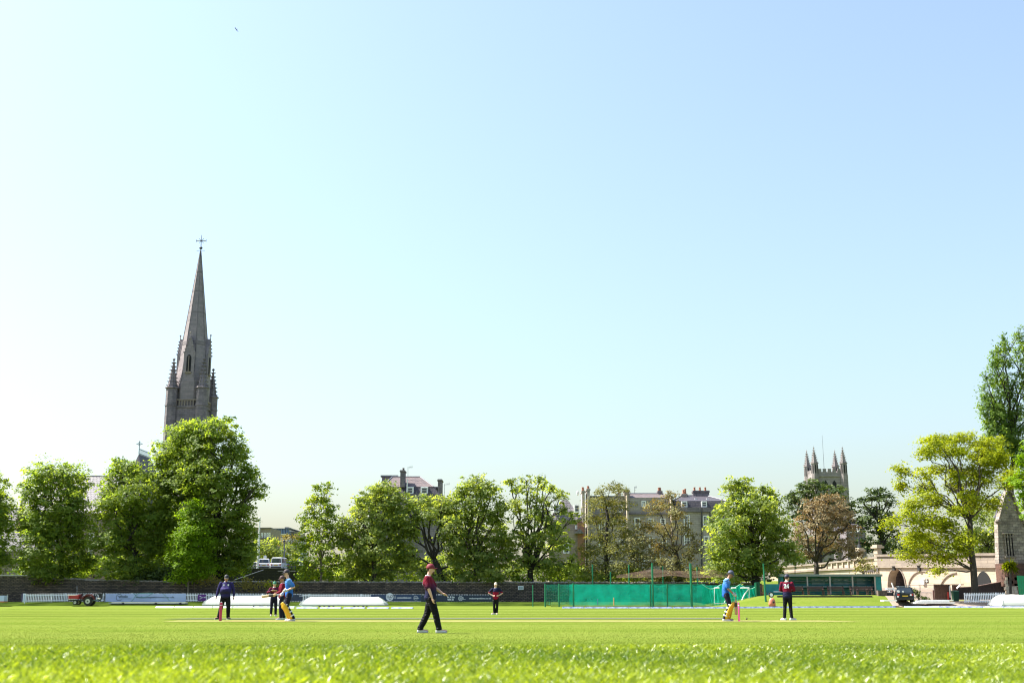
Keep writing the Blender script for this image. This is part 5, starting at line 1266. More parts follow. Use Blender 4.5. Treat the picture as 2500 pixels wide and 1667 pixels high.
# ---------------------------------------------------------------- boundary foam wedges
FOAM = mat("foam_blue", (0.03, 0.07, 0.30), 0.6, 0.5, 5, col2=(0.34, 0.40, 0.62)); FOAMW = mat("foam_white", (0.46, 0.50, 0.60), 0.6, 0.04)
wedge_w, wedge_b = None, None
def wedges(pts, white, step=2.05):
    global wedge_w, wedge_b
    seg = [Vector(p) for p in pts]
    for a, b in zip(seg, seg[1:]):
        d = b - a; n = max(1, round(d.length / step)); ang = math.atan2(d.y, d.x)
        for i in range(n):
            c_ = a + d * ((i + .5) / n)
            src = wedge_w if white else wedge_b
            if src is None:
                m = MB().prism([(-.14, 0), (.14, 0), (.02, .14), (-.02, .14)], 'x', -.99, .99)
                o = m.build("boundary_wedge", FOAMW if white else FOAM)
                if white: wedge_w = o; tag(o, "plain white foam wedge of the boundary marker line by the covers and the arched wall", "boundary marker", "white foam boundary wedges")
                else: wedge_b = o; tag(o, "blue and white foam wedge of the boundary marker line across the far outfield", "boundary marker", "blue and white foam boundary wedges")
            else:
                o = src.copy(); COL.objects.link(o)
            o.location = (c_.x, c_.y, G(c_.x, c_.y) + .005); o.rotation_euler = (0, 0, ang + random.uniform(-.03, .03))
def gp_(px, Y): return (PX(px, 1480, Y), Y, 0)
wedges([gp_(380, 114), gp_(520, 112)], True)
wedges([gp_(520, 112), gp_(720, 110)], True)
wedges([gp_(722, 108), gp_(1012, 106)], False)
wedges([gp_(1372, 107), gp_(1800, 110), gp_(2185, 116)], False)
wedges([gp_(2212, 117), gp_(2290, 117.5)], True)
wedges([gp_(2292, 117), gp_(2400, 116), gp_(2560, 112)], False)

# ---------------------------------------------------------------- practice nets
NETG = netmat("green_net", (0.012, 0.56, 0.40), 0.66, .5); NETT = netmat("thin_green_net", (0.02, 0.42, 0.28), 0.30, .5); NETB = netmat("brown_roof_net", (0.22, 0.15, 0.12), 0.30, .4)
POSTG = mat("green_post", (0.008, 0.16, 0.075), 0.5, .1)
nets = thing("practice_nets", Vx(1590, 1478, 126), "long green practice net enclosure on green posts in front of the stone wall", "practice nets")
YNn = 128.0
def netsheet(px0, px1, pyt, pyb, Y, matr, name, seed=1, sag=0.0, dY=0.0, n=40, bulge=.12, topf=None):
    r = np.random.default_rng(seed); m = MB(); rings = []
    for i in range(n + 1):
        t = i / n; px = px0 + (px1 - px0) * t; yy = Y + dY * t
        pt = topf(px) if topf else pyt
        x = PX(px, 1450, yy); zt1 = PZ(pt, yy) - sag * math.sin(math.pi * t) ; zb1 = max(PZ(pyb, yy), G(x, yy) + .01) if pyb else G(x, yy) + .01
        row = []
        for j in range(7):
            u = j / 6; row.append(Vector((x, yy + bulge * math.sin(i * 1.7 + j) * u * (1 - u) * 2 + r.normal() * .02, zb1 + (zt1 - zb1) * u)))
        rings.append(row)
    m.loft(rings, cap=False, close=False)
    return m.build(name, matr, nets, world=True, smooth=True)
netsheet(1390, 1722, 1425.5, 1477, YNn, NETG, "net_panel", 1)
netsheet(1331, 1390, 1426, 1476, YNn, NETT, "net_panel", 2)
netsheet(1365, 1400, 1426, 1476, YNn - .4, NETT, "net_panel", 3)
netsheet(1395, 1600, 1426, 1474, YNn + 3.5, NETT, "net_panel", 4)
def scal(px): return 1426 + 11 * math.sin(math.pi * ((px - 1714) % 46.5) / 46.5) ** 1.2
netsheet(1714, 1845, 0, 1477, YNn - .6, NETG, "net_panel", 5, topf=scal, n=60)
netsheet(1722, 1845, 1428, 1472, YNn + 3, NETG, "net_panel", 6)
MB().tube([Vx(px, scal(px), YNn - .62) for px in np.linspace(1714, 1845, 60)], .035, 5).build("net_cord", mat("pale_green_cord", (.25, .6, .45), .7), nets, world=True)
MB().tube([Vx(1390, 1425.5, YNn - .02), Vx(1722, 1425.5, YNn - .02)], .025, 5).build("top_wire", POSTG, nets, world=True)
netsheet(1844, 1856, 1420, 1474, YNn - .6, mat("dark_green_screen", (.004, .075, .04), .8), "end_screen", 7, n=6, bulge=.02)
for px, pt, pb, yy, r in ((1301, 1427, 1477, 0, .05), (1331, 1424, 1477, -.1, .08), (1365, 1424, 1478, -.5, .08), (1400, 1423, 1479, -.5, .09), (1588, 1426, 1477, -.1, .08), (1594, 1374, 1479, -.2, .10), (1629, 1424, 1477, -.1, .07), (1688, 1375, 1478, -.2, .12), (1846, 1422, 1477, -.7, .12)):
    Y = YNn + yy; x = PX(px, 1450, Y); a = Vector((x, Y, G(x, Y) - .1)); b = Vector((PX(px, 1450, Y), Y, PZ(pt, Y)))
    MB().tube([a, b], r, 8).build("post", POSTG, nets, world=True)
for px, pt in ((1447, 1377), (1536, 1378), (1619, 1380), (1703, 1383), (1491, 1395)):
    Y = 138.5; x = PX(px, 1420, Y); MB().tube([(x, Y, G(x, Y) - .1), (x, Y, PZ(pt, Y))], .08, 8).build("post", POSTG, nets, world=True)
# brown roof net slung between the tall posts
m = MB(); rings = []
for i in range(25):
    px = 1505 + (1790 - 1505) * i / 24; row = []
    top_ = np.interp(px, [1505, 1594, 1640, 1688, 1740, 1790], [1404, 1388, 1392, 1393, 1390, 1402]); bot_ = np.interp(px, [1505, 1594, 1640, 1688, 1740, 1790], [1410, 1410, 1404, 1411, 1409, 1408])
    for j in range(5): row.append(Vx(px, top_ + (bot_ - top_) * j / 4, YNn + 4 - j * .9))
    rings.append(row)
m.loft(rings, cap=False, close=False).build("roof_net", NETB, nets, world=True, smooth=True)
# white goal-like frames inside the nets
for k, (pa, pb, pd) in enumerate(((1744, 1756, 1744), (1785, 1797, None), (1808, 1829, 1829))):
    gfr = thing("batting_frame", Vx(pa, 1472, YNn + 1), ["white tubular frame leftmost inside the scalloped net", "short white tubular frame in the middle inside the scalloped net", "white tubular frame with a diagonal brace rightmost inside the scalloped net"][k], "frame")
    m = MB(); Yk = YNn - .9; m.tube([Vx(pa, 1434.5, Yk), Vx(pb, 1434.5, Yk)], .07, 6)
    if pd: m.tube([Vx(pd, 1434.5, Yk), Vx(pd, 1472, Yk)], .035, 6)
    if k == 2: m.tube([Vx(828, 0, 1) if False else Vx(1828, 1436, Yk), Vx(1816, 1453, Yk), Vx(1811, 1465, Yk)], .06, 6)
    if k == 0: m.tube([Vx(1744, 1472, Yk), Vx(1785, 1472, Yk)], .03, 6); m.tube([Vx(1773, 1461, Yk), Vx(1767, 1472, Yk)], .04, 6)
    m.build("tube_frame", PLASTIC, gfr, world=True)
for px, c_, l in ((1498.5, (.45, .24, .10), "orange brown practice stump in front of the long net"), (1459, (.03, .2, .25), "slim teal practice post in front of the long net")):
    o = thing("practice_post", Vx(px, 1476, YNn - .7), l, "post"); MB().tube([Vx(px, 1477, YNn - .7), Vx(px, 1458 if px > 1480 else 1461, YNn - .7)], .055, 8).build("stick", mat("stick%d" % px if False else ("orange_stick" if px > 1480 else "teal_stick"), c_, .7), o, world=True)
po = thing("net_pole", Vx(1865, 1470, 124), "tall leaning green pole right of the nets", "pole"); Y = 124
MB().tube([Vx(1870, 1472, Y), Vx(1863.5, 1375, Y)], [.11, .07], 8).build("pole_shaft", POSTG, po, world=True)
# notice on the wall
nt_ = thing("notice", Vx(1271, 1439, YW), "small pale notice board fixed high on the dark wall", "sign")
slab(1265, 1278, 1429.5, 1439, YW, .05, "board", PLASTIC, nt_, dy=-.08); slab(1266.2, 1276.8, 1430.5, 1438, YW, .01, "print_field", mat("pale_teal_print", (.38, .47, .47), .7), nt_, dy=-.095)
m = MB()
for k in range(3):
    for pa in (1267, 1272.5): m.box(PX(pa, 1434, YW), PX(pa + 3.6, 1434, YW), YW - .104, YW - .098, PZ(1432.6 + k * 2, YW), PZ(1432 + k * 2, YW))
m.build("print_line", GREY, nt_, world=True)

# ---------------------------------------------------------------- spectator shelter
YD = 130.0
sh = thing("spectator_shelter", Vx(2030, 1452, YD), "long open fronted teal green shelter with a flat pale roof edge behind the benches", "shelter")
TEAL = mat("teal_boards", (0.012, 0.20, 0.21), 0.6, 0.25, 2); TEALD = mat("dark_teal", (0.010, 0.12, 0.14), 0.6, 0.3, 2)
zb_ = G(PX(2030, 1450, YD), YD); zt1 = PZ(1401, YD)
x0, x1 = PX(1909, 1430, YD), PX(2152, 1430, YD)
MB().box(x0 - .1, x1 + .1, YD - .3, YD + 2.2, PZ(1406.5, YD), zt1).build("roof", mat("roof_felt", (.24, .27, .25), .9), sh, world=True)
m_n = 9
for k in range(m_n):
    z0 = zb_ + (PZ(1406.5, YD) - zb_) * k / m_n; z1_ = zb_ + (PZ(1406.5, YD) - zb_) * (k + 1) / m_n - .004
    MB().box(x0, x1, YD + 1.7 + .015 * (k % 2), YD + 1.78, z0, z1_).build("board", TEAL if k % 3 else TEALD, sh, world=True)
MB().box(x1 - .1, x1, YD - .1, YD + 1.69, zb_, PZ(1406.6, YD)).build("side_wall", TEAL, sh, world=True); MB().box(x0, x0 + .1, YD - .1, YD + 1.69, zb_, PZ(1406.6, YD)).build("side_wall", TEAL, sh, world=True)
slab(2139, 2152.5, 1407, 1445, YD - .12, .08, "end_board", TEAL, sh)
for px in (1973, 2028.5, 2083.5, 2138.5): slab(px - 1.6, px + 1.6, 1406.6, 1450, YD - .2, .12, "post", mat("pale_post", (.42, .37, .33), .8), sh)
for k, zpy in enumerate((1418, 1427)):
    m = MB().box(x0 + .2, x1 - .2, YD + 1.3 - k * .3, YD + 1.66, PZ(zpy + 2, YD), PZ(zpy, YD)); m.build("shelf", TEALD, sh, world=True)
slab(1940, 2138, 1430.5, 1432.5, YD + .6, .5, "counter", mat("pale_counter", (.38, .45, .47), .7), sh)
for px in (1990, 2004, 2015, 2045, 2060, 2107, 2120): slab(px, px + 6, 1415, 1416.6, YD + 1.25, .05, "notice_strip", mat("pale_notice", (.3, .38, .42), .7), sh)
slab(1982, 2014, 1411, 1426, YD + 1.6, .03, "window", mat("shelter_glass", (.10, .22, .28), .2, spec=.8), sh); slab(2035, 2072, 1411, 1426, YD + 1.6, .03, "window", _m["shelter_glass"], sh); slab(2092, 2130, 1411, 1426, YD + 1.6, .03, "window", _m["shelter_glass"], sh)
WOODB = mat("weathered_bench_wood", (0.10, 0.062, 0.055), 0.85, .25, 5)
def bench(px0, px1, py_top, py_bot, Y, label, proto=None):
    x0, x1 = PX(px0, 1445, Y), PX(px1, 1445, Y); xc = (x0 + x1) / 2; g = G(xc, Y); w = (x1 - x0) / 2
    r = thing("bench", (xc, Y, g), label, "bench", "wooden benches in front of the shelter")
    for k in range(3): MB().box(-w, w, .42 + k * .012, .455 + k * .012, .52 + k * .14, .62 + k * .14).build("backrest_slat", WOODB, r)
    for k in range(3): MB().box(-w, w, -.05 + k * .15, .07 + k * .15, .42, .455).build("seat_slat", WOODB, r)
    for s_ in (-1, 1):
        MB().box(s_ * w * .88 - .05, s_ * w * .88 + .05, -.05, .05, 0, .419).build("leg", WOODB, r)
        MB().box(s_ * w * .88 - .05, s_ * w * .88 + .05, .46, .52, 0, .95).build("leg", WOODB, r)
        MB().box(s_ * w * .88 - .05, s_ * w * .88 + .05, -.05, .459, .62, .66).build("armrest", WOODB, r)
    return r
bench(1928, 1964, 0, 0, 127.6, "brown wooden bench partly behind the fielder with the numbered shirt")
bench(1973, 2014, 0, 0, 127.6, "second brown wooden bench from the left in front of the shelter")
bench(2022, 2063, 0, 0, 127.6, "third brown wooden bench from the left in front of the shelter")
b4 = bench(2077, 2122, 0, 0, 127.4, "rightmost brown wooden bench, with another bench close behind it")
bench(2093, 2134, 0, 0, 128.6, "brown wooden bench standing close behind the rightmost one")
kb = thing("timber_edging", Vx(2010, 1460, 123.6), "low dark timber edging along the top of the grass bank", "edging")
x0, x1 = PX(1905, 1458, 124), PX(2140, 1458, 124); MB().box(x0, x1, 125.4, 125.55, G((x0 + x1) / 2, 125.5) - .1, G((x0 + x1) / 2, 125.5) + .13).build("plank", mat("dark_timber", (.06, .05, .04), .9), kb, world=True)

# things between the nets and the shelter
def gt(px, Y): x = PX(px, 1450, Y); return Vector((x, Y, G(x, Y)))
tg = thing("green_screen", gt(1890, 129), "low teal green windbreak panel left of the shelter", "screen"); slab(1871, 1910, 1425, 1462, 129, .06, "panel", TEAL, tg); slab(1889, 1912, 1442.5, 1445, 128.9, .4, "pale_ledge", PLASTIC, tg)
bb = thing("brick_pile", gt(1857, 128), "low pile of orange brown bricks at the foot of the green end screen", "bricks")
rr = np.random.default_rng(5)
bpm = None
for k in range(16):
    o = MB().box(-.11, .11, -.05, .05, 0, .07).build("brick", BRICK, bb) if bpm is None else bpm.copy()
    if bpm is None: bpm = o
    else: COL.objects.link(o); o.parent = bb
    o.location = ((k % 6) * .2 - .5 + rr.uniform(-.03, .03), rr.uniform(-.2, .2), .25 + (k // 6) * .075); o.rotation_euler = (0, 0, rr.uniform(-.3, .3))
bb.location.z += -.1
rb = thing("timber_gate_post", gt(1861, 129), "weathered reddish brown boards beyond the green end screen", "boards")
for k in range(4): slab(1857 + k * 3, 1859.3 + k * 3, 1426, 1466, 129.5, .05, "board", mat("reddish_board", (.16, .075, .06), .85, .3, 3), rb)
ob = thing("orange_barrow", gt(1884, 122), "salmon orange tub barrow with a round pale wheel upended on top beside the leaning pole", "barrow")
c = gt(1884, 122); s = sc_at(122); m = MB()
SAL = mat("salmon_plastic", (.62, .19, .12), .5, .08)
m.loft([[c + Vector((math.cos(a) * r_, math.sin(a) * r_ * .7, z)) for a in np.linspace(0, 2 * math.pi, 14, endpoint=False)] for z, r_ in ((.0, .34), (.3, .36), (.62, .30), (.80, .2), (.84, .08))]); m.build("tub", SAL, ob, world=True, smooth=True)
MB().ell(c + Vector((.1, -.30, .42)), .1, .05, .12, 8, 5).build("dark_cap", RUBBER, ob, world=True)
m = MB(); q = c + Vector((-.03, .1, 1.15)); m.tube([q + Vector((0, -.06, 0)), q + Vector((0, .06, 0))], [.27, .27], 16); w = m.build("wheel", RUBBER, ob, world=True)
m = MB(); m.tube([q + Vector((0, -.09, 0)), q + Vector((0, -.061, 0))], [.17, .17], 12); m.build("hub", PLASTIC, w, world=True)
MB().tube([c + Vector((-.1, 0, .8)), q + Vector((0, .0, -.2))], .04, 6).build("handle", STEEL, ob, world=True)

# ---------------------------------------------------------------- vehicles
def wheel(parent, c, r, w, axis='x', rim=STEEL):
    d = Vector((w / 2, 0, 0)) if axis == 'x' else Vector((0, w / 2, 0)); c = Vector(c)
    o = MB().tube([c - d, c - d * .8, c + d * .8, c + d], [r * .93, r, r, r * .93], 20).build("wheel", RUBBER, parent, smooth=False)
    m = MB(); m.tube([c - d * 1.06, c + d * 1.06], [r * .58, r * .58], 14); m.build("rim", rim, o)
    return o
def car(name, label, loc, rz, paint, L=4.2, Wd=1.76, Hh=1.5, belt=.92, van=False, plate=None):
    """car along local +y (front), centred on the ground"""
    r = thing(name, loc, label, "car" if not van else "van", None, rz); hw = Wd / 2
    def sec(y, zl, zh, w, wt=None):
        wt = wt or w
        return [Vector((-w, y, zl)), Vector((-w * 1.0, y, zl + (zh - zl) * .55)), Vector((-wt, y, zh)), Vector((wt, y, zh)), Vector((w * 1.0, y, zl + (zh - zl) * .55)), Vector((w, y, zl))]
    h = L / 2
    body = [sec(-h, .38, belt * .92, hw * .90, hw * .82), sec(-h + .1, .26, belt, hw * .98, hw * .92), sec(-h * .5, .22, belt + .02, hw, hw * .95), sec(h * .25, .22, belt, hw, hw * .94), sec(h * .6, .24, belt * .9, hw * .98, hw * .9), sec(h - .12, .27, belt * .78, hw * .94, hw * .82), sec(h, .36, belt * .62, hw * .86, hw * .7)]
    MB().loft(body).build("body", paint, r, bevel=.03)
    yb0, yb1, yt0, yt1 = -h + .12, h * .38, -h + (.35 if not van else .22), h * .05
    cab = [[Vector((-hw * .93, yb0, belt - .02)), Vector((hw * .93, yb0, belt - .02)), Vector((hw * .93, yb1, belt - .02)), Vector((-hw * .93, yb1, belt - .02))], [Vector((-hw * .80, yt0, Hh - .06)), Vector((hw * .80, yt0, Hh - .06)), Vector((hw * .80, yt1, Hh - .06)), Vector((-hw * .80, yt1, Hh - .06))], [Vector((-hw * .70, yt0 + .1, Hh)), Vector((hw * .70, yt0 + .1, Hh)), Vector((hw * .70, yt1 - .1, Hh)), Vector((-hw * .70, yt1 - .1, Hh))]]
    MB().loft(cab).build("cabin", paint, r, bevel=.03)
    def lerpq(u, v, side):                        # panel on the cabin sides
        return None
    def pane(p, name="window"):
        MB().add([tuple(q) for q in p], [(0, 1, 2, 3)]).build(name, GLASS, r)
    e = .012; f0, f1 = .12, .88
    B0, B1 = cab[0], cab[1]
    def quad(a, b, c_, d_, nrm):
        a, b, c_, d_ = [Vector(q) for q in (a, b, c_, d_)]; ce = (a + b + c_ + d_) / 4
        return [ce + (q - ce) * .84 + Vector(nrm) * e for q in (a, b, c_, d_)]
    pane(quad(B0[0], B0[1], B1[1], B1[0], (0, -1, .3)), "rear_window")
    pane(quad(B0[2], B0[3], B1[3], B1[2], (0, 1, .5)), "windscreen")
    for i, j, nx_ in ((3, 0, -1), (1, 2, 1)):
        a, b, c_, d_ = B0[i], B0[j], B1[j], B1[i]; mid0, mid1 = (a + b) / 2, (c_ + d_) / 2
        pane(quad(a, mid0, mid1, d_, (nx_, 0, .2)), "side_window"); pane(quad(mid0, b, c_, mid1, (nx_, 0, .2)), "side_window")
    for sx in (-1, 1):
        for sy in (-.62, .60): wheel(r, (sx * (hw - .12), sy * h, .32), .32, .22)
        MB().box(sx * hw * .72 - .12, sx * hw * .72 + .12, -h - .012, -h + .14, belt * .70, belt * .9).build("tail_light", mat("tail_light", (.45, .015, .02), .3), r)
        MB().box(sx * hw * .62 - .14, sx * hw * .62 + .14, h - .12, h + .005, belt * .5, belt * .62).build("headlight", mat("headlight", (.6, .6, .6), .15), r)
        MB().box(sx * (hw + .08) - .09, sx * (hw + .08) + .09, h * .30, h * .30 + .12, belt - .02, belt + .14).build("mirror", paint, r)
    MB().box(-hw * .86, hw * .86, -h - .05, -h + .1, .30, .46).build("bumper", mat("black_plastic", (.02, .02, .02), .6), r)
    pl = MB().box(-.28, .28, -h - .022, -h + .02, .60, .71).build("number_plate", mat("yellow_plate", (.60, .38, .03), .5), r)
    return r
BLK = mat("black_car_paint", (0.012, 0.017, 0.024), 0.28, .1, 1, spec=.35)
WHP = mat("white_car_paint", (0.62, 0.63, 0.64), 0.2, .03, 1, spec=.6)
CYc = 123.5; q = gt(2206, CYc)
bc = car("parked_car", "black hatchback parked on the gravel seen from behind with a yellow number plate", q, math.radians(-14), BLK, 4.0, 1.80, 1.55, .98)
m = MB()
for sx in (-1, 1): m.tube([(sx * .55, -1.5, 1.56), (sx * .55, -1.4, 1.62), (sx * .55, .1, 1.62), (sx * .55, .2, 1.56)], .03, 6)
for yy in (-1.1, -.2): m.box(-.7, .7, yy - .03, yy + .03, 1.62, 1.66)
m.build("roof_rack", STEEL, bc)
for x, z in ((-.62, 1.12), (-.18, 1.10), (-.70, .60), (.55, .76)):
    MB().tube([(x, -2.03, z), (x, -1.93, z)], [.13 if x < -.5 and z > 1 else .09, .13 if x < -.5 and z > 1 else .09], 12).build("sticker", WHITE, bc)
dz = PZ(1388, YR) - .02
v1 = car("parked_car", "white small car with a bluish rear window parked left on the raised car park", Vector((PX(646, 1380, 172), 172, dz)), math.radians(8), WHP, 3.9, 1.75, 1.62, .95)
v2 = car("parked_van", "white van seen from behind parked second from the left on the raised car park", Vector((PX(687, 1380, 172), 172, dz)), math.radians(-10), WHP, 4.4, 1.82, 1.78, .95, van=True)
v3 = car("parked_car", "low blue grey car at the right of the parked row partly behind the slender tree", Vector((PX(718, 1380, 174), 174, dz)), math.radians(5), mat("blue_grey_paint", (.12, .16, .22), .25, .05, spec=.6), 4.2, 1.75, 1.32, .85)
v4 = car("parked_car", "dark low car bonnet at the left of the parked row beside the flagpole foot", Vector((PX(622, 1384, 172), 172, dz)), math.radians(75), mat("silver_paint", (.3, .3, .32), .25, .05, spec=.6), 3.9, 1.7, 1.2, .75)
cf = thing("metal_railing", Vx(612, 1386, 169), "thin pale railing left of the parked cars", "railing")
m = MB()
for px in np.arange(603, 628, 1.6): m.tube([Vx(px, 1387, 169), Vx(px, 1375, 169)], .025, 4)
m.tube([Vx(602, 1375.5, 169), Vx(628, 1375.5, 169)], .035, 5); m.build("railing_bars", STEEL, cf, world=True)
fp = thing("flagpole", Vx(629, 1387, 166), "tall white flagpole standing left of the parked white cars", "flagpole")
m = MB(); a = Vx(629, 1387, 166); b = Vx(634, 1264, 166); b.x = a.x; m.tube([a, a + Vector((0, 0, 4.5)), a + Vector((0, 0, 4.6)), b], [.17, .15, .11, .08], 10); m.ell(b + Vector((0, 0, .06)), .13, .13, .09, 8, 4); m.build("pole_shaft", WHITE, fp, world=True)
MB().tube([b + Vector((0, 0, -.25)), b + Vector((-.7, 0, -.1))], .025, 5).build("arm", STEEL, fp, world=True)
sl = thing("street_lamp", Vx(695, 1372, 190), "slim dark street lamp among the trees behind the white van", "lamp"); MB().tube([Vx(694, 1380, 190), Vx(694, 1320, 190)], .1, 6).build("post", LEAD, sl, world=True); MB().ell(Vx(694, 1320, 190), .25, .25, .15).build("lamp_head", IRON, sl, world=True)
rs = thing("round_sign", Vx(648, 1380, 177), "small round white sign on a post behind the parked white car", "sign"); MB().tube([Vx(648, 1384, 177), Vx(648, 1358, 177)], .05, 6).build("post", STEEL, rs, world=True); q = Vx(647.5, 1359, 177); MB().tube([q + Vector((0, -.12, 0)), q + Vector((0, -.08, 0))], [.25, .25], 12).build("disc", WHITE, rs, world=True)

# red tractor
YT2 = 131.0; s = sc_at(YT2); q = gt(205, YT2)
REDP = mat("red_tractor_paint", (.33, .012, .018), .35, .15, 2, spec=.6); REDD = mat("dark_red_paint", (.11, .01, .015), .45, .2, 2)
tr = thing("tractor", q, "small red tractor with a red box in front, parked by the picket fence", "tractor")
def tx(px, py, dy=0): p = P(px, py, YT2); return Vector((p.x - q.x, dy, p.z - q.z))
def tbox(px0, px1, py0, py1, d0, d1, name, m_, bev=.03):
    a, b = tx(px0, py1), tx(px1, py0); return MB().box(a.x, b.x, d0, d1, a.z, b.z).build(name, m_, tr, bevel=bev)
zoff = G(q.x, YT2)
tbox(167, 193, 1452, 1461.5, -.1, 1.1, "hopper", REDP); tbox(166, 186, 1451.3, 1452.8, -.14, 1.14, "hopper_rim", mat("cream_trim", (.6, .55, .5), .6)); tbox(168, 188, 1461, 1462, -.14, 1.14, "hopper_rim", _m["cream_trim"])
tbox(165, 200, 1463, 1466, .1, .9, "chassis", IRON); tbox(188, 196, 1449.5, 1461, .2, .8, "bonnet_front", REDD)
MB().prism([(tx(192, 1462).x, tx(192, 1462).z), (tx(214, 1464).x, tx(214, 1464).z), (tx(217, 1457).x, tx(217, 1457).z), (tx(212, 1453).x, tx(212, 1453).z), (tx(196, 1457).x, tx(196, 1457).z)], 'y', .2, .85).build("bonnet", REDD, tr, bevel=.04)
m = MB(); cw = tx(215, 1466.5); m.loft([[Vector((cw.x + math.cos(a) * r_, y, cw.z + math.sin(a) * r_)) for r_, y in ((.62, -.08), (.74, -.08), (.74, .25), (.62, .25))] for a in np.linspace(.25, 2.7, 10)]); m.build("mudguard", REDD, tr)
for c_, r_, nm in ((tx(215, 1467), .46, 1), (tx(184, 1470), .26, 2)):
    for dy in (0, 1.0):
        o = MB().tube([(c_.x, dy - .13, c_.z), (c_.x, dy + .13, c_.z)], [r_, r_], 20).build("wheel", RUBBER, tr)
        MB().tube([(c_.x, dy - .15, c_.z), (c_.x, dy + .15, c_.z)], [r_ * .55, r_ * .55], 14).build("rim", mat("pale_rim", (.5, .52, .48), .5), o)
        MB().tube([(c_.x, dy - .17, c_.z), (c_.x, dy + .17, c_.z)], [r_ * .2, r_ * .2], 8).build("hub", IRON, o)
tbox(206, 214, 1449, 1455, .3, .8, "seat", IRON); m = MB(); m.tube([tx(201, 1458, .5), tx(198, 1450, .5)], .04, 5); m.tube([tx(195, 1449, .3), tx(201, 1450, .7)], .04, 5); m.build("steering_column", IRON, tr)
m = MB()
for a, b in (((221, 1449), (224, 1464)), ((228, 1447), (231, 1464)), ((236, 1446), (246, 1462)), ((240, 1446), (244, 1462)), ((222, 1464), (243, 1464)), ((224, 1448), (240, 1447)), ((233, 1450), (236, 1462))): m.tube([tx(*a, .3), tx(*b, .3)], .06, 6)
m.tube([tx(226 + 4 * math.cos(a), 1456 - 5 * math.sin(a), .2) for a in np.linspace(0, 6.28, 14)], .05, 5); m.build("mower_linkage", IRON, tr)
tbox(222, 240, 1463.5, 1466, .1, .9, "deck", mat("steel_blue", (.10, .16, .20), .4)); tbox(236, 244, 1459, 1461.5, .1, .6, "pale_tray", _m["cream_trim"]); tbox(237, 245, 1448, 1461, .4, .8, "rear_box", IRON)

# ---------------------------------------------------------------- right hand yard
gt1 = thing("brown_gates", gt(2300, 131), "tall brown vertical board gates with a red post against the arched wall", "gates")
BRN = mat("brown_boards", (.11, .06, .045), .85, .25, 3)
for k in range(11): slab(2283 + k * 3.4, 2286.1 + k * 3.4, 1427.5, 1463.5, 131 + .02 * (k % 2), .05, "board", BRN, gt1)
slab(2281, 2353, 1425.5, 1427.4, 130.9, .3, "beam", IRON, gt1); slab(2314, 2317.5, 1444, 1463, 130.9, .08, "red_post", mat("red_post", (.5, .05, .04), .5), gt1)
for k in range(6): slab(2326 + k * 3.4, 2329 + k * 3.4, 1427.6, 1452, 131.3 + .02 * (k % 2), .05, "board", BRN, gt1)
slab(2317.6, 2323, 1427.6, 1463, 131, .1, "post", LEAD, gt1); slab(2319, 2321.5, 1430, 1458, 130.85, .05, "pale_pipe", PLASTIC, gt1)
MB().tube([Vx(2336, 1436, 130.6), Vx(2345, 1427, 130.6)], .1, 6).build("brace", PLASTIC, gt1, world=True)
gb = thing("wheelie_bin", gt(2332, 128), "dark green bin standing left of the sloping fence", "bin")
x0, x1 = PX(2327, 1450, 128), PX(2341, 1450, 128); g_ = G(x0, 128); zt1 = PZ(1443, 128)
MB().loft([[Vector((x0 + .05, 128, g_)), Vector((x1 - .05, 128, g_)), Vector((x1 - .05, 128.5, g_)), Vector((x0 + .05, 128.5, g_))], [Vector((x0, 127.95, zt1)), Vector((x1, 127.95, zt1)), Vector((x1, 128.6, zt1)), Vector((x0, 128.6, zt1))]]).build("bin_body", mat("dark_green_bin", (.005, .06, .03), .5), gb, world=True)
MB().prism([(127.9, zt1 + .01), (128.65, zt1 + .01), (128.6, zt1 + .1), (128.0, zt1 + .06)], 'x', x0 - .03, x1 + .03).build("lid", _m["dark_green_bin"], gb, world=True)
sf = thing("sloping_fence", gt(2395, 129), "dark brown board fence whose top slopes up to the right below the arched wall", "fence")
for i, px in enumerate(np.arange(2341, 2456, 4.2)):
    pt = np.interp(px, [2341, 2378, 2455], [1434, 1432, 1418]); slab(px, px + 4.0, pt, 1463, 129 + .025 * (i % 2), .05, "board", mat("dark_brown_boards", (.045, .034, .034), .85, .3, 3), sf)
slab(2454.6, 2457.6, 1416.5, 1463, 128.9, .2, "post", IRON, sf)
m = MB().tube([Vx(2341, 1433.5, 128.95), Vx(2378, 1431.5, 128.95), Vx(2455, 1417.5, 128.95)], .05, 5); m.build("capping", mat("pinkish_cap", (.25, .16, .14), .8), sf, world=True)
fence_run("bright white picket fence in the sun at the right below the dark sloping fence", 2355, 2452, 123.5, 122, 1446.5, 1445.5, h=1.0, pitch=.16)
cover("large white domed cover rolled up to the right edge with its round end showing", 2446, 2640, 1450, 1477, 117, depth=3.6, ins=.8, hitch=0)
gs = thing("green_sight_screen", gt(2492, 119), "tilted vivid green ribbed panel at the right edge above the white cover", "screen")
GRN = mat("vivid_green_panel", (.004, .24, .13), .45, .1)
for k in range(7):
    a0, a1 = 2482 + k * 5, 2486.6 + k * 5
    MB().add([tuple(Vx(a0 + 6, 1452 - k * .4, 116.8)), tuple(Vx(a1 + 6, 1452 - k * .4, 116.8)), tuple(Vx(a1, 1404 + k * .3, 116.8)), tuple(Vx(a0, 1404 + k * .3, 116.8)), tuple(Vx(a0 + 6, 1452 - k * .4, 117.0)), tuple(Vx(a1 + 6, 1452 - k * .4, 117.0)), tuple(Vx(a1, 1404 + k * .3, 117.0)), tuple(Vx(a0, 1404 + k * .3, 117.0))], [(0, 1, 2, 3), (7, 6, 5, 4), (0, 4, 5, 1), (1, 5, 6, 2), (2, 6, 7, 3), (3, 7, 4, 0)]).build("panel", GRN, gs, world=True)
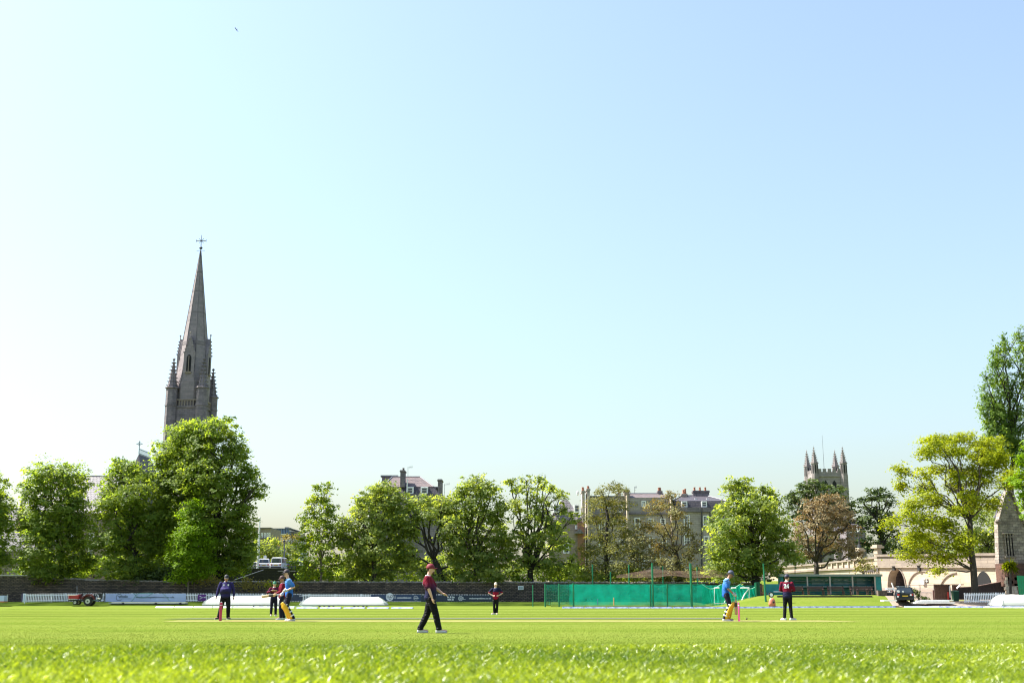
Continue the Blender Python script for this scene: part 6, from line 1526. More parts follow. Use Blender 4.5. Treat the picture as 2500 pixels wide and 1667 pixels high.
ws = thing("folded_sheets", gt(2285, 120), "flat stack of folded white sheeting on the gravel by the boundary wedges", "sheeting")
for k, (a, b, t, bt) in enumerate(((2236, 2332, 1469, 1473), (2240, 2318, 1465, 1469), (2250, 2328, 1463.5, 1465))):
    slab(a, b, t, bt, 120.5 + k * .2, 1.6, "sheet", TARP, ws)
ws.location.z = G(ws.location.x, 120)
w2 = thing("low_white_sheet", gt(2178, 121), "low white sheeting lying left of the black car", "sheeting"); slab(2158, 2190, 1463.5, 1467, 121, 1.2, "sheet", TARP, w2)
cr = thing("timber_crates", gt(2155, 126), "weathered timber crates at the right end of the shelter", "crates")
for k in range(4): slab(2145 + k * 5.6, 2150.2 + k * 5.6, 1440.5, 1461, 126 + .03 * (k % 2), .6, "board", mat("weathered_timber", (.13, .095, .08), .9, .3, 4), cr)
cbn = thing("trolley", gt(2176, 126), "pale topped trolley between the timber crates and the black car", "trolley")
slab(2166, 2183, 1435, 1438.5, 126, .6, "top", PLASTIC, cbn); slab(2168, 2182, 1440, 1445, 126, .5, "shelf", LEAD, cbn)
for px in (2167, 2182): slab(px - .6, px + .6, 1438.5, 1463, 126, .1, "leg", IRON, cbn)
slab(2169, 2181, 1446, 1462, 126.1, .5, "box", IRON, cbn); slab(2171, 2173.5, 1441, 1444.6, 125.9, .05, "bottle", PLASTIC, cbn); slab(2177, 2180, 1441, 1444.6, 125.9, .05, "jar", mat("pinkish", (.5, .25, .25), .6), cbn)
bl = thing("statue_pole", gt(2179, 135), "pale slanting board leaning in the dark arch behind the trolley", "board"); MB().bar(Vx(2177, 1422, 135), Vx(2184, 1442, 135), .25, .08).build("plank", PLASTIC, bl, world=True)
rl = thing("mesh_railing", gt(2262, 134), "thin metal mesh railing in front of the blind arch", "railing")
m = MB()
for px in (2246, 2280): m.tube([Vx(px, 1464, 134), Vx(px, 1427, 134)], .05, 6)
for py in (1427.5, 1446): m.tube([Vx(2210, py, 134), Vx(2281, py, 134)], .03, 5)
for px in np.arange(2214, 2280, 3): m.tube([Vx(px, 1464, 134), Vx(px, 1446, 134)], .012, 4)
m.build("railing_bars", STEEL, rl, world=True); slab(2279, 2282.5, 1440, 1464, 133.9, .1, "post", mat("dull_red_post", (.2, .1, .09), .8), rl)
wb2 = thing("white_cabinet", Vector(W(along(2254), -.35, G(45, 145))), "small white meter cabinet on the blind arch", "cabinet"); 
m = MB(); s_ = along(2254); loc_box(m, s_ - .2, s_ + .2, -.3, -.01, PZ(1426, 148), PZ(1414, 148)); m.build("cabinet_box", WHITE, wb2, world=True)
bs = thing("block_wall", gt(2470, 127), "pale cream stone block pier right of the sloping fence", "wall")
for k in range(5):
    for j in range(3):
        slab(2459 + j * 9 - (k % 2) * 3, 2467.4 + j * 9 - (k % 2) * 3, 1408 + k * 8, 1415.6 + k * 8, 127 + .03 * ((k + j) % 2), .5, "block", mat("cream_block", (.55, .46, .36), .85, .15, 3, .3), bs)
# cordyline
cdl = thing("palm_tree", gt(2466, 126), "spiky cordyline palm in front of the gabled building", "plant")
q = gt(2466, 126); top_ = Vx(2466, 1380, 126); MB().tube([q - cdl.location, top_ - cdl.location], [.16, .11], 8).build("trunk", BARK, cdl)
r = np.random.default_rng(9); vs = []
for k in range(170):
    a = r.uniform(0, 2 * math.pi); el = r.uniform(-.9, 1.3); L_ = r.uniform(.7, 1.15)
    d = Vector((math.cos(a) * math.cos(el), math.sin(a) * math.cos(el), math.sin(el))); s_ = d.cross(Vector((0, 0, 1))).normalized() * .028
    b0 = top_ - cdl.location; p1 = b0 + d * L_ * .55; p2 = b0 + d * L_ + Vector((0, 0, -.28 * L_ if el < .9 else 0))
    vs += [b0 - s_, b0 + s_, p1 + s_, p2, p1 - s_]
o = np_mesh("frond", np.array([tuple(v) for v in vs]), 5, LM['yellow'], cdl); o["kind"] = "stuff"
# flying bird
bd = thing("bird", P(578, 74, 70), "small dark bird gliding high in the upper left sky", "bird", rz=.4)
m = MB(); m.ell((0, 0, 0), .05, .16, .05, 8, 6)
m.add([(0, .06, 0), (0, -.06, 0), (-.20, -.04, .18), (-.24, -.02, .36), (-.20, .06, .20)], [(0, 1, 2, 3, 4)]).add([(0, .06, 0), (0, -.06, 0), (.14, -.05, -.18), (.24, -.03, -.26), (.16, .06, -.16)], [(0, 1, 2, 3, 4)]).add([(0, -.12, 0), (-.05, -.3, 0), (.05, -.3, 0)], [(0, 1, 2)])
m.xf(Matrix.Scale(.55, 4)); m.build("bird_body", mat("bird_dark", (.03, .03, .04), .8), bd)
# ---------------------------------------------------------------- people
SKIN = mat("skin", (0.58, 0.34, 0.26), 0.5, .06, 4); SKINT = mat("tanned_skin", (0.34, 0.17, 0.11), 0.5, .06, 4)
def remesh(mb, name, matr, parent, vox=.014, sm=2, offset=None):
    me = bpy.data.meshes.new(name); me.from_pydata(mb.v, [], mb.f)
    o = bpy.data.objects.new(name, me); COL.objects.link(o)
    r = o.modifiers.new("r", 'REMESH'); r.mode = 'VOXEL'; r.voxel_size = vox; r.use_smooth_shade = True
    s = o.modifiers.new("s", 'SMOOTH'); s.iterations = sm; s.factor = .5
    dg = bpy.context.evaluated_depsgraph_get(); m2 = bpy.data.meshes.new_from_object(o.evaluated_get(dg))
    bpy.data.objects.remove(o); m2.name = name; m2.materials.clear(); m2.materials.append(matr)
    m2.polygons.foreach_set("use_smooth", [True] * len(m2.polygons))
    q = bpy.data.objects.new(name, m2); COL.objects.link(q); q.parent = parent
    return q
def clothmat(key, stops, rough=.75, wr=.5):
    """print that changes with height on the garment: stops = [(z metres, colour)]"""
    if key in _m: return _m[key]
    m = bpy.data.materials.new(key); m.use_nodes = True; nt = m.node_tree; n = nt.nodes; l = nt.links; b = n["Principled BSDF"]; b.inputs["Roughness"].default_value = rough; b.inputs["Specular IOR Level"].default_value = .12
    tc = n.new("ShaderNodeTexCoord"); sp = n.new("ShaderNodeSeparateXYZ"); l.new(tc.outputs["Object"], sp.inputs[0])
    nz = n.new("ShaderNodeTexNoise"); nz.inputs["Scale"].default_value = 9; nz.inputs["Detail"].default_value = 3; l.new(tc.outputs["Object"], nz.inputs[0])
    ad = n.new("ShaderNodeMath"); ad.operation = 'MULTIPLY_ADD'; l.new(nz.outputs[0], ad.inputs[0]); ad.inputs[1].default_value = .10; l.new(sp.outputs[2], ad.inputs[2])
    dv = n.new("ShaderNodeMath"); dv.operation = 'DIVIDE'; dv.inputs[1].default_value = 2.0; l.new(ad.outputs[0], dv.inputs[0])
    cr = n.new("ShaderNodeValToRGB"); l.new(dv.outputs[0], cr.inputs[0]); e = cr.color_ramp.elements
    while len(e) > 1: e.remove(e[-1])
    e[0].position = (stops[0][0] + .05) / 2; e[0].color = (*lin(stops[0][1]), 1)
    for z, c in stops[1:]: k = e.new((z + .05) / 2); k.color = (*lin(c), 1)
    l.new(cr.outputs[0], b.inputs["Base Color"])
    wv = n.new("ShaderNodeTexNoise"); wv.inputs["Scale"].default_value = 6; wv.inputs["Detail"].default_value = 2; wv.inputs["Distortion"].default_value = 1.2
    mp = n.new("ShaderNodeMapping"); mp.inputs["Scale"].default_value = (1, 1, 2.2); mp.inputs["Rotation"].default_value = (.5, .4, 0); l.new(tc.outputs["Object"], mp.inputs[0]); l.new(mp.outputs[0], wv.inputs[0])
    bp = n.new("ShaderNodeBump"); bp.inputs["Strength"].default_value = wr; bp.inputs["Distance"].default_value = .06; l.new(wv.outputs[0], bp.inputs["Height"]); l.new(bp.outputs[0], b.inputs["Normal"])
    _m[key] = m; return m
BLACKT = clothmat("black_trousers", [(0, (.006, .006, .009)), (1.0, (.008, .008, .011))], .6, .9)
NAVYT = clothmat("navy_trousers", [(0, (.010, .010, .022)), (1.0, (.014, .013, .03))], .6, .9)
MAR = (.15, .005, .020); NV = (.012, .013, .045)
def person(label, loc, heading, scale, J, shirt, trousers=BLACKT, skin=SKIN, cap=None, capf=1, sleeves='short', belly=0.0, baggy=1.0, shoes=None, hair=(.05, .03, .02), vox=.014, gloves=None, pads=None, long_skin=True, helmet=False):
    """J: joints in (forward, left, up) metres for a 1.8 m figure; heading = direction faced (radians, 0 = +x)"""
    root = thing("person", loc, label, "person", None, heading); root.scale = (scale,) * 3
    D = dict(pelvis=(0, 0, .95), waist=(0, 0, 1.10), chest=(.01, 0, 1.30), neck=(-.01, 0, 1.49), head=(.02, 0, 1.65),
             sL=(0, .19, 1.43), sR=(0, -.19, 1.43), eL=(0, .26, 1.14), eR=(0, -.26, 1.14), wL=(.05, .27, .89), wR=(.05, -.27, .89),
             hL=(0, .09, .93), hR=(0, -.09, .93), kL=(.02, .11, .50), kR=(.02, -.11, .50), aL=(-.02, .12, .09), aR=(-.02, -.12, .09), tL=None, tR=None, look=(1, 0, 0))
    D.update(J); V3 = {k: (Vector(v) if v is not None else None) for k, v in D.items()}
    look = V3['look'].normalized(); side = Vector((0, 0, 1)).cross(look).normalized(); upv = look.cross(side)
    Rh = Matrix((look, side, upv)).transposed()
    for s_ in 'LR':
        if V3['t' + s_] is None: V3['t' + s_] = V3['a' + s_] + Vector((.19, .02 if s_ == 'L' else -.02, -.05))
    def torso(mb, g=0.0, z0=None):
        pe, wa, ch, ne = V3['pelvis'], V3['waist'], V3['chest'], V3['neck']; sh = (V3['sL'] - V3['sR']); sd = sh.normalized(); fw_ = sd.cross(Vector((0, 0, 1))).normalized()
        hd = (V3['hL'] - V3['hR']); hd = Vector((hd.x, hd.y, 0)).normalized(); hf = hd.cross(Vector((0, 0, 1))).normalized()
        rows = [(pe + Vector((0, 0, -.10)), hd, hf, .155, .115), (pe, hd, hf, .170, .125), (wa, hd, hf, .150 + belly * .35, .112 + belly * .5), (wa.lerp(ch, .5) , sd, fw_, .160 + belly * .3, .12 + belly * .5), (ch, sd, fw_, .172, .125 + belly * .2), (ch.lerp(ne, .45), sd, fw_, .165, .112), ((V3['sL'] + V3['sR']) / 2 + Vector((0, 0, .02)), sd, fw_, .135, .085), (ne + Vector((0, 0, .0)), sd, fw_, .062, .062)]
        rings = []
        for i, (c, a, b, ra, rb) in enumerate(rows):
            off = b * (belly * .55 if 1 < i < 4 else 0)
            if g > 0 and i == len(rows) - 1: ra += .01; rb += .01
            rings.append([c + off + a * math.cos(t) * (ra + g) + b * math.sin(t) * (rb + g) for t in np.linspace(0, 2 * math.pi, 18, endpoint=False)])
        mb.loft(rings)
    def limb(mb, pts, rs, n=10):
        mb.tube(pts, rs, n)
        for p, r in zip(pts, rs): mb.ell(p, r * .98, r * .98, r * .98, 10, 7)
    body = MB(); torso(body)
    limb(body, [V3['neck'] + Vector((0, 0, -.04)), V3['head'] + Vector((0, 0, -.04)) - look * .015], [.062, .056])
    hc = V3['head']
    body.ell(hc + upv * .02, .098, .078, .112, 14, 10, Rh); body.ell(hc + look * .028 - upv * .055, .066, .056, .062, 12, 8, Rh)
    body.ell(hc + look * .098 - upv * .012, .022, .014, .026, 8, 6, Rh); body.ell(hc + look * .082 - upv * .055, .018, .025, .012, 8, 5, Rh)
    for s_ in (-1, 1): body.ell(hc + side * s_ * .080 - look * .008 - upv * .005, .018, .012, .030, 8, 5, Rh)
    for s_, sg_ in (('L', 1), ('R', -1)):
        S, E, Wr = V3['s' + s_], V3['e' + s_], V3['w' + s_]
        limb(body, [S, S.lerp(E, .5), E, E.lerp(Wr, .35), Wr], [.058, .050, .041, .041, .027])
        # hand: palm, four fingers and a thumb
        d = V3.get('d' + s_); d = (d if d is not None else (Wr - E)).normalized()
        cur = V3.get('c' + s_); cur = cur if cur is not None else Vector((.4, -sg_ * .6, -.1)); cur = (cur - d * cur.dot(d)).normalized()
        wid = d.cross(cur).normalized()
        pc = Wr + d * .055; Mh = Matrix((d, wid, cur)).transposed()
        body.ell(pc, .055, .042, .020, 10, 7, Mh)
        for k in range(4):
            b0 = Wr + d * .085 + wid * (.031 - k * .021); L_ = (.072, .080, .075, .058)[k]
            body.tube([b0 - d * .02, b0 + d * L_ * .5 + cur * .006, b0 + d * L_ * .85 + cur * .025, b0 + d * L_ * .95 + cur * .045], [.0115, .0105, .010, .008], 7)
        b0 = Wr + d * .03 + wid * .035
        body.tube([b0, b0 + d * .03 + wid * .022 + cur * .012, b0 + d * .062 + wid * .026 + cur * .028], [.013, .012, .009], 7)
        H_, K, A_ = V3['h' + s_], V3['k' + s_], V3['a' + s_]
        limb(body, [H_, H_.lerp(K, .5), K, K.lerp(A_, .35), A_], [.088, .072, .054, .053, .037])
        limb(body, [A_ + Vector((0, 0, -.02)), V3['t' + s_]], [.036, .028])
    remesh(body, "body", skin, root, vox=vox)
    g = MB(); torso(g, .018)
    for s_ in 'LR':
        S, E, Wr = V3['s' + s_], V3['e' + s_], V3['w' + s_]
        if sleeves == 'short': limb(g, [S, S.lerp(E, .45), S.lerp(E, .80)], [.074, .074, .072])
        else: limb(g, [S, S.lerp(E, .5), E, E.lerp(Wr, .5), E.lerp(Wr, .93)], [.074, .068, .058, .052, .042])
    hem = V3['pelvis']; g.ell(hem + Vector((0, 0, -.02)), .15 + belly * .4, .19, .13, 16, 8)
    remesh(g, "shirt", shirt, root, vox=.017)
    c = MB(); nk = V3['neck']; c.tube([nk + Vector((-.01, 0, -.03)), nk + Vector((-.005, 0, .02))], [.082, .074], 14); c.build("collar", mat("collar_cloth", (.6, .62, .62), .8) if helmet is not None else shirt, root, smooth=True)
    t = MB()
    pe = V3['pelvis']; t.ell(pe + Vector((0, 0, -.0)), .135, .178, .14, 16, 8)
    for s_ in 'LR':
        H_, K, A_ = V3['h' + s_], V3['k' + s_], V3['a' + s_]; b_ = baggy
        limb(t, [H_, H_.lerp(K, .5), K, K.lerp(A_, .5), A_ + Vector((0, 0, .03))], [.110, .098 * b_, .080 * b_, .078 * b_, .066 * b_])
        t.tube([A_ + Vector((0, 0, .06)), A_ + Vector((-.005, 0, -.02))], [.068 * b_, .078 * b_], 12)
    remesh(t, "trousers", trousers, root, vox=.017)
    sm_ = shoes or mat("white_shoe", (.70, .70, .70), .5)
    for s_ in 'LR':
        A_, T = V3['a' + s_], V3['t' + s_]; d = (T - A_); d.z = 0; d.normalize(); w = Vector((-d.y, d.x, 0)); z0 = min(A_.z - .09, T.z - .04)
        z0 = A_.z - .09
        rings = []
        for u, hw_, h_ in ((-.085, .030, .06), (-.06, .040, .10), (0, .042, .105), (.08, .046, .075), (.16, .047, .055), (.205, .030, .035)):
            c0 = A_ + d * u; zb = z0
            rings.append([Vector((c0.x, c0.y, zb)) + w * hw_ * math.cos(a) + Vector((0, 0, max(0, math.sin(a)) * h_)) for a in np.linspace(0, 2 * math.pi, 14, endpoint=False)])
        so = MB().loft(rings).build("shoe", sm_, root, smooth=True)
        MB().loft([[Vector((*(A_ + d * u + w * x * hw_).xy, z0 + zz)) for x, zz in ((-1, -.008), (1, -.008), (1, .014), (-1, .014))] for u, hw_ in ((-.09, .03), (-.05, .044), (.1, .05), (.18, .046), (.212, .02))]).build("sole", mat("shoe_sole", (.35, .35, .33), .8), so)
    # hair, eyes, cap
    hm = mat("hair_%02d" % int(hair[0] * 100), hair, .8)
    h = MB().ell(hc + upv * .035 - look * .016, .102, .083, .105, 14, 9, Rh); h.v = [v for v in h.v]
    ho = remesh(h, "hair", hm, root, vox=.02, sm=0)
    me_ = ho.data
    for v in me_.vertices:
        rel = v.co - hc
        if rel.dot(upv) < .03 - rel.dot(look) * -.2 and rel.dot(look) > -.03: v.co = hc + rel * .72
    for s_ in (-1, 1): MB().ell(hc + look * .088 + side * s_ * .030 + upv * .018, .010, .013, .008, 8, 5, Rh).build("eye", mat("eye_dark", (.02, .015, .012), .3), root)
    MB().ell(hc + look * .093 - upv * .052, .008, .024, .006, 8, 4, Rh).build("mouth", mat("lips", (.30, .10, .09), .5), root)
    if cap:
        cm_ = mat("cap_%s" % cap[0], cap[1], .7, .1, 6)
        rings = []
        for e_, zz in ((1.0, .028), (1.02, .055), (.93, .098), (.72, .135), (.35, .158), (.04, .163)):
            rings.append([hc + Rh @ Vector((.112 * e_ * math.cos(a) - .006, .093 * e_ * math.sin(a), zz)) for a in np.linspace(0, 2 * math.pi, 18, endpoint=False)])
        co = MB().loft(rings).build("cap", cm_, root, smooth=True)
        br = []
        if helmet: 
            fr = MB()
            for zz in (.0, -.03, -.06): fr.tube([hc + Rh @ Vector((.02 + .125 * math.cos(a), .11 * math.sin(a), zz)) for a in np.linspace(-1.3, 1.3, 9)], .006, 5)
            fr.build("grille", IRON, co)
        for a in np.linspace(-1.15, 1.15, 9):
            p = Vector((.108 * math.cos(a), .090 * math.sin(a), .036)); q = Vector((.108 * math.cos(a) + .075 * math.cos(a) ** .6 * capf, .086 * math.sin(a), .022))
            br.append([hc + Rh @ p, hc + Rh @ q, hc + Rh @ (q + Vector((0, 0, .008))), hc + Rh @ (p + Vector((0, 0, .01)))])
        MB().loft(br).build("peak", cm_, co)
    if gloves:
        for s_ in gloves:
            E, Wr = V3['e' + s_], V3['w' + s_]; d = V3.get('d' + s_); d = (d if d is not None else (Wr - E)).normalized(); gm = MB()
            gm.tube([Wr - d * .05, Wr + d * .02], [.045, .05], 10)
            gm.ell(Wr + d * .06, .07, .055, .055, 12, 8)
            for k in range(4): gm.ell(Wr + d * (.05 + .02 * k) + Vector((0, (.03 - .02 * k), .03)), .03, .018, .02, 7, 5)
            gm.build("glove", mat("glove_grey", (.42, .44, .46), .7), root, smooth=True)
    if pads:
        YP_ = mat("yellow_pad", (.62, .36, .012), .45, .08, 5); ST = mat("pad_strap", (.70, .70, .68), .7)
        for s_ in pads:
            K, A_, T = V3['k' + s_], V3['a' + s_], V3['t' + s_]; fd = (T - A_); fd.z = 0; fd.normalize(); ax = (K - A_); L_ = ax.length; ax.normalize(); fd = (fd - ax * fd.dot(ax)).normalized(); sd = ax.cross(fd)
            rings = []
            for t_, r_, th in ((-.02, .085, .9), (.15, .098, 1.2), (.5, .105, 1.25), (.88, .108, 1.3), (.97, .125, 1.25), (1.08, .130, 1.2), (1.16, .112, 1.1), (1.34, .105, .9), (1.42, .09, .7)):
                c0 = A_ + ax * (L_ * t_) + fd * (.01 if t_ < .9 else .015)
                rings.append([c0 + (fd * math.cos(a) + sd * math.sin(a)) * r_ for a in np.linspace(-th * 1.4, th * 1.4, 9)] + [c0 + (fd * math.cos(a) + sd * math.sin(a)) * (r_ - .028) for a in np.linspace(th * 1.4, -th * 1.4, 9)])
            po_ = MB().loft(rings).build("leg_pad", YP_, root, smooth=True)
            m2 = MB()
            for t_ in (.2, .5, .82, 1.1):
                c0 = A_ + ax * (L_ * t_); m2.loft([[c0 + (fd * math.cos(a) + sd * math.sin(a)) * rr_ + ax * zz for rr_, zz in ((.098, -.022), (.104, -.022), (.104, .022), (.098, .022))] for a in np.linspace(1.1, 5.18, 12)])
            m2.build("strap", ST, po_)
            m3 = MB()
            for k in (-.6, -.2, .2, .6): m3.tube([A_ + ax * L_ * t_ + (fd * math.cos(k) + sd * math.sin(k)) * .108 for t_ in (.1, .5, .9)], .008, 4)
            m3.build("cane_ridge", YP_, po_)
    return root, V3
def ploc(px, py_feet, Y=None):
    Y = Y or (CAM_H * F / (py_feet - 1460.2)) * 1.0
    x = PX(px, py_feet, Y); return Vector((x, Y, G(x, Y) + .012))
def bat(label, a, b, parent_loc=None, name="cricket_bat"):
    """bat from handle top a to toe b (world)"""
    a, b = Vector(a), Vector(b); d = (b - a).normalized(); L_ = .86; s = Vector((0, 1, 0)); s = (s - d * s.dot(d)).normalized(); t = d.cross(s)
    root = thing(name, a, label, "cricket bat"); rings = []
    for u, w, h in ((.28, .018, .018), (.31, .030, .022), (.36, .054, .026), (.6, .054, .034), (.78, .054, .036), (.84, .050, .02), (.86, .036, .012)):
        rings.append([d * u + t * w * math.cos(k) + s * h * math.sin(k) for k in np.linspace(0, 2 * math.pi, 12, endpoint=False)])
    MB().loft(rings).build("blade", mat("willow", (.50, .36, .20), .6, .1, 6), root, smooth=True)
    MB().tube([Vector((0, 0, 0)), d * .29], [.017, .018], 8).build("handle", mat("bat_grip", (.25, .27, .30), .8), root)
    MB().loft([[d * u + t * w * math.cos(k) + s * (h + .002) * math.sin(k) for k in np.linspace(0, 2 * math.pi, 12, endpoint=False)] for u, w, h in ((.40, .0555, .0295), (.56, .0555, .0345))]).build("sticker", mat("bat_label", (.06, .05, .04), .6), root)
    return root
# A: fielder walking right in the near centre
walkshirt = clothmat("walker_shirt", [(0.90, NV), (1.08, NV), (1.22, (.08, .008, .03)), (1.32, MAR), (1.6, MAR)])
pr, Jv = person("fielder in a maroon cap and maroon to navy shirt walking right across the near outfield", ploc(1053, 1540.3, 30.5), 0.06, .96,
    dict(head=(-.04, 0, 1.635), neck=(-.10, 0, 1.47), chest=(-.10, 0, 1.27), waist=(-.05, 0, 1.08), pelvis=(-.04, 0, .93), sL=(-.06, .18, 1.41), sR=(-.14, -.18, 1.41),
         eR=(-.08, -.26, 1.13), wR=(.01, -.25, .90), dR=(.25, 0, -1), cR=(1, .4, .1), eL=(.10, .26, 1.16), wL=(.28, .22, 1.02), dL=(1, -.1, -.35), cL=(.1, -.3, -1),
         hL=(-.02, .09, .91), hR=(-.04, -.09, .91), kR=(.11, -.10, .49), aR=(.20, -.10, .10), tR=(.40, -.11, .05), kL=(-.12, .10, .48), aL=(-.29, .10, .10), tL=(-.10, .11, .045), look=(1, -.05, .02)),
    walkshirt, BLACKT, SKIN, ("maroon", (.17, .006, .018)), belly=.05, baggy=1.12, vox=.011, shoes=mat("grey_white_shoe", (.50, .50, .52), .5))
# beard and back number
MB().ell(Jv['head'] + Vector((.062, 0, -.075)), .045, .052, .045, 10, 6).build("beard", mat("beard", (.10, .055, .03), .9), pr, smooth=True)
def back_number(root, V3, s, w=.19, h=.22, z=1.20, dx=-.15, head=None, lean=0):
    me = text_mesh(s, h, .012); xs_ = [v.co.x for v in me.vertices]; xc = (min(xs_) + max(xs_)) / 2
    ch = V3['chest']
    for v in me.vertices: v.co = Vector((ch.x + dx, -(v.co.x - xc) * w / h * 1.0, z + v.co.y))
    me.materials.append(PRINT); o = bpy.data.objects.new("shirt_number", me); COL.objects.link(o); o.parent = root
    sm = o.modifiers.new("wrap", 'SHRINKWRAP'); sm.target = [c for c in root.children if c.name.startswith("shirt")][0]; sm.offset = .008; sm.wrap_mode = 'OUTSIDE_SURFACE'
    return o
back_number(pr, Jv, "8", dx=-.16, z=1.17)
# B: umpire
ump = clothmat("umpire_shirt", [(.9, (.025, .02, .09)), (1.5, (.028, .022, .10))])
pr, Jv = person("umpire in long sleeved navy shirt and black cap standing behind the left stumps", ploc(548, 1508.6, 51), math.radians(-78), 1.04,
    dict(look=(1, .1, -.12), head=(.04, 0, 1.62), sL=(0, .215, 1.42), sR=(0, -.215, 1.42), eL=(-.02, .31, 1.15), wL=(.03, .33, .90), eR=(-.02, -.31, 1.15), wR=(.05, -.36, .90), kL=(.03, .13, .50), kR=(.03, -.15, .50), aL=(0, .14, .09), aR=(.0, -.23, .09), tR=(.12, -.36, .04), tL=(.15, .22, .04)),
    ump, BLACKT, SKINT, ("black", (.015, .015, .02)), sleeves='long', belly=.16, baggy=1.08, shoes=mat("black_shoe", (.02, .02, .022), .4))
for sx in (-1, 1):
    o = MB().box(-.02, .02, -.03, .03, -.035, .035); o = o.build("badge", PRINT, pr); o.location = (.175, sx * .09, 1.36); o.scale = (.3, 1, 1)
# C: bowler-side fielder behind the batsman, dark cap
mid_shirt = clothmat("fielder_shirt", [(.9, MAR), (1.2, MAR), (1.34, (.06, .01, .04)), (1.42, NV), (1.6, NV)])
mar_shirt = clothmat("maroon_shirt", [(.9, MAR), (1.6, MAR)])
person("fielder in maroon shirt and dark cap half hidden behind the left batsman", ploc(686, 1511, 50), math.radians(195), .99,
    dict(look=(1, .3, -.1), wL=(.22, .12, 1.08), eL=(.05, .28, 1.15), wR=(.22, -.12, 1.08), eR=(.05, -.28, 1.15), kL=(.05, .12, .5), aL=(.02, .16, .09), aR=(-.12, -.10, .09), kR=(0, -.1, .5)),
    mar_shirt, NAVYT, SKINT, ("dark_brown", (.07, .03, .03)), sleeves='long')
# D: green capped fielder further away, arms folded
person("fielder in a green cap and maroon sleeved navy shirt behind the left batsman's bat", ploc(667, 1503.5, 61), math.radians(-75), .95,
    dict(look=(1, .2, -.05), eR=(.05, -.36, 1.20), wR=(.22, -.16, 1.32), eL=(.06, .34, 1.22), wL=(.22, .14, 1.30), dR=(.3, 1, .3), dL=(.3, -1, .3)),
    clothmat("red_sleeve_shirt", [(.9, NV), (1.15, NV), (1.25, MAR), (1.34, (.05, .01, .04)), (1.6, MAR)]), NAVYT, SKIN, ("green", (.02, .16, .09)), sleeves='long')
# E: left batsman, blue shirt, stepping left with bat held level
blue = clothmat("blue_shirt", [(.9, (.016, .10, .42)), (1.25, (.03, .14, .48)), (1.42, (.08, .22, .55)), (1.6, (.35, .5, .75))], .6)
pE, JE = person("batsman in blue shirt and yellow pads at the left wicket holding his bat out level", ploc(702, 1513.5, 46.5), math.radians(188), 1.07,
    dict(look=(1, .1, -.05), head=(.10, 0, 1.68), neck=(.04, 0, 1.49), chest=(0, 0, 1.30), waist=(-.02, 0, 1.10), pelvis=(-.02, 0, .95), sL=(.0, .19, 1.43), sR=(.0, -.19, 1.43), eL=(-.20, .24, 1.20), wL=(.06, .20, 1.08), eR=(.10, -.25, 1.17), wR=(.22, -.12, .98),
         dL=(1, 0, -.2), hL=(-.03, .1, .93), hR=(.0, -.1, .93), kL=(.05, .12, .52), aL=(-.19, .12, .10), tL=(-.02, .14, .04), kR=(.10, -.12, .50), aR=(-.10, -.13, .10), tR=(.07, -.14, .04)),
    blue, NAVYT, SKIN, ("dark", (.03, .02, .03)), baggy=1.05, gloves='LR', pads='LR', helmet=True)
def Wp(root, v):
    return Matrix.Translation(root.location) @ Matrix.Rotation(root.rotation_euler.z, 4, 'Z') @ (Vector(v) * root.scale.x)
hE = Wp(pE, JE['wR'] + Vector((.06, 0, -.03)))
bat("pale willow bat held out level to the left by the left batsman", hE + Vector((.10, 0, .0)), hE + Vector((-.76, 0, -.10)))
# F: far fielder hands on hips
person("distant fielder in a pale cap with hands on hips in front of the dark wall", ploc(1210, 1497.2, 66), math.radians(-90), .95,
    dict(look=(1, 0, -.05), eL=(-.04, .40, 1.20), wL=(.08, .19, 1.06), eR=(-.04, -.40, 1.20), wR=(.08, -.19, 1.06), dL=(.3, -1, -.2), dR=(.3, 1, -.2), kL=(.03, .09, .5), aL=(0, .07, .09), kR=(.03, -.09, .5), aR=(0, -.08, .09), tR=(.1, -.22, .04)),
    clothmat("far_shirt", [(.9, (.26, .008, .03)), (1.22, (.26, .008, .03)), (1.30, NV), (1.6, NV)]), BLACKT, SKIN, ("cream", (.55, .46, .36)), baggy=.95)
# G: right batsman looking down, facing right
pG, JG = person("batsman in blue shirt and yellow pads looking down beside the right pink stumps", ploc(1778, 1513.3, 46.5), math.radians(-8), 1.07,
    dict(look=(1, 0, -.45), head=(.14, 0, 1.64), neck=(.04, 0, 1.50), chest=(-.02, 0, 1.30), waist=(-.06, 0, 1.10), pelvis=(-.05, 0, .95), sL=(-.02, .19, 1.43), sR=(-.04, -.19, 1.42), eL=(.04, .26, 1.16), wL=(.22, .16, .98), eR=(.02, -.25, 1.14), wR=(.22, -.13, .95),
         hL=(-.04, .1, .93), hR=(-.04, -.1, .93), kL=(.10, .10, .52), aL=(-.02, .12, .10), kR=(.07, -.12, .52), aR=(-.12, -.12, .10)),
    blue, NAVYT, SKINT, ("slate", (.06, .07, .12)), baggy=1.0, gloves='LR', pads='LR', helmet=True)
hG = Wp(pG, JG['wR'] + Vector((.07, .05, -.02)))
tG = P(1797, 1498.5, hG.y); dG = (tG - hG).normalized()
bat("bat held downward in front of the right batsman with its toe near the pink stumps", hG - dG * .1, hG + dG * .76)
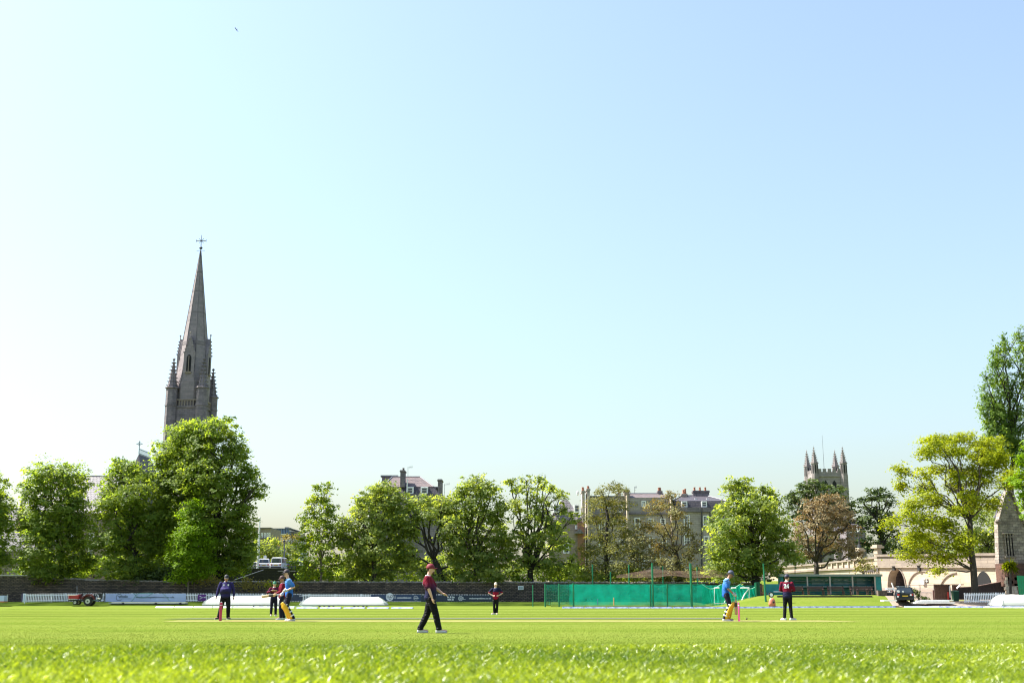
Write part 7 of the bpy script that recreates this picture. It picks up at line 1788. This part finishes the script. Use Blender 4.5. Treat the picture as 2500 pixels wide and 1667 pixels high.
# H: right fielder seen from behind with a number
pH, JH = person("fielder seen from behind with a large white number on a maroon and navy shirt", ploc(1925, 1510.3, 49), math.radians(68), 1.02,
    dict(look=(.9, -.4, -.15), head=(.05, -.01, 1.63), sL=(0, .20, 1.43), sR=(0, -.20, 1.43), eL=(.04, .28, 1.16), wL=(.24, .16, 1.12), eR=(.04, -.28, 1.16), wR=(.24, -.14, 1.12), kL=(.02, .12, .5), aL=(0, .15, .09), tL=(.1, .30, .04), kR=(.02, -.10, .5), aR=(0, -.13, .09), tR=(.12, -.27, .04)),
    clothmat("number_shirt", [(.9, NV), (1.07, NV), (1.14, MAR), (1.28, MAR), (1.35, (.06, .01, .05)), (1.45, MAR), (1.6, MAR)]), BLACKT, SKIN, ("navy", (.02, .02, .05)), sleeves='long', baggy=.92)
back_number(pH, JH, "24", w=.24, h=.24, z=1.20, dx=-.17)
# I: small figure above the sloping fence
person("distant person in a pale top standing behind the sloping fence under the palm", Vector((PX(2450, 1418, 133), 133, PZ(1426, 133) - .9)), math.radians(-120), .9, dict(), mat("pale_blue_top", (.45, .52, .66), .8), BLACKT, SKIN, ("pale", (.6, .6, .62)))

# stumps
PINK = mat("pink_stump", (.72, .10, .30), .4, .05); PINKD = mat("deep_pink_stump", (.42, .03, .10), .4, .05)
def wicket(px, Y, label, m_):
    x = PX(px, 1512, Y); g = G(x, Y); r = thing("wicket", (x, Y, g), label, "stumps")
    for k in (-1, 0, 1):
        st = MB().tube([(k * .004, k * .105, 0), (k * .004, k * .105, .66), (k * .004, k * .105, .71)], [.024, .024, .018], 12).build("stump", m_, r)
        MB().tube([(k * .004, k * .105, .60), (k * .004, k * .105, .62)], [.0255, .0255], 12).build("band", PRINT, st)
    for k in (-1, 1): MB().tube([(0, k * .105, .722), (0, 0, .722)], [.011, .011], 8).build("bail", PLASTIC, r)
    return r
wicket(538, 47.0, "deep pink stumps with bails at the left wicket in front of the umpire", PINKD)
wicket(1804.5, 46.2, "bright pink stumps with bails at the right wicket beside the batsman", PINK)
o = MB().ell((0, 0, .036), .036, .036, .036, 12, 8).build("cricket_ball", mat("ball_dark", (.05, .02, .02), .4)); x = PX(1823, 1508, 49.5); o.location = (x, 49.5, G(x, 49.5) + .014); tag(o, "small dark ball lying on the pitch right of the pink stumps", "ball")
